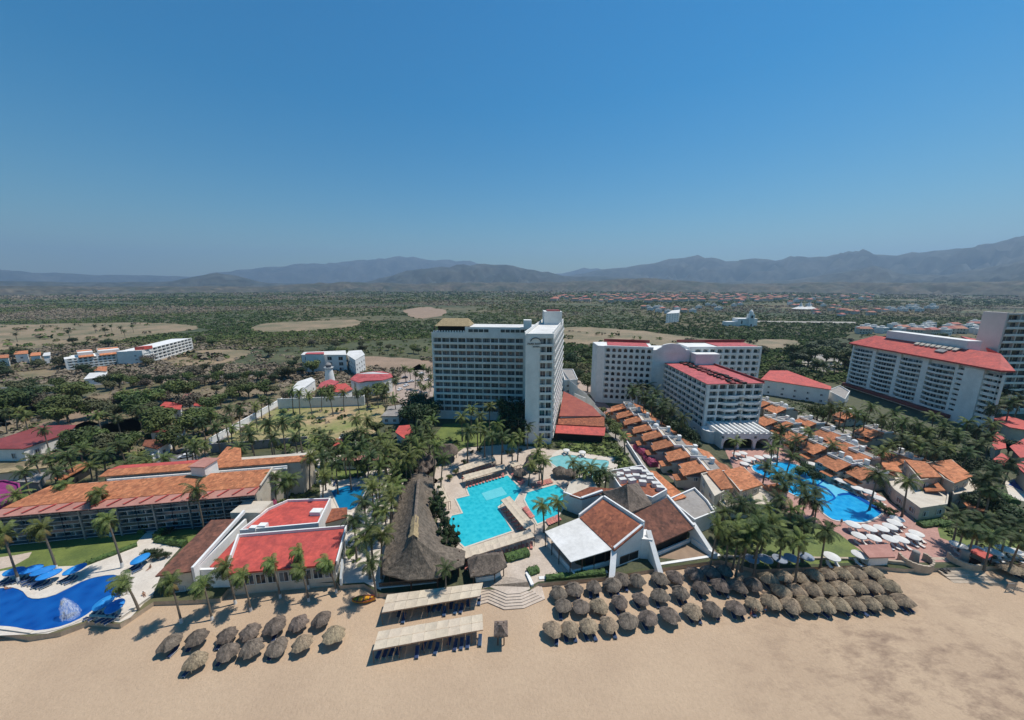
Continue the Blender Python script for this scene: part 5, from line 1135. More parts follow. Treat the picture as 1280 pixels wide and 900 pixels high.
r = hall('white_hotel', 'lone white three-storey hotel with tall dark windows and red roof on the plain', 'hotel', [(376,443.5),(380,440),(432,438),(433,443.5)], 13, 'whiteroof', 'white2', sp=6.5, w=3.2, h=2.6, fh=4, over=.3)
hall('', '', '', [(433,443),(436,438.5),(452,437.5),(456,443),(444,450)], 12, 'whiteroof', 'white2', root=r, over=.2, sp=5)
hall('', '', '', [(381,442.5),(384,440.5),(405,440),(405,442.5)], 14, 'pinkroof', 'white2', root=r, over=.2, win=False)
r = hall('tent', 'white peaked tent in front of the lone white hotel', 'tent', [(388,452),(396,447),(403,452),(400,455)], 6, 'whitecloth', 'whitecloth', win=False)
def lighthouse():
    q = P(413,481,0); r = thing('lighthouse', 'tapering white lighthouse tower with gallery and pale lantern rising over red roofs', 'lighthouse', q); zt = HZ(q, 453); w = MB()
    w.lathe(q, [(3.3,0),(2.6,zt*.45),(2.05,zt*.72),(2.05,zt*.72)], 20); w.build('shaft', 'white2', r); w = MB(); w.lathe(q, [(2.0,zt*.74),(2.7,zt*.76),(2.7,zt*.80),(2.5,zt*.80),(2.5,zt*.77),(1.6,zt*.77)], 20); w.build('gallery', 'white2', r)
    w = MB(); w.lathe(q, [(1.5,zt*.75),(1.5,zt*.9)], 12); w.build('lantern', 'glass', r); w = MB(); w.lathe(q, [(1.9,zt*.9),(1.2,zt*.97),(0,zt)], 12); w.build('dome', 'grey', r)
lighthouse()
hall('nightclub', 'white curved hall with a faded red polygonal roof right of the lighthouse', 'hall', [(437,474),(446,467),(460,464.5),(478,464),(489,467),(491,471),(478,475),(458,476),(448,478)], [8,10,11,11,10,9,9,9,8], 'pinkroof', 'white', sp=6, w=2, h=2.6)
hall('nightclub_annex', 'bright red low roofed annex in front of the lighthouse', 'annex', [(405,488),(412,481),(432,479),(441,486),(430,491)], 6, 'redroof', 'white2', sp=5)
hall('nightclub_annex', 'white rounded annex with faded red roof left of the lighthouse', 'annex', [(396,486),(401,478),(413,474),(424,477),(412,484)], 7, 'pinkroof', 'white2', sp=5)
hall('store_building', 'long white roofed store building beside the diagonal wall, left of the lighthouse', 'building', [(362,489),(372,477),(389,471.5),(394,475),(376,488)], 6, 'whiteroof', 'white', over=.2, sp=6)
def wall_px(label, a, b, h, m_='white', t=.3, z=0., name='boundary_wall', cat='wall', group=None):
    a = P(*a, z); b = P(*b, z); r = thing(name, label, cat, a, group); w = MB(); dd = b-a; nn = Vector((-dd.y,dd.x,0)).normalized()*t
    w.obox(a, dd, nn, (0,0,h)); w.build('wall', m_, r); w = MB(); w.obox(a-nn*.15+Vector((0,0,h)), dd, nn*1.3, (0,0,.1)); w.build('coping', m_, r); return r
wall_px('tall pale boundary wall behind the sports field', (348,511), (456,507), 5.2, 'white')
wall_px('white wall along the diagonal track left of the sports field', (357,501), (262,556), 2.6, 'white2', .5)
wall_px('short white boundary wall right of the sports field near the parking', (456,507), (458,499), 5, 'white')
wall_px('white wall beside the street behind the left hotel wing', (192,576), (222,556), 2.2, 'white2')
wall_px('grey wall behind the tiled hotel wing', (264,566), (385,556), 3.4, 'grey')
wall_px('white curved garden wall beside the brick street', (783,556), (802,586), 1.6, 'white2')
wall_px('low white retaining wall along the sand below the awning restaurant', (674,729), (760,721), 1.0, 'white2', .6, -.9)
wall_px('low white retaining wall along the sand below the dirt court', (820,711.5), (900,699), .95, 'white2', .5, -.9)
wall_px('long low beach wall behind the thatched umbrella rows', (905,702), (1080,705), 1.3, 'stone', .4, -.9)
wall_px('beach wall between the red kiosk and the left stone planter', (1080,706), (1132,711), 1.6, 'stone', .4, -.9)
wall_px('beach wall at far right beyond the wooden kiosk', (1238,708), (1330,700), 1.3, 'stone', .4, -.9)
wall_px('curving pale pool-side wall at the corner of the blue pool', (110,779), (152,781), 1.5, 'whitedeck', .4, -1)
wall_px('pale wall from the blue pool up to the brown roofed house', (152,781), (193,751), 1.5, 'whitedeck', .4, -1)
wall_px('low wall around the blue pool on the sand side', (-20,790), (40,798), 1.2, 'whitedeck', .4, -1)
wall_px('white garden wall beside the steps below the hedge', (657,722), (664,738), 1.3, 'white2', .5, -.9)
wall_px('grey end wall beside the palm garden', (880,640), (893,650), 3.4, 'white', .4)
for i, px in enumerate([[(1240,523),(1262,520),(1300,532),(1300,540),(1262,534)],[(1236,548),(1247,540),(1256,548),(1258,560),(1244,562)],[(1262,558),(1280,548),(1310,556),(1310,570),(1275,572)],[(1240,575),(1252,566),(1262,572),(1256,582)],[(1268,580),(1290,573),(1310,590),(1290,600)]]):
    hall('pavilion', '%s red roofed pavilion from the back in the palms at the right edge' % ORD[i], 'pavilion', px, 5.5, 'redroof', 'cream', win=False, over=1, group='red pavilions at the right edge')
hall('pavilion', 'flat clay roofed shelter beside the stepped white villa block', 'pavilion', [(1204,628),(1224,624),(1236,638),(1215,640)], 3, 'tiley', 'dark', win=False, over=1.2)
hall('pool_bar', 'low pool bar with terracotta roof in front of the white umbrella terrace', 'bar', [(1073,681),(1112,680),(1119,696),(1087,697)], [3.4,3.4,2.8,2.8], 'pinktile', 'white', win=False, over=.8)
def kiosk():
    c = P(1225,702,0); r = thing('wooden_kiosk', 'open wooden beach kiosk with flat red roof right of the stone steps', 'kiosk', (c.x,c.y,-.9)); px = [(1211,688),(1222,685),(1241,694),(1233,699)]
    m_ = MB(); m_.slab([P(x,y,2.6) for x,y in px], .25); m_.build('roof', 'redroof', r)
    for x,y in px: m_ = MB(); q = P(x,y,2.4)*.985+c*.015; m_.tube([(q.x,q.y,-.9),(q.x,q.y,2.4)], .12, 6); m_.build('post', 'wood', r)
    m_ = MB(); q = P(1218,697,1.6); m_.box(q.x,q.x+3.2,q.y,q.y+1.8,-.9,.3); m_.build('counter', 'wood', r)
kiosk()
def planter(x, y, label, fl=1):
    q = P(x,y,0); r = thing('stone_planter', label, 'planter', (q.x,q.y,-.9)); m_ = MB(); pts = []
    for i in range(15):
        a = R(150)+R(240)*i/14; pts.append(Vector((q.x+fl*3.4*math.cos(a), q.y+2.4*math.sin(a))))
    for i in range(14):
        a,b = pts[i],pts[i+1]; dd = b-a; h = 1.9+ .8*abs(i-7)/7; nn = Vector((-dd.y,dd.x)).normalized()*.4*(1 if fl > 0 else -1); m_.obox((a.x,a.y,-.95), dd.to_3d(), nn.to_3d(), (0,0,h))
    m_.build('curved_wall', 'stone', r); m_ = MB(); m_.lathe((q.x,q.y+.3,0), [(.85,-.2),(.66,2.0),(.70,2.5),(.45,2.8),(0,2.85)], 18); m_.build('conical_tower', 'greyroof', r, smooth=True)
planter(1144,703,'curved stone planter with a conical stone tower, left of the beach steps'); planter(1206,702,'curved stone planter with a conical stone tower, right of the beach steps', -1)
def steps(label, a, b, n, run, rise, z0, m_, curve=0):
    a = P(*a, z0); b = P(*b, z0); r = thing('beach_steps', label, 'steps', (a.x,a.y,-1)); dd = b-a; nn = Vector((dd.y,-dd.x,0)).normalized()
    for i in range(n):
        m__ = MB(); m__.obox(a+nn*(run*i)-Vector((0,0,rise*(i+1)))-dd*.03*i*curve, dd*(1+.06*i*curve), nn*run, (0,0,-2+rise*(i+1)) ) if False else m__.obox(Vector((a.x,a.y,-1.2))+nn*(run*i)-dd*.03*i*curve, dd*(1+.06*i*curve), nn*run, (0,0,z0-rise*i+1.2)); m__.build('tread', m_, r)
steps('broad pale stone beach steps between the two conical towers', (1153,696.5), (1205,696.5), 8, .8, .14, .03, 'stone')
def tiers():
    r = thing('beach_steps', 'tiered pale steps curving down to the sand in front of the thatched bar', 'steps', P(632,738,-1))
    base = [(604,735),(612,733),(634,742),(650,741),(662,736),(660,727),(640,722),(606,722)]
    w0 = [tuple(P(x,y,0)[:2]) for x,y in base]
    for i in range(6): m__ = MB(); m__.prism(offset(w0, .1+.55*i), -1.25, .02-.16*i); m__.build('tread', 'deck', r)
tiers()
# ================================================================== beach umbrellas, loungers, parasols
def palapa(m_, seed):
    rs = random.Random(seed); r = thing('thatched_umbrella', 'x', 'umbrella', (0,0,0)); mb = MB(); n = 26
    prof = [(2.15,1.55),(1.85,1.95),(1.4,2.4),(.85,2.8),(.35,3.1),(.0,3.35)]
    jt = [rs.uniform(-.14,.12) for _ in range(n)]
    for k,(rr,z) in enumerate(prof):
        for j in range(n):
            w = 2*math.pi*j/n; q = rr*(1+jt[j]*(1-k/5)); mb.v.append((q*math.cos(w), q*math.sin(w), z+rs.uniform(-.07,.07)+(jt[(j*3)%n]*.5 if k == 0 else 0)))
    for k in range(5):
        for j in range(n): mb.f.append((k*n+j, k*n+(j+1)%n, (k+1)*n+(j+1)%n, (k+1)*n+j)); mb.m.append(0)
    o = len(mb.v)
    for j in range(n): w = 2*math.pi*j/n; mb.v.append((1.9*math.cos(w),1.9*math.sin(w),1.5))
    for j in range(n): mb.f.append((o+j, o+(j+1)%n, (j+1)%n, j)); mb.m.append(0)
    mb.f.append(tuple(o+j for j in reversed(range(n)))); mb.m.append(0)
    for j in range(60):                       # loose strands round the rim and over the thatch
        w = rs.uniform(0,6.283); r0 = rs.uniform(.3,1.9); r1 = r0+rs.uniform(.35,.6); zz = lambda q: 3.35-q*.85+.05; c,s = math.cos(w),math.sin(w); d = rs.uniform(.05,.1)
        mb.add([(r0*c-d*s,r0*s+d*c,zz(r0)+.02),(r0*c+d*s,r0*s-d*c,zz(r0)+.02),(r1*c,r1*s,zz(r1)+.02)], [(0,1,2)])
    mb.build('thatch_roof', m_, r); mb = MB(); mb.tube([(0,0,-.1),(0,0,1.6)], .09, 7); mb.build('pole', 'bark', r); return r
def lounger(m_, label):
    r = thing('sun_lounger', label, 'sun lounger', (0,0,0)); a = MB(); a.box(-.33,.33,-.95,.35,.3,.38); a.obox((-.33,.35,.3), (.66,0,0), (0,.62,.42), (0,-.05,.08)); a.build('seat', m_, r)
    a = MB()
    for x in (-.33,.27):
        for y in (-.9,.3): a.box(x,x+.06,y,y+.06,0,.3)
    a.box(-.36,-.33,-.97,.97,.24,.3); a.box(.33,.36,-.97,.97,.24,.3); a.build('frame', 'whitepaint', r); return r
PT = {k: Placer(palapa(m_, s)) for k, m_, s in (('g1','thatch',1),('g2','thatch',2),('t1','thatchtan',3),('t2','thatchtan',4))}
LB = Placer(lounger('bluechair','blue sun lounger on the sand')); LP = Placer(lounger('pink','coral sun lounger beside a pool')); LW = Placer(lounger('whitecloth','white sun lounger by the azure pool'))
LBL = 'blue sun lounger in the shade of a thatched umbrella on the sand'
def put_pal(x, y, lab, grp, tan=False, z=.9):
    q = P(x,y,z); k = ('t' if tan else 'g')+random.choice('12'); PT[k].put((q.x,q.y,-1.0), random.uniform(0,6), random.uniform(.78,.88), lab, grp)
    for dx in (-.75,.75):
        if random.random() < .55: LB.put((q.x+dx+random.uniform(-.15,.15), q.y-.7+random.uniform(-.5,.4), -1.0), random.uniform(-.3,.3), 1, LBL, 'blue loungers under the thatched umbrellas')
lb = [[(246,795),(283,790),(312,785),(343,779),(373,775),(402,771)],[(213,801),(244,822),(283,813),(314,807),(346,804),(378,801),(416,792)]]
for r_, row in enumerate(lb):
    for i,(x,y) in enumerate(row): put_pal(x, y, 'thatched beach umbrella, %s from the left in the %s row of the small left cluster' % (ORD[i], ['rear','front'][r_]), 'thatched umbrellas in front of the red restaurant', tan=(r_ == 1 and i in (1,5,6)))
mid = [('rear',[(698,737.6),(718,733),(742,731),(766.5,728),(777,721),(797,723),(825,720.5),(844,717),(868,713.5),(888,711.5),(907,711)]),('middle',[(704,755),(726,755.6),(749,754),(775,749),(801,745),(826,742),(851,738.5),(877,732),(901,729.5),(922,730),(942,728)]),('front',[(690,784),(713,783),(736,780),(761,777),(786,773),(811,770),(837,767),(866,760),(889,758),(920,756.5)])]
for nm,row in mid:
    for i,(x,y) in enumerate(row): put_pal(x, y, 'thatched beach umbrella, %s from the left in the %s row of the middle cluster' % (ORD[i], nm), 'thatched umbrellas of the middle cluster', tan=(nm == 'front' and i in (0,1,2,3,7)) or (nm == 'middle' and i == 2))
rt = [('rear',[(961.5,720),(981,719.5),(1000.5,718.5),(1018,716),(1036,715.5),(1054,714.5),(1072,714),(1093,713)]),('middle',[(977,737),(996,735),(1015,734.5),(1034,733.5),(1053,732.5),(1072,731.5),(1091.5,730.5),(1112.5,729.5)]),('front',[(942,751),(964,750),(989,753.5),(1010,753),(1031,753.4),(1050.6,752.5),(1070,751.5),(1090,750.7),(1109.5,750),(1130.5,748.8)])]
for nm,row in rt:
    for i,(x,y) in enumerate(row): put_pal(x, y, 'tan thatched beach umbrella, %s from the left in the %s row of the right block' % (ORD[i], nm), 'thatched umbrellas of the tight right block', tan=True)
for i,(x,y) in enumerate([(1264,709),(1277,712),(1290,708)]): put_pal(x, y, 'thatched beach umbrella, %s from the left at the far right edge' % ORD[i], 'thatched umbrellas at the right edge', tan=True)
for i,(x,y,l) in enumerate([(700,587.5,'thatched umbrella on the deck just left of the kids pool palms'),(713,589,'thatched umbrella half behind the palms at the kids pool'),(650,590,'thatched umbrella beside the turquoise pool bridge')]):
    q = P(x,y,2.2); PT['g1'].put((q.x,q.y,0), i, 1.1, l, None)
for k in PT: PT[k].done()
# chairs under the canvas canopies
for c, n in ((0,17),(1,17)):
    for i in range(n):
        u = (i+.5)/n
        if random.random() < (.75 if (c == 0 and u > .4) or c == 1 else .25):
            q = CB[c](u, random.choice((.45,.8))); LB.put((q.x, q.y-.6, -1), random.uniform(-.15,.15), 1, 'blue sun lounger in the shade of the %s beige beach canopy' % ('upper' if c == 0 else 'lower'), 'blue loungers under the beige canopies')
for c, n in ((2,12),(3,10),(4,9),(5,16)):
    for i in range(n):
        q = CB[c]((i+.5)/n, .75); LP.put((q.x, q.y-.8, .04), R(-70) if c == 4 else random.uniform(-.1,.1), 1, 'coral sun lounger in the shade under a beige pool pergola', 'coral loungers under the pool pergolas')
for a,b,n,rz in (((664,609),(690,602),10,20),((641,592),(654,606),8,-50),((711,605),(722,616),6,-50),((655,635),(665,648),7,130),((684,655),(700,648),6,20),((636,640),(640,650),0,0)):
    for i in range(n):
        x = a[0]+(b[0]-a[0])*(i+.5)/n; y = a[1]+(b[1]-a[1])*(i+.5)/n; q = P(x,y,.1); LP.put((q.x,q.y,.05), R(rz+random.uniform(-8,8)), 1, 'coral sun lounger in the open row around the turquoise pools', 'open coral loungers round the turquoise pools')
# parasols
def parasol(name, m_, rad, label, z=2.3, sides=8, drop=.45):
    r = thing(name, label, 'umbrella', (0,0,0)); a = MB(); n = sides*2
    a.lathe((0,0,0), [(rad,z-drop),(rad*.66,z-drop*.55),(rad*.33,z-drop*.2),(.04,z)], n); a.lathe((0,0,0), [(rad,z-drop-.18),(rad,z-drop)], n); a.build('canopy', m_, r)
    a = MB(); a.tube([(0,0,0),(0,0,z)], .04, 6); a.build('pole', 'whitepaint', r); a = MB()
    for j in range(sides):
        w = 2*math.pi*j/sides; a.tube([(0,0,z-.3),(rad*.96*math.cos(w),rad*.96*math.sin(w),z-drop-.06)], .015, 4)
    a.build('ribs', 'metal', r); return r
PU = Placer(parasol('parasol','whitecloth',1.5,'x')); PB = Placer(parasol('parasol','blue',1.35,'x')); PG = Placer(parasol('parasol','greycloth',1.5,'x'))
W1 = [(1066.7,654.7),(1087,659),(1102,659),(1113,656.7),(1118.7,652),(1122,647)]; W2 = [(1074,668),(1093,670.7),(1112.7,672),(1127,672.7),(1142,669),(1146,665)]
W3 = [(1060,602),(1072,609),(1086.7,614),(1098.7,621),(1044,596),(1053,600),(1036,590.7),(1027,584.7),(1015,579)]; W4 = [(920.7,566),(929,565),(933,574),(939,572),(949,570.7),(960,570),(968,568.7),(930.7,578)]
W5 = [(1040,694.7),(1075,692)]; W6 = [(1198.7,680),(1222.7,685),(1242.7,688),(1257,685),(1273,688)]; W7 = [(708,561),(728,563.5)]
def wu(lst, lab, grp, sc=1.0):
    for i,(x,y) in enumerate(sorted(lst)):
        q = P(x,y,2.1); PU.put((q.x,q.y,.03), random.uniform(0,1), sc*random.uniform(.92,1.06), 'white parasol, %s from the left %s' % (ORD[i], lab), grp)
        for dx in (-.8,.7):
            LW.put((q.x+dx+random.uniform(-.2,.2), q.y-.9+random.uniform(-.3,.3), .05), random.uniform(-.4,.4), 1, 'white sun lounger beneath one of the white parasols', 'white loungers beneath the parasols')
wu(W1, 'at the near rim of the azure pool', 'white parasols at the azure pool'); wu(W2, 'in the second row in front of the azure pool', 'white parasols at the azure pool'); wu(W3, 'along the far side of the azure pool', 'white parasols at the azure pool')
wu(W4, 'in the group before the arched hotel terrace', 'white parasols at the arcade terrace'); wu(W5, 'on the lawn beside the pool bar', 'white parasols on the lawn'); wu(W6, 'in the palm garden right of the stone steps', 'white parasols in the right garden'); wu(W7, 'behind the kids pool', 'white parasols behind the kids pool', .9)
for i,(x,y) in enumerate([(957,697),(975,697),(990,696),(1008,694),(940,697)]): q = P(x,y,2.1); PG.put((q.x,q.y,.03), i, 1, 'grey-blue parasol, %s from the left under the dense beach palms' % ORD[[940,957,975,990,1008].index(x)], 'grey parasols under the palms')
for i,(x,y,l) in enumerate([(17,712.7,'leftmost blue parasol on the pool terrace by the lawn'),(38.7,710,'darker blue parasol, second from the left beside the lawn'),(53,712,'blue parasol, third from the left beside the lawn'),(60.7,716.7,'blue parasol closest to the water in the left group of four'),(93,710,'single blue parasol at the foot of a palm above the pool'),(175,697,'blue parasol beside the round hedge on the pale terrace'),(129,752,'blue parasol left of the pair on the pool promontory'),(143,756,'blue parasol right of the pair on the pool promontory')]):
    q = P(x,y,2.1); PB.put((q.x,q.y,.03), .3*i, (1.35,1.0,1), l, 'blue parasols at the deep blue pool')
    for dx in (-.6,.5,1.4): LB.put((q.x+dx-.6, q.y-1.4+random.uniform(-.3,.3), .05), R(-30), 1, 'navy sun lounger beside a blue parasol at the deep blue pool', 'navy loungers at the deep blue pool')
for x,y in ((452,592),(437,597),(441,597),(446,596),(420,603),(418,606)): q = P(x,y,.1); LB.put((q.x,q.y,.05), R(20), 1, 'blue sun lounger at the far side of the teal pool', 'blue loungers at the teal pool')
for p in (PU,PB,PG,LB,LP,LW): p.done()
# ================================================================== people, boat, sign, quad, cars
def person(joints, rad, edges, hairpos, shorts, label, loc, rz=0, group=None):
    me = bpy.data.meshes.new('person'); me.from_pydata(joints, edges, []); o = bpy.data.objects.new('person', me); C.objects.link(o); me.materials.append(M['skin'])
    o.modifiers.new('Skin','SKIN'); 
    for i, r in enumerate(rad): me.skin_vertices[0].data[i].radius = (r,r)
    me.skin_vertices[0].data[0].use_root = True; s = o.modifiers.new('Sub','SUBSURF'); s.levels = 1; s.render_levels = 1
    o.location = loc; o.rotation_euler = (0,0,rz); tag(o, label, 'person', group)
    h = MB(); h.lathe(hairpos, [(.0,-.02),(.1,.0),(.115,.06),(.08,.12),(0,.15)], 10); ho = h.build('hair', 'wood'); ho.parent = o
    sh = MB(); sh.lathe(shorts[0], [(.17,-.16),(.18,-.05),(.17,.12)], 12); so = sh.build('swimwear', shorts[1]); so.parent = o; return o
ST = [(0,0,.95),(0,0,1.15),(0,0,1.38),(0,0,1.5),(0,-.01,1.63),(-.19,0,1.4),(-.25,.02,1.13),(-.24,-.08,.9),(.19,0,1.4),(.25,.02,1.13),(.24,-.08,.9),(-.1,0,.88),(-.11,-.04,.48),(-.12,0,.05),(-.12,-.14,.03),(.1,0,.88),(.12,.04,.48),(.13,.08,.05),(.13,-.06,.03)]
SR = [.14,.13,.15,.055,.1,.06,.042,.03,.06,.042,.03,.09,.06,.04,.03,.09,.06,.04,.03]
SE = [(0,1),(1,2),(2,3),(3,4),(2,5),(5,6),(6,7),(2,8),(8,9),(9,10),(0,11),(11,12),(12,13),(13,14),(0,15),(15,16),(16,17),(17,18)]
q = P(938,771,-1); person(ST, SR, SE, (0,0,1.6), ((0,0,.92),'redcloth'), 'person in red swimwear standing on the sand in front of the umbrella rows', (q.x,q.y,-1.0), 1)
q = P(943,769,-1); person(ST, SR, SE, (0,0,1.6), ((0,0,.92),'black'), 'person in dark swimwear beside the one in red on the sand', (q.x,q.y,-1.0), 2.5)
q = P(956,766,-1); person(ST, SR, SE, (0,0,1.6), ((0,0,.92),'blue'), 'person in blue swimwear walking near the thatched umbrellas', (q.x,q.y,-1.0), .3)
q = P(1051,656,0); person(ST, SR, SE, (0,0,1.6), ((0,0,.92),'navy'), 'person in navy swimwear at the near rim of the azure pool', (q.x,q.y,.05), 2)
q = P(1126,662,0); person(ST, SR, SE, (0,0,1.6), ((0,0,.92),'redcloth'), 'person in red standing on the pink terrace by the white parasols', (q.x,q.y,.05), 1)
SIT = [(0,0,.42),(0,.06,.62),(0,.12,.84),(0,.14,.95),(0,.15,1.08),(-.19,.1,.84),(-.26,.0,.62),(-.2,-.2,.5),(.19,.1,.84),(.26,.0,.62),(.2,-.2,.5),(-.1,-.05,.42),(-.12,-.48,.48),(-.12,-.9,.42),(-.12,-.96,.5),(.1,-.05,.42),(.12,-.48,.52),(.12,-.85,.42),(.12,-.92,.5)]
for i,(x,y,l) in enumerate([(188,710,'person sunbathing seated on the pale terrace below the round hedge'),(180,744,'person seated on the pale terrace beside the large palm'),(8,736.5,'person sitting at the rim of the deep blue pool')]):
    q = P(x,y,0); person(SIT, SR, SE, (0,.15,1.05), ((0,-.02,.45),'black'), l, (q.x,q.y,-.33 if i < 3 else 0), i)
def lifeboat():
    a = P(455,752,-1); r = thing('rescue_boat', 'yellow and orange rescue boat resting on the sand beside the thatched restaurant', 'boat', (a.x,a.y,-1)); hull = MB(); n = 12; L_ = 4.6
    ring = []
    for i in range(n+1):
        t = i/n*2-1; w = .75*(1-abs(t)**2.4)+.05; ring.append([(t*L_/2,-w,.75+.25*t*t),(t*L_/2,-w*.6,.1+.2*t*t),(t*L_/2,w*.6,.1+.2*t*t),(t*L_/2,w,.75+.25*t*t)])
    for i in range(n):
        for k in range(3): hull.quad(ring[i][k],ring[i+1][k],ring[i+1][k+1],ring[i][k+1])
        hull.quad((ring[i][3][0],ring[i][3][1],ring[i][3][2]-.15),(ring[i+1][3][0],ring[i+1][3][1],ring[i+1][3][2]-.15),(ring[i+1][0][0],ring[i+1][0][1],ring[i+1][0][2]-.15),(ring[i][0][0],ring[i][0][1],ring[i][0][2]-.15))
    o = hull.build('hull', 'yellow'); o.parent = r
    s = MB()
    for t in (-.5,0,.5): s.box(t*2.4-.15,t*2.4+.15,-.6,.6,.62,.7)
    o = s.build('bench', 'brownwood'); o.parent = r; s = MB()
    for i in range(n):
        for k in (0,3): s.tube([Vector(ring[i][k]),Vector(ring[i+1][k])], .06, 5)
    o = s.build('gunwale', 'redcloth'); o.parent = r; r.rotation_euler = (0,0,.12)
lifeboat()
q = P(1262,739,-1); r = thing('beach_sign', 'blank grey board on two posts standing alone on the sand at far right', 'sign', q); s = MB(); s.box(q.x-.9,q.x+.9,q.y-.03,q.y+.03,.0,.9); s.build('board', 'metal', r); 
for dx in (-.9,.82): s = MB(); s.box(q.x+dx,q.x+dx+.08,q.y-.04,q.y+.04,-1,1); s.build('post', 'metal', r)
def quad():
    q = P(1181,714,-.7); r = thing('quad_bike', 'small dark quad bike parked on the stone beach steps', 'quad bike', (q.x,q.y,-.9)); s = MB(); s.box(-.35,.35,-.8,.8,.35,.65); s.box(-.22,.22,-.2,.7,.65,.85); s.box(-.5,.5,-.95,-.4,.6,.68); s.box(-.5,.5,.4,.95,.6,.68); o = s.build('body','black'); o.parent = r
    for sx in (-.5,.5):
        for sy in (-.6,.6):
            w = MB(); w.tube([(sx-.14,sy,.28),(sx+.14,sy,.28)], .28, 12); o = w.build('wheel','black'); o.parent = r
    w = MB(); w.tube([(-.38,-.45,.98),(.38,-.45,.98)], .03, 6); w.tube([(0,-.45,.98),(0,-.55,.6)], .03, 6); o = w.build('handlebar','metal'); o.parent = r; r.rotation_euler = (0,0,1.9)
quad()
def car(m_, label):
    r = thing('parked_car', label, 'car', (0,0,0)); s = MB()
    prof = [(-2.1,.35),(-2.15,.75),(-1.3,.9),(-.7,1.4),(.9,1.42),(1.6,.95),(2.1,.88),(2.15,.4)]; n = len(prof)
    s.add([(x,-.85,z) for x,z in prof]+[(x,.85,z) for x,z in prof], [tuple(range(n)), tuple(reversed(range(n,2*n)))]+[(i,n+i,n+(i+1)%n,(i+1)%n) for i in range(n)]); o = s.build('body', m_); o.parent = r
    s = MB(); s.add([(-1.22,-.8,.96),(-.72,-.75,1.36),(-.72,.75,1.36),(-1.22,.8,.96)], [(0,1,2,3)]); s.box(-.6,.8,-.87,.87,1.0,1.33); s.add([(.98,-.75,1.38),(1.52,-.8,.98),(1.52,.8,.98),(.98,.75,1.38)], [(0,1,2,3)]); 
    for i in range(len(s.v)): x,y,z = s.v[i]; s.v[i] = (x, y, z+.03)
    o = s.build('window', 'glass'); o.parent = r
    for sx in (-1.35,1.35):
        for sy in (-.85,.68):
            w = MB(); w.tube([(sx,sy,.33),(sx,sy+.17,.33)], .33, 14); o = w.build('wheel','black'); o.parent = r
    return r
CW = Placer(car('carwhite','x')); CD = Placer(car('cardark','x'))
for i,(x,y,k) in enumerate([(506,473,1),(508,483,0),(527,468,0),(519,500,0),(523,497,0),(526,492,1),(514,478,0),(531,486,1),(535,476,0),(500,488,0)]):
    q = P(x,y,0); (CD if k else CW).put((q.x,q.y,.09), random.uniform(-.5,.5)+(1.57 if i%2 else 0), 1.0, '%s parked car, %s from the back in the gravel lot left of the tower' % (('dark' if k else 'white'), ORD[sorted([473,483,468,500,497,492,478,486,476,488]).index(y)]), 'cars in the gravel lot')
for i,(x,y,k) in enumerate([(233,572,0),(224,567,1),(1040,446,0),(1052,443,1)]): q = P(x,y,0); (CD if k else CW).put((q.x,q.y,.09), .5, 1, ['white car parked on the street behind the left hotel wing','dark car parked up the street behind the left hotel wing','white car on the pale road beyond the low red hall','dark car on the pale road beyond the low red hall'][i], None)
CW.done(); CD.done()
# ================================================================== palms
def frond(mb, base, az_, el0, length, droop, wdt, twist=0, m=0, rs=random):
    k = 9; p = Vector(base); e = el0; step = length/k; pts = []; dirs = []
    for i in range(k+1):
        dv = Vector((math.cos(az_)*math.cos(e), math.sin(az_)*math.cos(e), math.sin(e))); pts.append(p.copy()); dirs.append(dv); p = p+dv*step; e -= droop*(.5+i/k*1.2)/k; az_ += twist/k
    for i in range(k):
        t = i/k; a, b = pts[i], pts[i+1]; dv = dirs[i]; s = dv.cross(Vector((0,0,1))); s.normalize(); up = s.cross(dv)
        w = wdt*math.sin(math.pi*min(1,.16+t*.86))**.7
        for sg in (-1,1):
            for h in (0,.5):
                q0 = a+(b-a)*h; q1 = a+(b-a)*(h+.40); out = s*sg*w*(.9+.2*rs.random())-up*w*(.42+.25*rs.random())+dv*w*.55
                f = [q0, q1, q1+out*.97, q0+out+dv*.06]
                mb.add(f if sg > 0 else [f[1],f[0],f[3],f[2]], [(0,1,2,3)], m)
    s = MB()
    mb.tube(pts[:6], [.04,.035,.03,.025,.02,.012], 3, m, cap=False)
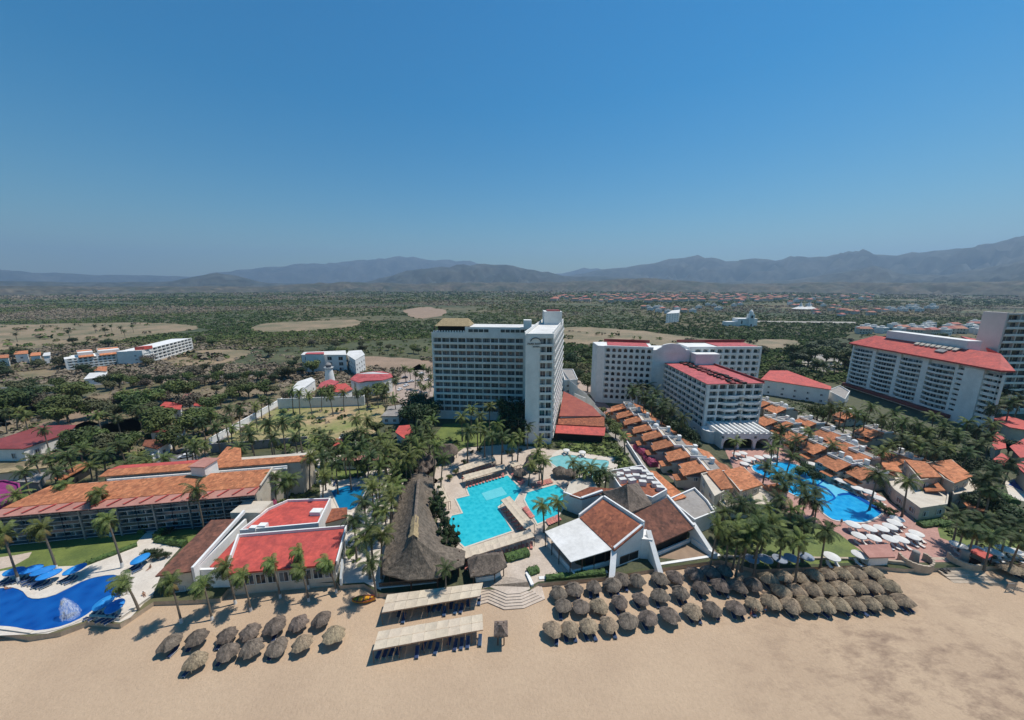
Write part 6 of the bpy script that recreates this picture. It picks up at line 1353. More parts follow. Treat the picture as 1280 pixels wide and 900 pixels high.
def palm_proto(seed, hgt_, lean, wind, painted=False, full=18):
    rs = random.Random(seed); r = thing('palm_tree', 'x', 'palm tree', (0,0,0)); la = rs.uniform(0,6.28) if not painted else math.pi*.9
    top = Vector((math.cos(la)*lean, math.sin(la)*lean, hgt_)); pts = []; rad = []
    for i in range(9): t = i/8; pts.append(Vector((top.x*(t**1.6), top.y*(t**1.6), hgt_*t-.15*(i == 0)))); rad.append(.21-.09*t+(.08 if i == 0 else 0))
    t = MB(); t.tube(pts, rad, 8); t.build('trunk', 'bark', r)
    if painted: t = MB(); t.tube([pts[0], pts[0]+(pts[1]-pts[0])*.9], [.32,.225], 9); t.build('painted_base', 'whitepaint', r)
    c = MB()
    for i in range(full):
        az_ = i*2.399+rs.uniform(-.2,.2); lay = i/full; e = 1.15-1.75*lay+rs.uniform(-.12,.12); ln = rs.uniform(2.7,3.6)*(1-.15*lay)
        az2 = az_; tw = 0
        if wind: dlt = math.atan2(math.sin(math.pi+.2-az_), math.cos(math.pi+.2-az_)); az2 = az_+dlt*.35*wind; tw = dlt*.5*wind
        frond(c, top+Vector((0,0,.05)), az2, e, ln, 1.5+.5*lay+(.5 if painted else 0), rs.uniform(.42,.56)*(1.2 if painted else 1), tw, 0, rs)
    c.build('crown', 'palmdark' if seed in (13,17,22,23) else 'palm', r); c = MB()
    for i in range(rs.choice((2,3,5))): frond(c, top-Vector((0,0,.1)), rs.uniform(0,6.28), -.75+rs.uniform(-.2,.1), rs.uniform(1.8,2.4), .9, .5, 0, 0, rs)
    c.build('dry_fronds', 'palmdry', r); c = MB()
    for i in range(6): a = i*1.05; q = top+Vector((.22*math.cos(a),.22*math.sin(a),-.2)); c.lathe(q, [(0,-.15),(.12,-.08),(.13,.03),(0,.14)], 6)
    c.build('coconuts', 'leafolive', r)
    r['_t'] = 0; del r['_t']; return r, top
PALM = {}
for key, args in {'s1':(11,8,.5,.3),'s2':(12,8,1.0,.35),'s3':(13,8,.25,.15),'s4':(14,8,.7,.25),'p1':(15,8,1.1,.8,True,26),'p2':(16,8,.7,.9,True,24),'b1':(17,8,.3,.15,False,22),'s5':(21,8,1.5,.55,False,15),'s6':(22,8,.9,.2,False,20),'b2':(23,8,.9,.4,False,20)}.items():
    r, top = palm_proto(*args); PALM[key] = (Placer(r), top)
def palm(x, y, h=8.0, lab='', grp=None, kinds=('s1','s2','s3','s4','s5','s6'), cs=None, z0=0.0, crown=1.0):
    k = random.choice(kinds); pl, top = PALM[k]; s = h/8.0; rz = random.uniform(0,6.28) if k[0] != 'p' else random.uniform(-.5,.5)
    sx = s*.5+crown*.5 if False else crown
    q = P(x, y, z0+h); off = Matrix.Rotation(rz,3,'Z') @ Vector((top.x*sx, top.y*sx, 0))
    pl.put((q.x-off.x, q.y-off.y, z0), rz, (sx,sx,s*1.0), lab, grp); return q
def palms(lst, lab, grp=None, h=8.0, kinds=('s1','s2','s3','s4','s5','s6'), crown=1.0, z0=0., hv=.12, share=False):
    lst = sorted(lst)
    for i,(x,y) in enumerate(lst):
        l = lab if share or len(lst) > 20 else ('%s palm from the left %s' % (ORD[i], lab) if len(lst) > 1 else lab)
        palm(x, y, h*random.uniform(1-hv,1+hv), l, grp or (lab if len(lst) > 1 else None), kinds, crown=crown*random.uniform(.9,1.1), z0=z0)
palms([(254.6,731),(282.6,709),(303,720),(340,704.6),(374.5,690.7),(376,712),(409,703),(214,728)], 'leaning on the sand before the red roofed restaurant', h=7.8, kinds=('p1','p2'), z0=-1, crown=.95)
palms([(156,727)], 'big palm with white painted foot bending over the right end of the deep blue pool', h=8.5, kinds=('p1',), z0=-1, crown=1.15)
palms([(52,660),(82.7,608),(124,618),(134.7,651),(3,666)], 'on the lawn in front of the blue balconied hotel wing', h=11, kinds=('p2','p1'), crown=1.05)
palms([(245,612)], 'palm standing against the middle of the blue balconied hotel wing', h=11, crown=1.05)
palms([(463,703)], 'single palm on the pale path left of the big thatched roof', h=8, crown=1.0); palms([(557,711)], 'short palm at the right front corner of the big thatched roof', h=6, crown=.85)
palms([(497,580),(465,610),(455,627),(490,623),(443,650),(463,660),(480,640),(478,668),(488,600),(470,635),(456,672),(495,606)], 'in the grove beside the teal pool', h=9.5, crown=1.2)
palms([(313,545),(341,547),(369,545),(335,531),(353,529),(372,527),(299,560)], 'behind the right end of the orange hotel wing', h=12, kinds=('b1','s3'), crown=1.35)
palms([(345,595),(361,599),(354,605)], 'at the end wall of the orange tiled hotel wing', h=10, crown=1.2)
palms([(281,523),(269,534),(285,510),(299,511),(319,508),(327,498),(335,500),(262,515),(250,528)], 'along the diagonal track left of the sports field', h=11, crown=1.15)
palms([(399,544),(399,560),(407,548),(404,573),(413,565),(429,557),(444,565),(453,540),(453,556),(445,523),(459,525),(475,547),(483,560),(495,584),(488,557),(405,595),(475,583),(467,603),(488,616),(420,580),(436,572),(462,570),(470,560),(480,572),(392,552),(388,570),(500,565),(508,575)], 'one of the palms crowding between the sports field and the teal pool', h=10.5, crown=1.25)
palms([(520,536),(531,531),(540,525),(527,551),(539,546),(523,561),(515,550),(554,574),(545,558),(534,541),(512,570)], 'left of the tower lawn above the conical thatches', h=11, crown=1.2)
palms([(365,489),(374,491),(385,494),(402,489),(412,494),(429,491),(446,491),(459,487),(471,489),(482,482),(494,476),(480,492),(492,497)], 'along the pale wall behind the sports field', h=10, crown=1.15, kinds=('s3','b1','s4'))
palms([(577,521),(589,512),(597,533),(612,508),(625,503),(600,520),(615,546),(628,546),(640,551),(650,546),(585,540),(606,541),(622,530)], 'at the foot of the tower beyond the lounger pergolas', h=11, crown=1.3)
palms([(660,533),(674,551),(672,566)], 'in front of the tower entrance face', h=10, crown=1.1)
palms([(664,581),(680,576),(673,572)], 'in the bed between the pool bridge and the kids pool', h=7.5, crown=1.15)
palms([(716,578),(725,585),(739,583),(751,589),(732,590),(745,594),(758,592)], 'around the kids pool behind the thatched pyramid', h=7.5, crown=1.15)
palms([(678,631),(697,627)], 'over the smaller turquoise pool by the awning restaurant', h=7.5, crown=1.15)
palms([(779,545)], 'big dark palm beside the brick street', h=9, crown=1.3)
palms([(906,640),(939,631),(945,649),(975,625),(910,670),(954,673),(978,672),(1005,655),(1032,664),(927,631),(921,655),(966,652),(990,637),(939,666),(931,678),(990,660),(960,635),(915,625),(1000,675),(950,660),(898,658),(925,668)], 'one of the dense palms in the garden behind the beach umbrellas', h=9.5, crown=1.15, kinds=('b1','b2','s1','s4','s5'), hv=.22)
palms([(958,583),(972,593.5),(987,597),(1003,607),(1020,613),(1021,628),(980,606),(1008,622)], 'along the near edge of the azure pool', h=8.5, crown=1.25, kinds=('b1','s3'))
palms([(972,547),(965,560),(978,535)], 'right of the arched hotel terrace', h=10, crown=1.2); palms([(919.5,551)], 'palm standing in front of the white arches', h=8, crown=1.1)
palms([(996,549),(1041,556),(1012,540),(990,570)], 'among the orange roofed villas behind the azure pool', h=9, crown=1.2)
palms([(1103.5,565),(1097.5,593.5),(1135,601),(1129,550),(1144,550),(1162,553),(1180,538),(1198,547),(1225,556),(1210,565),(1150,560),(1170,565),(1185,560),(1238,545),(1116,556)], 'in the belt above the stepped white villa block', h=10, crown=1.2, kinds=('b1','s1','s3'))
palms([(1243,590),(1264,580),(1230,600),(1238,612)], 'at the right edge above the garden lawn', h=10, crown=1.2, kinds=('b1','s3'))
palms([(1198,643),(1219,664),(1240,670),(1258,664),(1276,676),(1228,650),(1250,650),(1270,655),(1205,660)], 'in the garden right of the stone steps', h=7.5, crown=1.05, kinds=('b1','s3'))
palms([(1167,520),(1196,541),(1223,536),(1161,540),(1148,532),(1089,509),(1103,523),(1071,517),(1081,520),(1052,507),(1039,509),(1130,528),(1118,518),(1060,515),(1180,530),(1210,528),(1240,530)], 'along the podium of the wavy-balconied hotel', h=11, crown=1.2, kinds=('b1','s1','s4'))
palms([(1255,488),(1271,488),(1247,499),(1263,504),(1276,500),(1240,510)], 'at the foot of the beige tower on the right edge', h=13, crown=1.6, kinds=('b1',))
palms([(798,484),(809,482),(791,489),(820,490),(831,502),(840,511),(853,522),(805,495),(815,500),(828,510)], 'inside the angle of the arcaded hotel wings', h=12, crown=1.5, kinds=('b1','s3'))
palms([(121,519),(146,522),(54,537),(199,494),(183,491),(155,491),(239,553),(255,556),(289,535),(22,513),(6,516),(311,535),(230,548),(243,560),(165,498),(172,510),(30,520)], 'in the scattered groves right of the maroon warehouse', h=10, crown=1.2)
palms([(121,566),(177,574),(78,575),(41,573),(19,618),(85,568),(131,568),(171,570),(185,578),(60,572),(160,580),(100,560),(148,556),(112,582),(30,590),(205,572),(70,590)], 'behind the tiled hotel wing along the left street', h=9, crown=1.2)
palms([(19,417),(75,432),(93,430),(106,429),(14,440),(85,414),(130,411),(150,409),(155,414),(118,407),(138,407),(165,407)], 'scattered on the dry field by the far-left apartments', h=9, crown=1.3, kinds=('s3','b1'))
palms([(520,466),(526,470),(530,458),(512,462),(538,470),(535,462),(505,460),(524,478),(530,484),(537,480)], 'around the gravel parking left of the tower', h=9, crown=1.15)
palms([(1020,450),(1030,455),(1000,452),(1045,455),(990,446),(980,455)], 'on the verge beyond the low red hall', h=9, crown=1.2)
for pl, top in PALM.values(): pl.done()
# ================================================================== broadleaf trees
def leaf_cloud(mb, c, rx, ry, rz_, n, size, rs, m=0):
    for i in range(n):
        while True:
            u = Vector((rs.uniform(-1,1),rs.uniform(-1,1),rs.uniform(-.75,1)))
            if .3 < u.length < 1: break
        p = Vector((c[0]+u.x*rx, c[1]+u.y*ry, c[2]+u.z*rz_)); nn = (u+Vector((rs.uniform(-.6,.6),rs.uniform(-.6,.6),rs.uniform(-.2,.9)))).normalized()
        a = nn.cross(Vector((rs.uniform(-1,1),rs.uniform(-1,1),rs.uniform(-1,1)))).normalized(); b = nn.cross(a); s = size*rs.uniform(.6,1.3)
        mb.add([p-a*s, p-b*s*.55, p+a*s, p+b*s*.55], [(0,1,2,3)], m)
def tree_proto(seed, m_, rad, h, slim=False, lobes=9):
    rs = random.Random(seed); r = thing('broadleaf_tree', 'x', 'tree', (0,0,0)); t = MB(); t.tube([(0,0,-.1),(.1,0,h*.3),(.05,.1,h*.6)], [.35,.26,.15], 7); cl = MB()
    for i in range(lobes):
        a = i*2.4; rr = rad*(.62*math.sqrt((i+.3)/lobes)); c = (rr*math.cos(a), rr*math.sin(a), h*(.52+.34*rs.random()) if not slim else h*(.3+.65*i/lobes)); q = rad*rs.uniform(.36,.58)*(1.0 if not slim else 1.1*(1.1-i/lobes))
        leaf_cloud(cl, c, q, q, q*.8, 170, rad*.085 if not slim else .3, rs)
        t.tube([(0,0,h*.28),(c[0]*.5,c[1]*.5,(h*.3+c[2])/2),c], [.16,.1,.04], 5)
    t.build('trunk', 'bark', r); cl.build('crown', m_, r); return r
TP = {k: Placer(tree_proto(*a)) for k, a in {'g1':(31,'leaf',4.5,8),'g2':(32,'leaf',5,8.5),'d1':(33,'leafdark',5,9),'d2':(34,'leafdark',4.6,8),'y1':(35,'leafdry',4.6,7.5),'o1':(36,'leafolive',4.8,8),'t1':(37,'leafdark',2.3,9,True,10),'b1':(38,'leaf',1.6,2.2,False,6),'b2':(39,'leafdark',1.7,2.3,False,6)}.items()}
def tree(x, y, s, kinds, lab, grp=None, z=3.5):
    q = P(x, y, z*s); TP[random.choice(kinds)].put((q.x,q.y,0), random.uniform(0,6), (s*random.uniform(.9,1.1),s*random.uniform(.9,1.1),s), lab, grp)
def trees(lst, lab, kinds, s=1.0, grp=None, z=4.5):
    lst = sorted(lst)
    for i,(x,y) in enumerate(lst): tree(x, y, s*random.uniform(.85,1.15), kinds, ('%s tree from the left %s' % (ORD[i], lab)) if 1 < len(lst) <= 20 else lab, (grp or lab) if len(lst) > 1 else None, z)
trees([(8,497),(20,505),(33,498),(5,508)], 'in the dark green clump at the left edge', ('d1','g1'), 1.6)
trees([(62,508),(75,505),(82,512),(88,493),(97,490),(50,493)], 'in the bushy group above the maroon warehouse', ('g1','g2'), 1.3)
trees([(90,547),(102,551),(112,546),(120,553),(140,553),(150,550),(160,556),(135,560)], 'between the maroon warehouse and the russet roofed house', ('g1','g2','o1'), 1.05)
trees([(160,500),(175,503),(188,500),(210,488),(222,486),(180,515),(168,512),(190,520),(235,488),(200,522),(248,520),(255,527),(240,530)], 'around the red roofed houses in the left grove', ('g1','o1','g2'), 1.2)
trees([(640,498),(648,488),(645,510),(632,512),(652,520),(640,525),(655,505),(648,535),(630,530)], 'in the dark clump against the tower', ('t1','d1'), 1.5)
trees([(522,500),(530,508),(537,515),(517,512),(527,520),(540,505),(510,520)], 'in the dark clump beside the parking', ('d1','d2'), 1.2)
trees([(543,630),(551,638),(556,650),(563,664),(569,672),(548,622),(560,680),(553,668)], 'in the slim dark row beside the big thatched roof', ('t1',), .85)
trees([(1031,432),(1020,438),(1042,436),(1012,446),(1050,444),(1000,448),(1034,444),(990,440),(1058,448)], 'in the clump left of the wavy-balconied hotel', ('d2','g1'), 1.7)
trees([(130,476),(148,475),(165,477),(182,474),(200,475),(218,473),(236,472),(255,474),(272,471),(290,472),(308,470),(325,469),(342,472)], 'in the green row along the road across the plain', ('g1','d2','o1'), 1.0)
trees([(70,520),(108,512),(125,508),(140,515),(200,532),(215,548),(262,508),(275,500),(290,492),(310,488),(330,484)], 'filling gaps between the left groves', ('g1','g2','o1'), 1.1)
trees([(1023,515),(1030,519)], 'in the bright green pair beside the service road', ('g2',), 1.0)
trees([(752,515),(762,530),(770,538),(756,525)], 'along the brick street below the arcaded hotel', ('g1','d2'), .7)
trees([(836,532),(848,540),(826,522),(858,548),(866,556)], 'in the gap beside the arcaded hotel', ('d2','d1'), .9)
trees([(760,470),(722,470),(735,478),(712,462),(715,450),(730,440)], 'between the tower and the arcaded hotel', ('g1','d1'), 1.2)
trees([(1165,560),(1190,575),(1215,585),(1240,585),(1130,560),(1235,628),(1255,640),(1270,648),(1225,630),(1262,560),(1220,545),(1150,545)], 'in the shadowy right hand palm garden', ('d1','d2'), .75)
trees([(520,548),(506,561),(512,585),(455,585),(430,565),(410,557),(440,548),(470,535),(482,580),(500,597)], 'under the palms behind the teal pool', ('d2','g1'), .85)
trees([(1000,590),(1008,585),(1018,596),(990,560),(1046,582),(1060,590),(985,548)], 'in the villa gardens beside the azure pool', ('g1','d2'), .6)
random.seed(99)
bl = [(665,588),(670,590),(676,587),(716,595),(724,600),(733,603),(742,600),(750,603),(760,598),(686,559),(697,556),(580,578),(570,590),(562,597),(551,600),(634,565),(640,566),(650,563),(700,556),(1036,656),(800,545),(838,590),(843,587),(212,664),(196,694),(207,694),(182,694),(190,691),(590,565),(600,562),(1107,637),(1112,642),(1098,632),(1118,640),(1005,583),(1014,586)]
for i,(x,y) in enumerate(bl): tree(x, y, random.uniform(.6,.95), ('b1','b2'), 'low rounded garden shrub beside the pools and terraces', 'garden shrubs', 1.0)
# individual trees of the near plain
POLY_NO = [[(-9,400),(240,400),(240,410),(60,446),(-9,450)],[(255,560),(300,528),(348,507),(480,503),(480,545),(400,556),(300,560)]]
def blocked(p, pad=0):
    for c in CLEAR:
        if inpoly(p.x, p.y, c): return True
    return False
rs = random.Random(5); cnt = 0
while cnt < 165:
    x = rs.uniform(-40,1320); y = rs.uniform(428,520); p = P(x,y,0)
    if blocked(p) or (p.x > -30 and p.x < 190 and p.y < 190 and x > 540): continue
    if inpoly(x,y,POLY_NO[1]) or (x > 480 and x < 545 and y > 455 and y < 515): continue
    nz = noise.noise(Vector((p.x*.012,p.y*.012,2)))
    k = ('y1','o1') if nz > .05 else ('g1','d2','o1','g2'); cnt += 1
    random.seed(cnt); TP[rs.choice(k)].put((p.x,p.y,0), rs.uniform(0,6), rs.uniform(.7,1.35), ('dry grey leafless-looking tree of the plain behind the resort' if nz > .05 else 'green tree of the plain behind the resort'), ('dry trees of the plain' if nz > .05 else 'green trees of the plain'))
for v in TP.values(): v.done()
# ================================================================== stuff: undergrowth, woodland, far canopy
def clump_mesh(name, label_pts, mats, smat, seed):
    rs = np.random.RandomState(seed); V = []; Fm = []
    pts = np.array([p[:3] for p in label_pts]); R_ = np.array([p[3] for p in label_pts]); K = np.array([p[4] for p in label_pts]); q = 10
    n = len(pts)
    u = rs.normal(size=(n,q,3)); u /= np.linalg.norm(u,axis=2,keepdims=True); u[:,:,2] = np.abs(u[:,:,2])*.9-.1
    c = pts[:,None,:]+u*R_[:,None,None]*np.array([1.25,1.25,.36])*rs.uniform(.45,1.05,size=(n,q,1)); c[:,:,2] += R_[:,None]*.35
    nn = u+rs.normal(scale=.32,size=u.shape)+np.array([0,0,.5]); nn /= np.linalg.norm(nn,axis=2,keepdims=True)
    a = np.cross(nn, rs.normal(size=u.shape)); a /= np.linalg.norm(a,axis=2,keepdims=True); b = np.cross(nn,a); s = (R_[:,None,None]*rs.uniform(.28,.55,size=(n,q,1)))
    quad = np.stack([c-a*s-b*s*.35, c+a*s*.3-b*s*.8, c+a*s, c+b*s*.8-a*s*.2], axis=2).reshape(-1,3)
    nf = n*q; me = bpy.data.meshes.new(name); me.vertices.add(nf*4); me.vertices.foreach_set('co', quad.astype('f').ravel())
    me.loops.add(nf*4); me.loops.foreach_set('vertex_index', np.arange(nf*4,dtype='i')); me.polygons.add(nf); me.polygons.foreach_set('loop_start', np.arange(0,nf*4,4,dtype='i'))
    me.polygons.foreach_set('material_index', np.repeat(K,q).astype('i'))
    for m in mats: me.materials.append(M[m])
    me.update(); o = bpy.data.objects.new(name, me); C.objects.link(o); tag(o, kind='stuff'); return o
fol = ['leafdark','leaf','leafolive','leafdry']
for k_ in fol: pass
def vmat(name, c, c2, sc):
    return mat(name, c, c2, rough=.9, scale=sc, detail=8, spec=.1)
M['wood1'] = vmat('woodland_dark', (.075,.11,.035), (.042,.066,.024), .03); M['wood2'] = vmat('woodland_green', (.12,.15,.05), (.07,.098,.034), .03)
M['wood3'] = vmat('woodland_olive', (.16,.15,.07), (.10,.10,.05), .03); M['wood4'] = vmat('woodland_dry', (.27,.22,.16), (.18,.145,.105), .03)
rs = random.Random(21); pts = []; tries = 0
# row-wise sampling by distance so the far woodland thins into larger clumps
while len(pts) < 62000 and tries < 320000:
    tries += 1
    y = 358.8+ (rs.random()**1.6)*(120 if rs.random() < .93 else 200); x = rs.uniform(-60,1340); p = P(x,y,0)
    dist = p.y
    if y > 478 and (x > 520 or inpoly(x,y,POLY_NO[1]) or rs.random() < .35): continue
    if dist > 12000 : continue
    if blocked(p): continue
    if y > 440 and (x > 545 and x < 1280) and rs.random() < .5: continue
    band = 1.5*noise.noise(Vector((p.x*.0014, p.y*.0026, 7)))+.8*noise.noise(Vector((p.x*.005,p.y*.010,3)))
    dens = .82 if y < 400 else .8
    openf = noise.noise(Vector((p.x*.0028,p.y*.0065,11)))
    if openf > .30 and rs.random() < .93: continue
    if x > 690 and 362 < y < 398 and rs.random() < .25: continue
    px_m = dist/F*1.06; r_ = max(1.8, 1.25*px_m)*rs.uniform(.5,1.7)
    r_ = min(r_, 34)
    dry = band+.25*rs.random()-.1
    k = 3 if dry > .34 else (2 if dry > .12 else (1 if dry > -.25 else 0))
    if rs.random() < .1: k = rs.randrange(4)
    zmax = 1.0
    pts.append((p.x,p.y,0,r_,k))
clump_mesh('woodland', pts, ['wood1','wood2','wood3','wood4'], None, 3)
sp_ = []; rs = random.Random(31)
for px in ([(0,408),(180,405),(240,410),(150,424),(0,443)],[(215,446),(305,440),(260,457),(217,457)],[(700,411),(985,426),(985,434),(800,431),(702,427)],[(0,490),(180,486),(200,500),(60,530),(0,545)],[(264,555),(350,510),(470,508),(470,540),(340,556)]):
    for i in range(70):
        x = rs.uniform(min(p[0] for p in px), max(p[0] for p in px)); y = rs.uniform(min(p[1] for p in px), max(p[1] for p in px))
        if inpoly(x,y,px): p = P(x,y,0); sp_.append((p.x,p.y,0,rs.uniform(.6,2.2) if y > 450 else rs.uniform(2,5.5),rs.randrange(4)))
clump_mesh('field_scrub', sp_, ['wood1','wood2','wood3','wood4'], None, 9)
# hedges and beds
def hedge(label, a, b, h=1.0, w=1.0, m_='hedge'):
    a = P(*a,0); b = P(*b,0); r = MB(); L = (b-a).length; k = max(2,int(L/.6)); d = (b-a)/L; n = Vector((-d.y,d.x,0)); ring = []
    for i in range(k+1):
        c = a+(b-a)*i/k; row = []
        for (s,z) in ((-.5,0),(-.55,.6),(-.3,1.0),(.3,1.0),(.55,.6),(.5,0)): j = random.uniform(.85,1.15); row.append(c+n*s*w*j+Vector((0,0,z*h*random.uniform(.88,1.12)))+d*random.uniform(-.1,.1))
        ring.append(row)
    for i in range(k):
        for j in range(5): r.quad(ring[i][j+1],ring[i][j],ring[i+1][j],ring[i+1][j+1])
    r.add(ring[0],[tuple(range(6))]); r.add(ring[-1],[tuple(reversed(range(6)))]); off = (a.x,a.y,0)
    rsx = random.Random(int(a.x*10)); 
    for i in range(int(L*h*w*16)):
        t = rsx.random(); c = a+(b-a)*t+n*rsx.uniform(-.55,.55)*w+Vector((0,0,h*rsx.uniform(.5,1.1))); s = .16; v = Vector((rsx.uniform(-1,1),rsx.uniform(-1,1),rsx.uniform(-.3,1))).normalized(); e = v.cross(Vector((.3,.2,1))).normalized(); f = v.cross(e); r.quad(c-e*s,c-f*s,c+e*s,c+f*s)
    o = r.build('hedge', m_, None, off); tag(o, label, 'hedge'); return o
hedge('trimmed green hedge beside the low stone steps below the pool pergola', (632,700), (660,692), 1.2, 2.2); hedge('green hedge strip inside the low wall below the awning restaurant', (682,724), (756,717), .9, 1.2)
hedge('short trimmed hedge at the top of the tiered steps', (660,717), (673,713), .9, 1.8); hedge('dark hedge edging the lawn along the pale terrace of the blue pool', (106,707), (172,682), .8, 1.0)
hedge('trimmed hedge left of the garden path below the hotel wing', (176,668), (196,654), 1.1, 1.6); hedge('trimmed hedge right of the garden path below the hotel wing', (196,672), (216,653), 1.1, 1.6)
hedge('curved trimmed hedge in front of the brown roofed beach house', (196,676), (232,682), 1.2, 1.4); hedge('low hedge behind the teal pool lawn', (418,600), (455,594), 1.0, 1.2)
hedge('hedge bordering the pink terrace below the stepped white villa', (1150,658), (1180,654), 1.0, 1.6); hedge('clipped hedge round the garden bed right of the pink terrace', (1174,658), (1200,652), 1.0, 1.2)
hedge('dark hedge beside the pale path at the right edge', (1232,612), (1268,630), 1.4, 2.5); hedge('bougainvillea hedge in magenta bloom along the brick street', (795,560), (808,571), 1.8, 2.6, 'bougain'); hedge('second magenta bougainvillea bush further down the brick street', (808,573), (818,584), 1.8, 2.8, 'bougain')
hedge('dark red flowering bush between the villa row and the arcaded hotel', (850,536), (866,545), 1.8, 2.4, 'bougain'); hedge('tangled magenta bougainvillea at the left edge by the pink house', (2,650), (12,636), 2.2, 2.6, 'bougain')
hedge('brown and red foliage bush against the end wall of the hotel wing', (326,640), (345,632), 2.0, 3.0, 'bougain'); hedge('round green bush on the brick court', (841,585), (848,582), 1.8, 2.4)
GREEN = [([(700,546),(762,546),(778,560),(798,590),(808,594),(770,597),(766,572),(700,562)],.9,1.1),([(1170,640),(1215,640),(1262,625),(1290,645),(1290,690),(1240,688),(1200,675),(1175,668)],.8,.5),([(985,560),(1010,575),(1035,590),(1020,590),(995,572)],.8,1.0),([(640,540),(690,545),(690,560),(640,556)],.9,1.0),([(540,548),(570,545),(580,558),(560,566),(540,575)],.8,.5),([(1120,600),(1150,650),(1130,640),(1105,615)],.8,1),([(880,610),(905,640),(960,655),(955,700),(900,695),(890,660)],.7,.7),([(330,600),(400,575),(400,620),(350,640),(335,640)],.9,.7),([(330,560),(520,545),(545,570),(520,600),(480,580),(400,575)],.9,.6),([(720,590),(765,597),(745,606),(712,606)],.8,.9),([(60,560),(200,560),(190,580),(60,590)],1.0,.6),([(1040,520),(1230,545),(1230,575),(1130,560)],1.0,.8),([(985,500),(1045,500),(1110,530),(1235,548),(1100,560),(1040,540),(990,520)],1.0,.5),([(1000,455),(1060,450),(1060,485),(1040,480),(1000,465)],1.6,.5),([(430,680),(446,675),(448,700),(438,705)],.6,.4)]
pts = []; rs = random.Random(8)
HARD = CLEAR
for px, r_, dn in GREEN:
    w = [P(x,y,0) for x,y in px]; x0 = min(p.x for p in w); x1 = max(p.x for p in w); y0 = min(p.y for p in w); y1 = max(p.y for p in w); wp = [(p.x,p.y) for p in w]; k = int((x1-x0)*(y1-y0)*dn/ (r_*r_*2.2))
    for i in range(min(k,3500)):
        p = Vector((rs.uniform(x0,x1), rs.uniform(y0,y1), 0))
        if inpoly(p.x,p.y,wp): pts.append((p.x,p.y,-.1,r_*rs.uniform(.6,1.2),rs.choice((0,1,1,1,2))))
clump_mesh('undergrowth', pts, ['leafdark','leaf','leafolive'], None, 6)
# ================================================================== far town
def house_proto(wm, rm, L, W, h, gable):
    r = thing('house', 'x', 'house', (0,0,0)); a = MB(); a.box(-L/2,L/2,-W/2,W/2,0,h); a.build('wall', wm, r); a = MB()
    if gable:
        v = [(-L/2-.4,-W/2-.4,h),(L/2+.4,-W/2-.4,h),(L/2+.4,W/2+.4,h),(-L/2-.4,W/2+.4,h),(-L/2+2,0,h+2.2),(L/2-2,0,h+2.2)]; a.add(v, [(0,1,5,4),(2,3,4,5),(1,2,5),(3,0,4),(3,2,1,0)])
    else: a.box(-L/2-.1,L/2+.1,-W/2-.1,W/2+.1,h,h+.4); a.box(-L*.2,L*.15,-W*.2,W*.25,h+.4,h+2.4)
    a.build('roof', rm, r); a = MB()
    for i in range(int(L/3)): x = -L/2+1.5+i*3; a.box(x-.6,x+.6,-W/2-.06,-W/2,1,2.4); 
    if h > 5:
        for i in range(int(L/3)): x = -L/2+1.5+i*3; a.box(x-.6,x+.6,-W/2-.06,-W/2,4,5.4)
    a.build('window', 'glass', r); return r
M['rooftown'] = mat('town_clay_roof', (.40,.16,.10), (.30,.12,.08), scale=.3, rnd=.25)
HP = [Placer(house_proto('white','rooftown',12,9,3.4,True)), Placer(house_proto('cream','rooftown',14,9,6.2,True)), Placer(house_proto('white','whiteroof',13,9,6.4,False)), Placer(house_proto('cream','rooftown',22,10,6.2,True))]
zones = [([(690,371),(850,368),(960,369),(1000,372),(960,378),(830,379),(760,380),(690,377)],150,(0,1,3,1),'terracotta roofed house in the far town below the hills','terracotta houses of the far town'),([(800,386),(850,384),(930,378),(960,382),(880,392),(830,394)],22,(2,2,1),'white house in the cluster left of the white church','white houses near the church'),
    ([(960,372),(1100,368),(1100,374),(1060,385),(960,384)],42,(0,1,2),'house of the scattered far quarter right of the church','houses of the far right quarter'),([(1110,384),(1172,382),(1172,390),(1110,390)],14,(2,),'white house in the far white row right of the peaked tent','far white row houses'),
    ([(270,359.5),(420,359),(420,363),(270,363)],22,(0,2),'tiny pale house of the distant village at the foot of the left hills','distant village houses'),([(1000,388),(1110,388),(1110,394),(1010,396)],12,(0,1),'clay roofed house by the road beyond the wavy-balconied hotel','clay houses beyond the hotel'),
    ([(1070,412),(1235,406),(1235,420),(1080,418)],30,(2,2,1),'white flat roofed building in the quarter just behind the sloping red roof','white quarter behind the red roof')]
rs = random.Random(17); HL = []
for px, n, ks, lab, grp in zones:
    k = 0; x0 = min(p[0] for p in px); x1 = max(p[0] for p in px); y0 = min(p[1] for p in px); y1 = max(p[1] for p in px); t_ = 0
    while k < n and t_ < 5000:
        t_ += 1; x = rs.uniform(x0,x1); y = rs.uniform(y0,y1)
        if not inpoly(x,y,px): continue
        p = P(x,y,0)
        if any((p-q).length < 13 for q in HL): continue
        HL.append(p); k += 1; s = 1.0 if y > 380 else 1.25; HP[rs.choice(ks)].put((p.x,p.y,0 if y > 380 else 3), rs.uniform(-.5,.5), (s,s,s*1.15), lab, grp)
for h in HP: h.done()
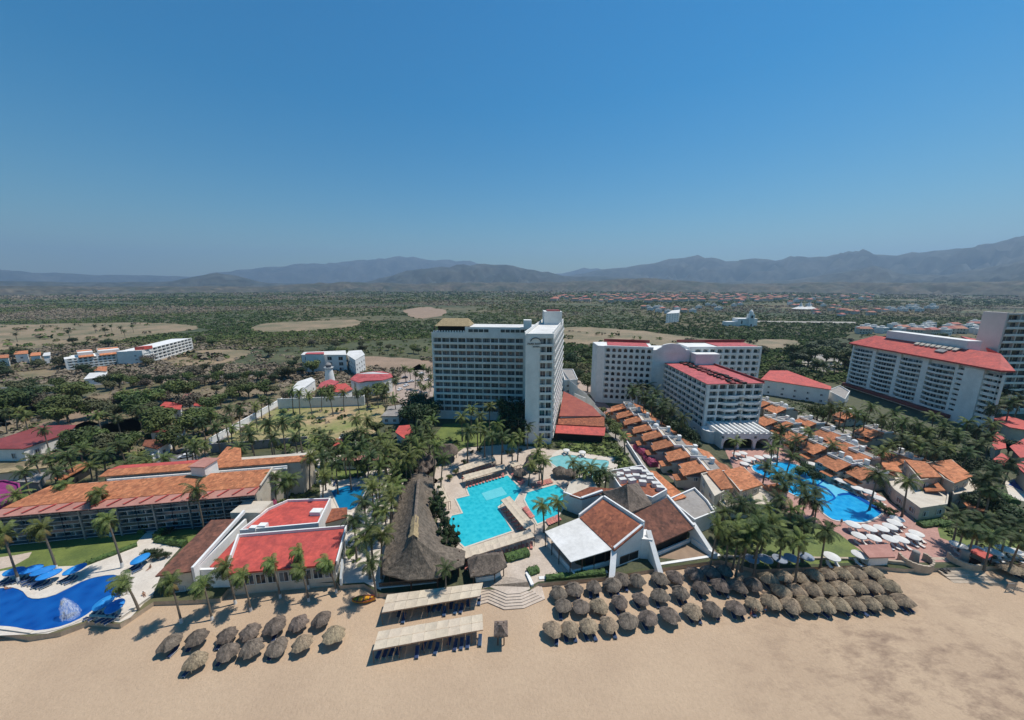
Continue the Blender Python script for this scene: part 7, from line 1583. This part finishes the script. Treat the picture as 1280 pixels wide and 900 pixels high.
def church():
    q = P(933,408,0); r = thing('church', 'white church with a domed bell tower standing alone beyond the dry field', 'church', q); a = MB(); a.box(q.x-14,q.x+16,q.y,q.y+16,0,12); a.box(q.x-30,q.x-14,q.y+2,q.y+14,0,7); a.box(q.x+1,q.x+9,q.y-3,q.y+4,0,19); a.build('wall', 'white2', r)
    a = MB(); a.lathe((q.x+5,q.y+.5,19), [(3.2,0),(3.0,3),(2,5),(.6,6.4),(0,7.5)], 14); a.build('dome', 'white2', r); a = MB(); a.lathe((q.x+9,q.y+8,12), [(5,0),(4.6,2),(3,4),(0,5)], 16); a.build('dome', 'white2', r)
    a = MB(); a.box(q.x+3.4,q.x+6.6,q.y-3.1,q.y-3,13,17); a.box(q.x-9,q.x-7,q.y-.1,q.y,4,9); a.build('window', 'glass', r); a = MB(); a.box(q.x+4,q.x+6,q.y-3.12,q.y-3,0,4); a.build('door', 'wood', r)
church()
q = P(1006,388,0); r = thing('tent', 'white twin-peaked tensile tent roof near the far town', 'tent', q); a = MB()
for dx in (-12,10):
    for i in range(10):
        w0 = i*.628; w1 = w0+.628; a.add([(q.x+dx+20*math.cos(w0),q.y+14*math.sin(w0),4),(q.x+dx+20*math.cos(w1),q.y+14*math.sin(w1),4),(q.x+dx+5*math.cos(w1),q.y+4*math.sin(w1),10),(q.x+dx+5*math.cos(w0),q.y+4*math.sin(w0),10),(q.x+dx,q.y,22)], [(0,1,2,3),(3,2,4)])
a.build('canopy', 'whitecloth', r)
hall('white_apartment', 'white apartment slab left of the church among trees', 'apartments', [(833,392),(840,388),(850,387),(849,391)], 16, 'whiteroof', 'white2', over=0, sp=6, clear=False)

# ================================================================== finer nesting: pieces that belong to a part
NEST = {'painted_base':'trunk','coconuts':'crown','dry_fronds':'crown','ribs':'canopy','coping':'wall','chimney':'flat_roof','dome':'flat_roof','awning_post':'awning','lift_house_cap':'lift_house','stair_house_roof':'stair_house','terrace_post':'thatched_terrace_roof','ridge_cap':'thatched_roof','ridge_patch':'thatched_roof','eave_rib':'eave','verge':'roof','skylight':'roof','gunwale':'hull','window':'wall','door':'wall','railing':'base_wall','roof_parapet':'roof','gallery_arch':'gallery_wall'}
for r in [o for o in C.objects if o.parent is None and o.children and 'category' in o]:
    ch = list(r.children); by = {}
    for c in ch: by.setdefault(c.name.split('.')[0], c)
    for c in ch:
        n = c.name.split('.')[0]; t = NEST.get(n); t = by.get(t) if t else None
        if t is not None and t is not c and not c.children: mw = c.matrix_basis.copy(); c.parent = t; c.matrix_basis = mw

if 0:
    for o in C.objects:
        if o.parent is None and 'label' in o and len(o['label'].split())>16: print('LONG', len(o['label'].split()), o['label'])

rs = random.Random(77)
for o in C.objects:
    if o.parent is None and o.name.startswith('thatched_umbrella'):
        o.rotation_euler = (R(rs.uniform(-5,5)), R(rs.uniform(-5,5)), o.rotation_euler[2]); k = rs.uniform(.94,1.07); o.scale = (o.scale[0]*k, o.scale[1]*k, o.scale[2]*rs.uniform(.92,1.12))
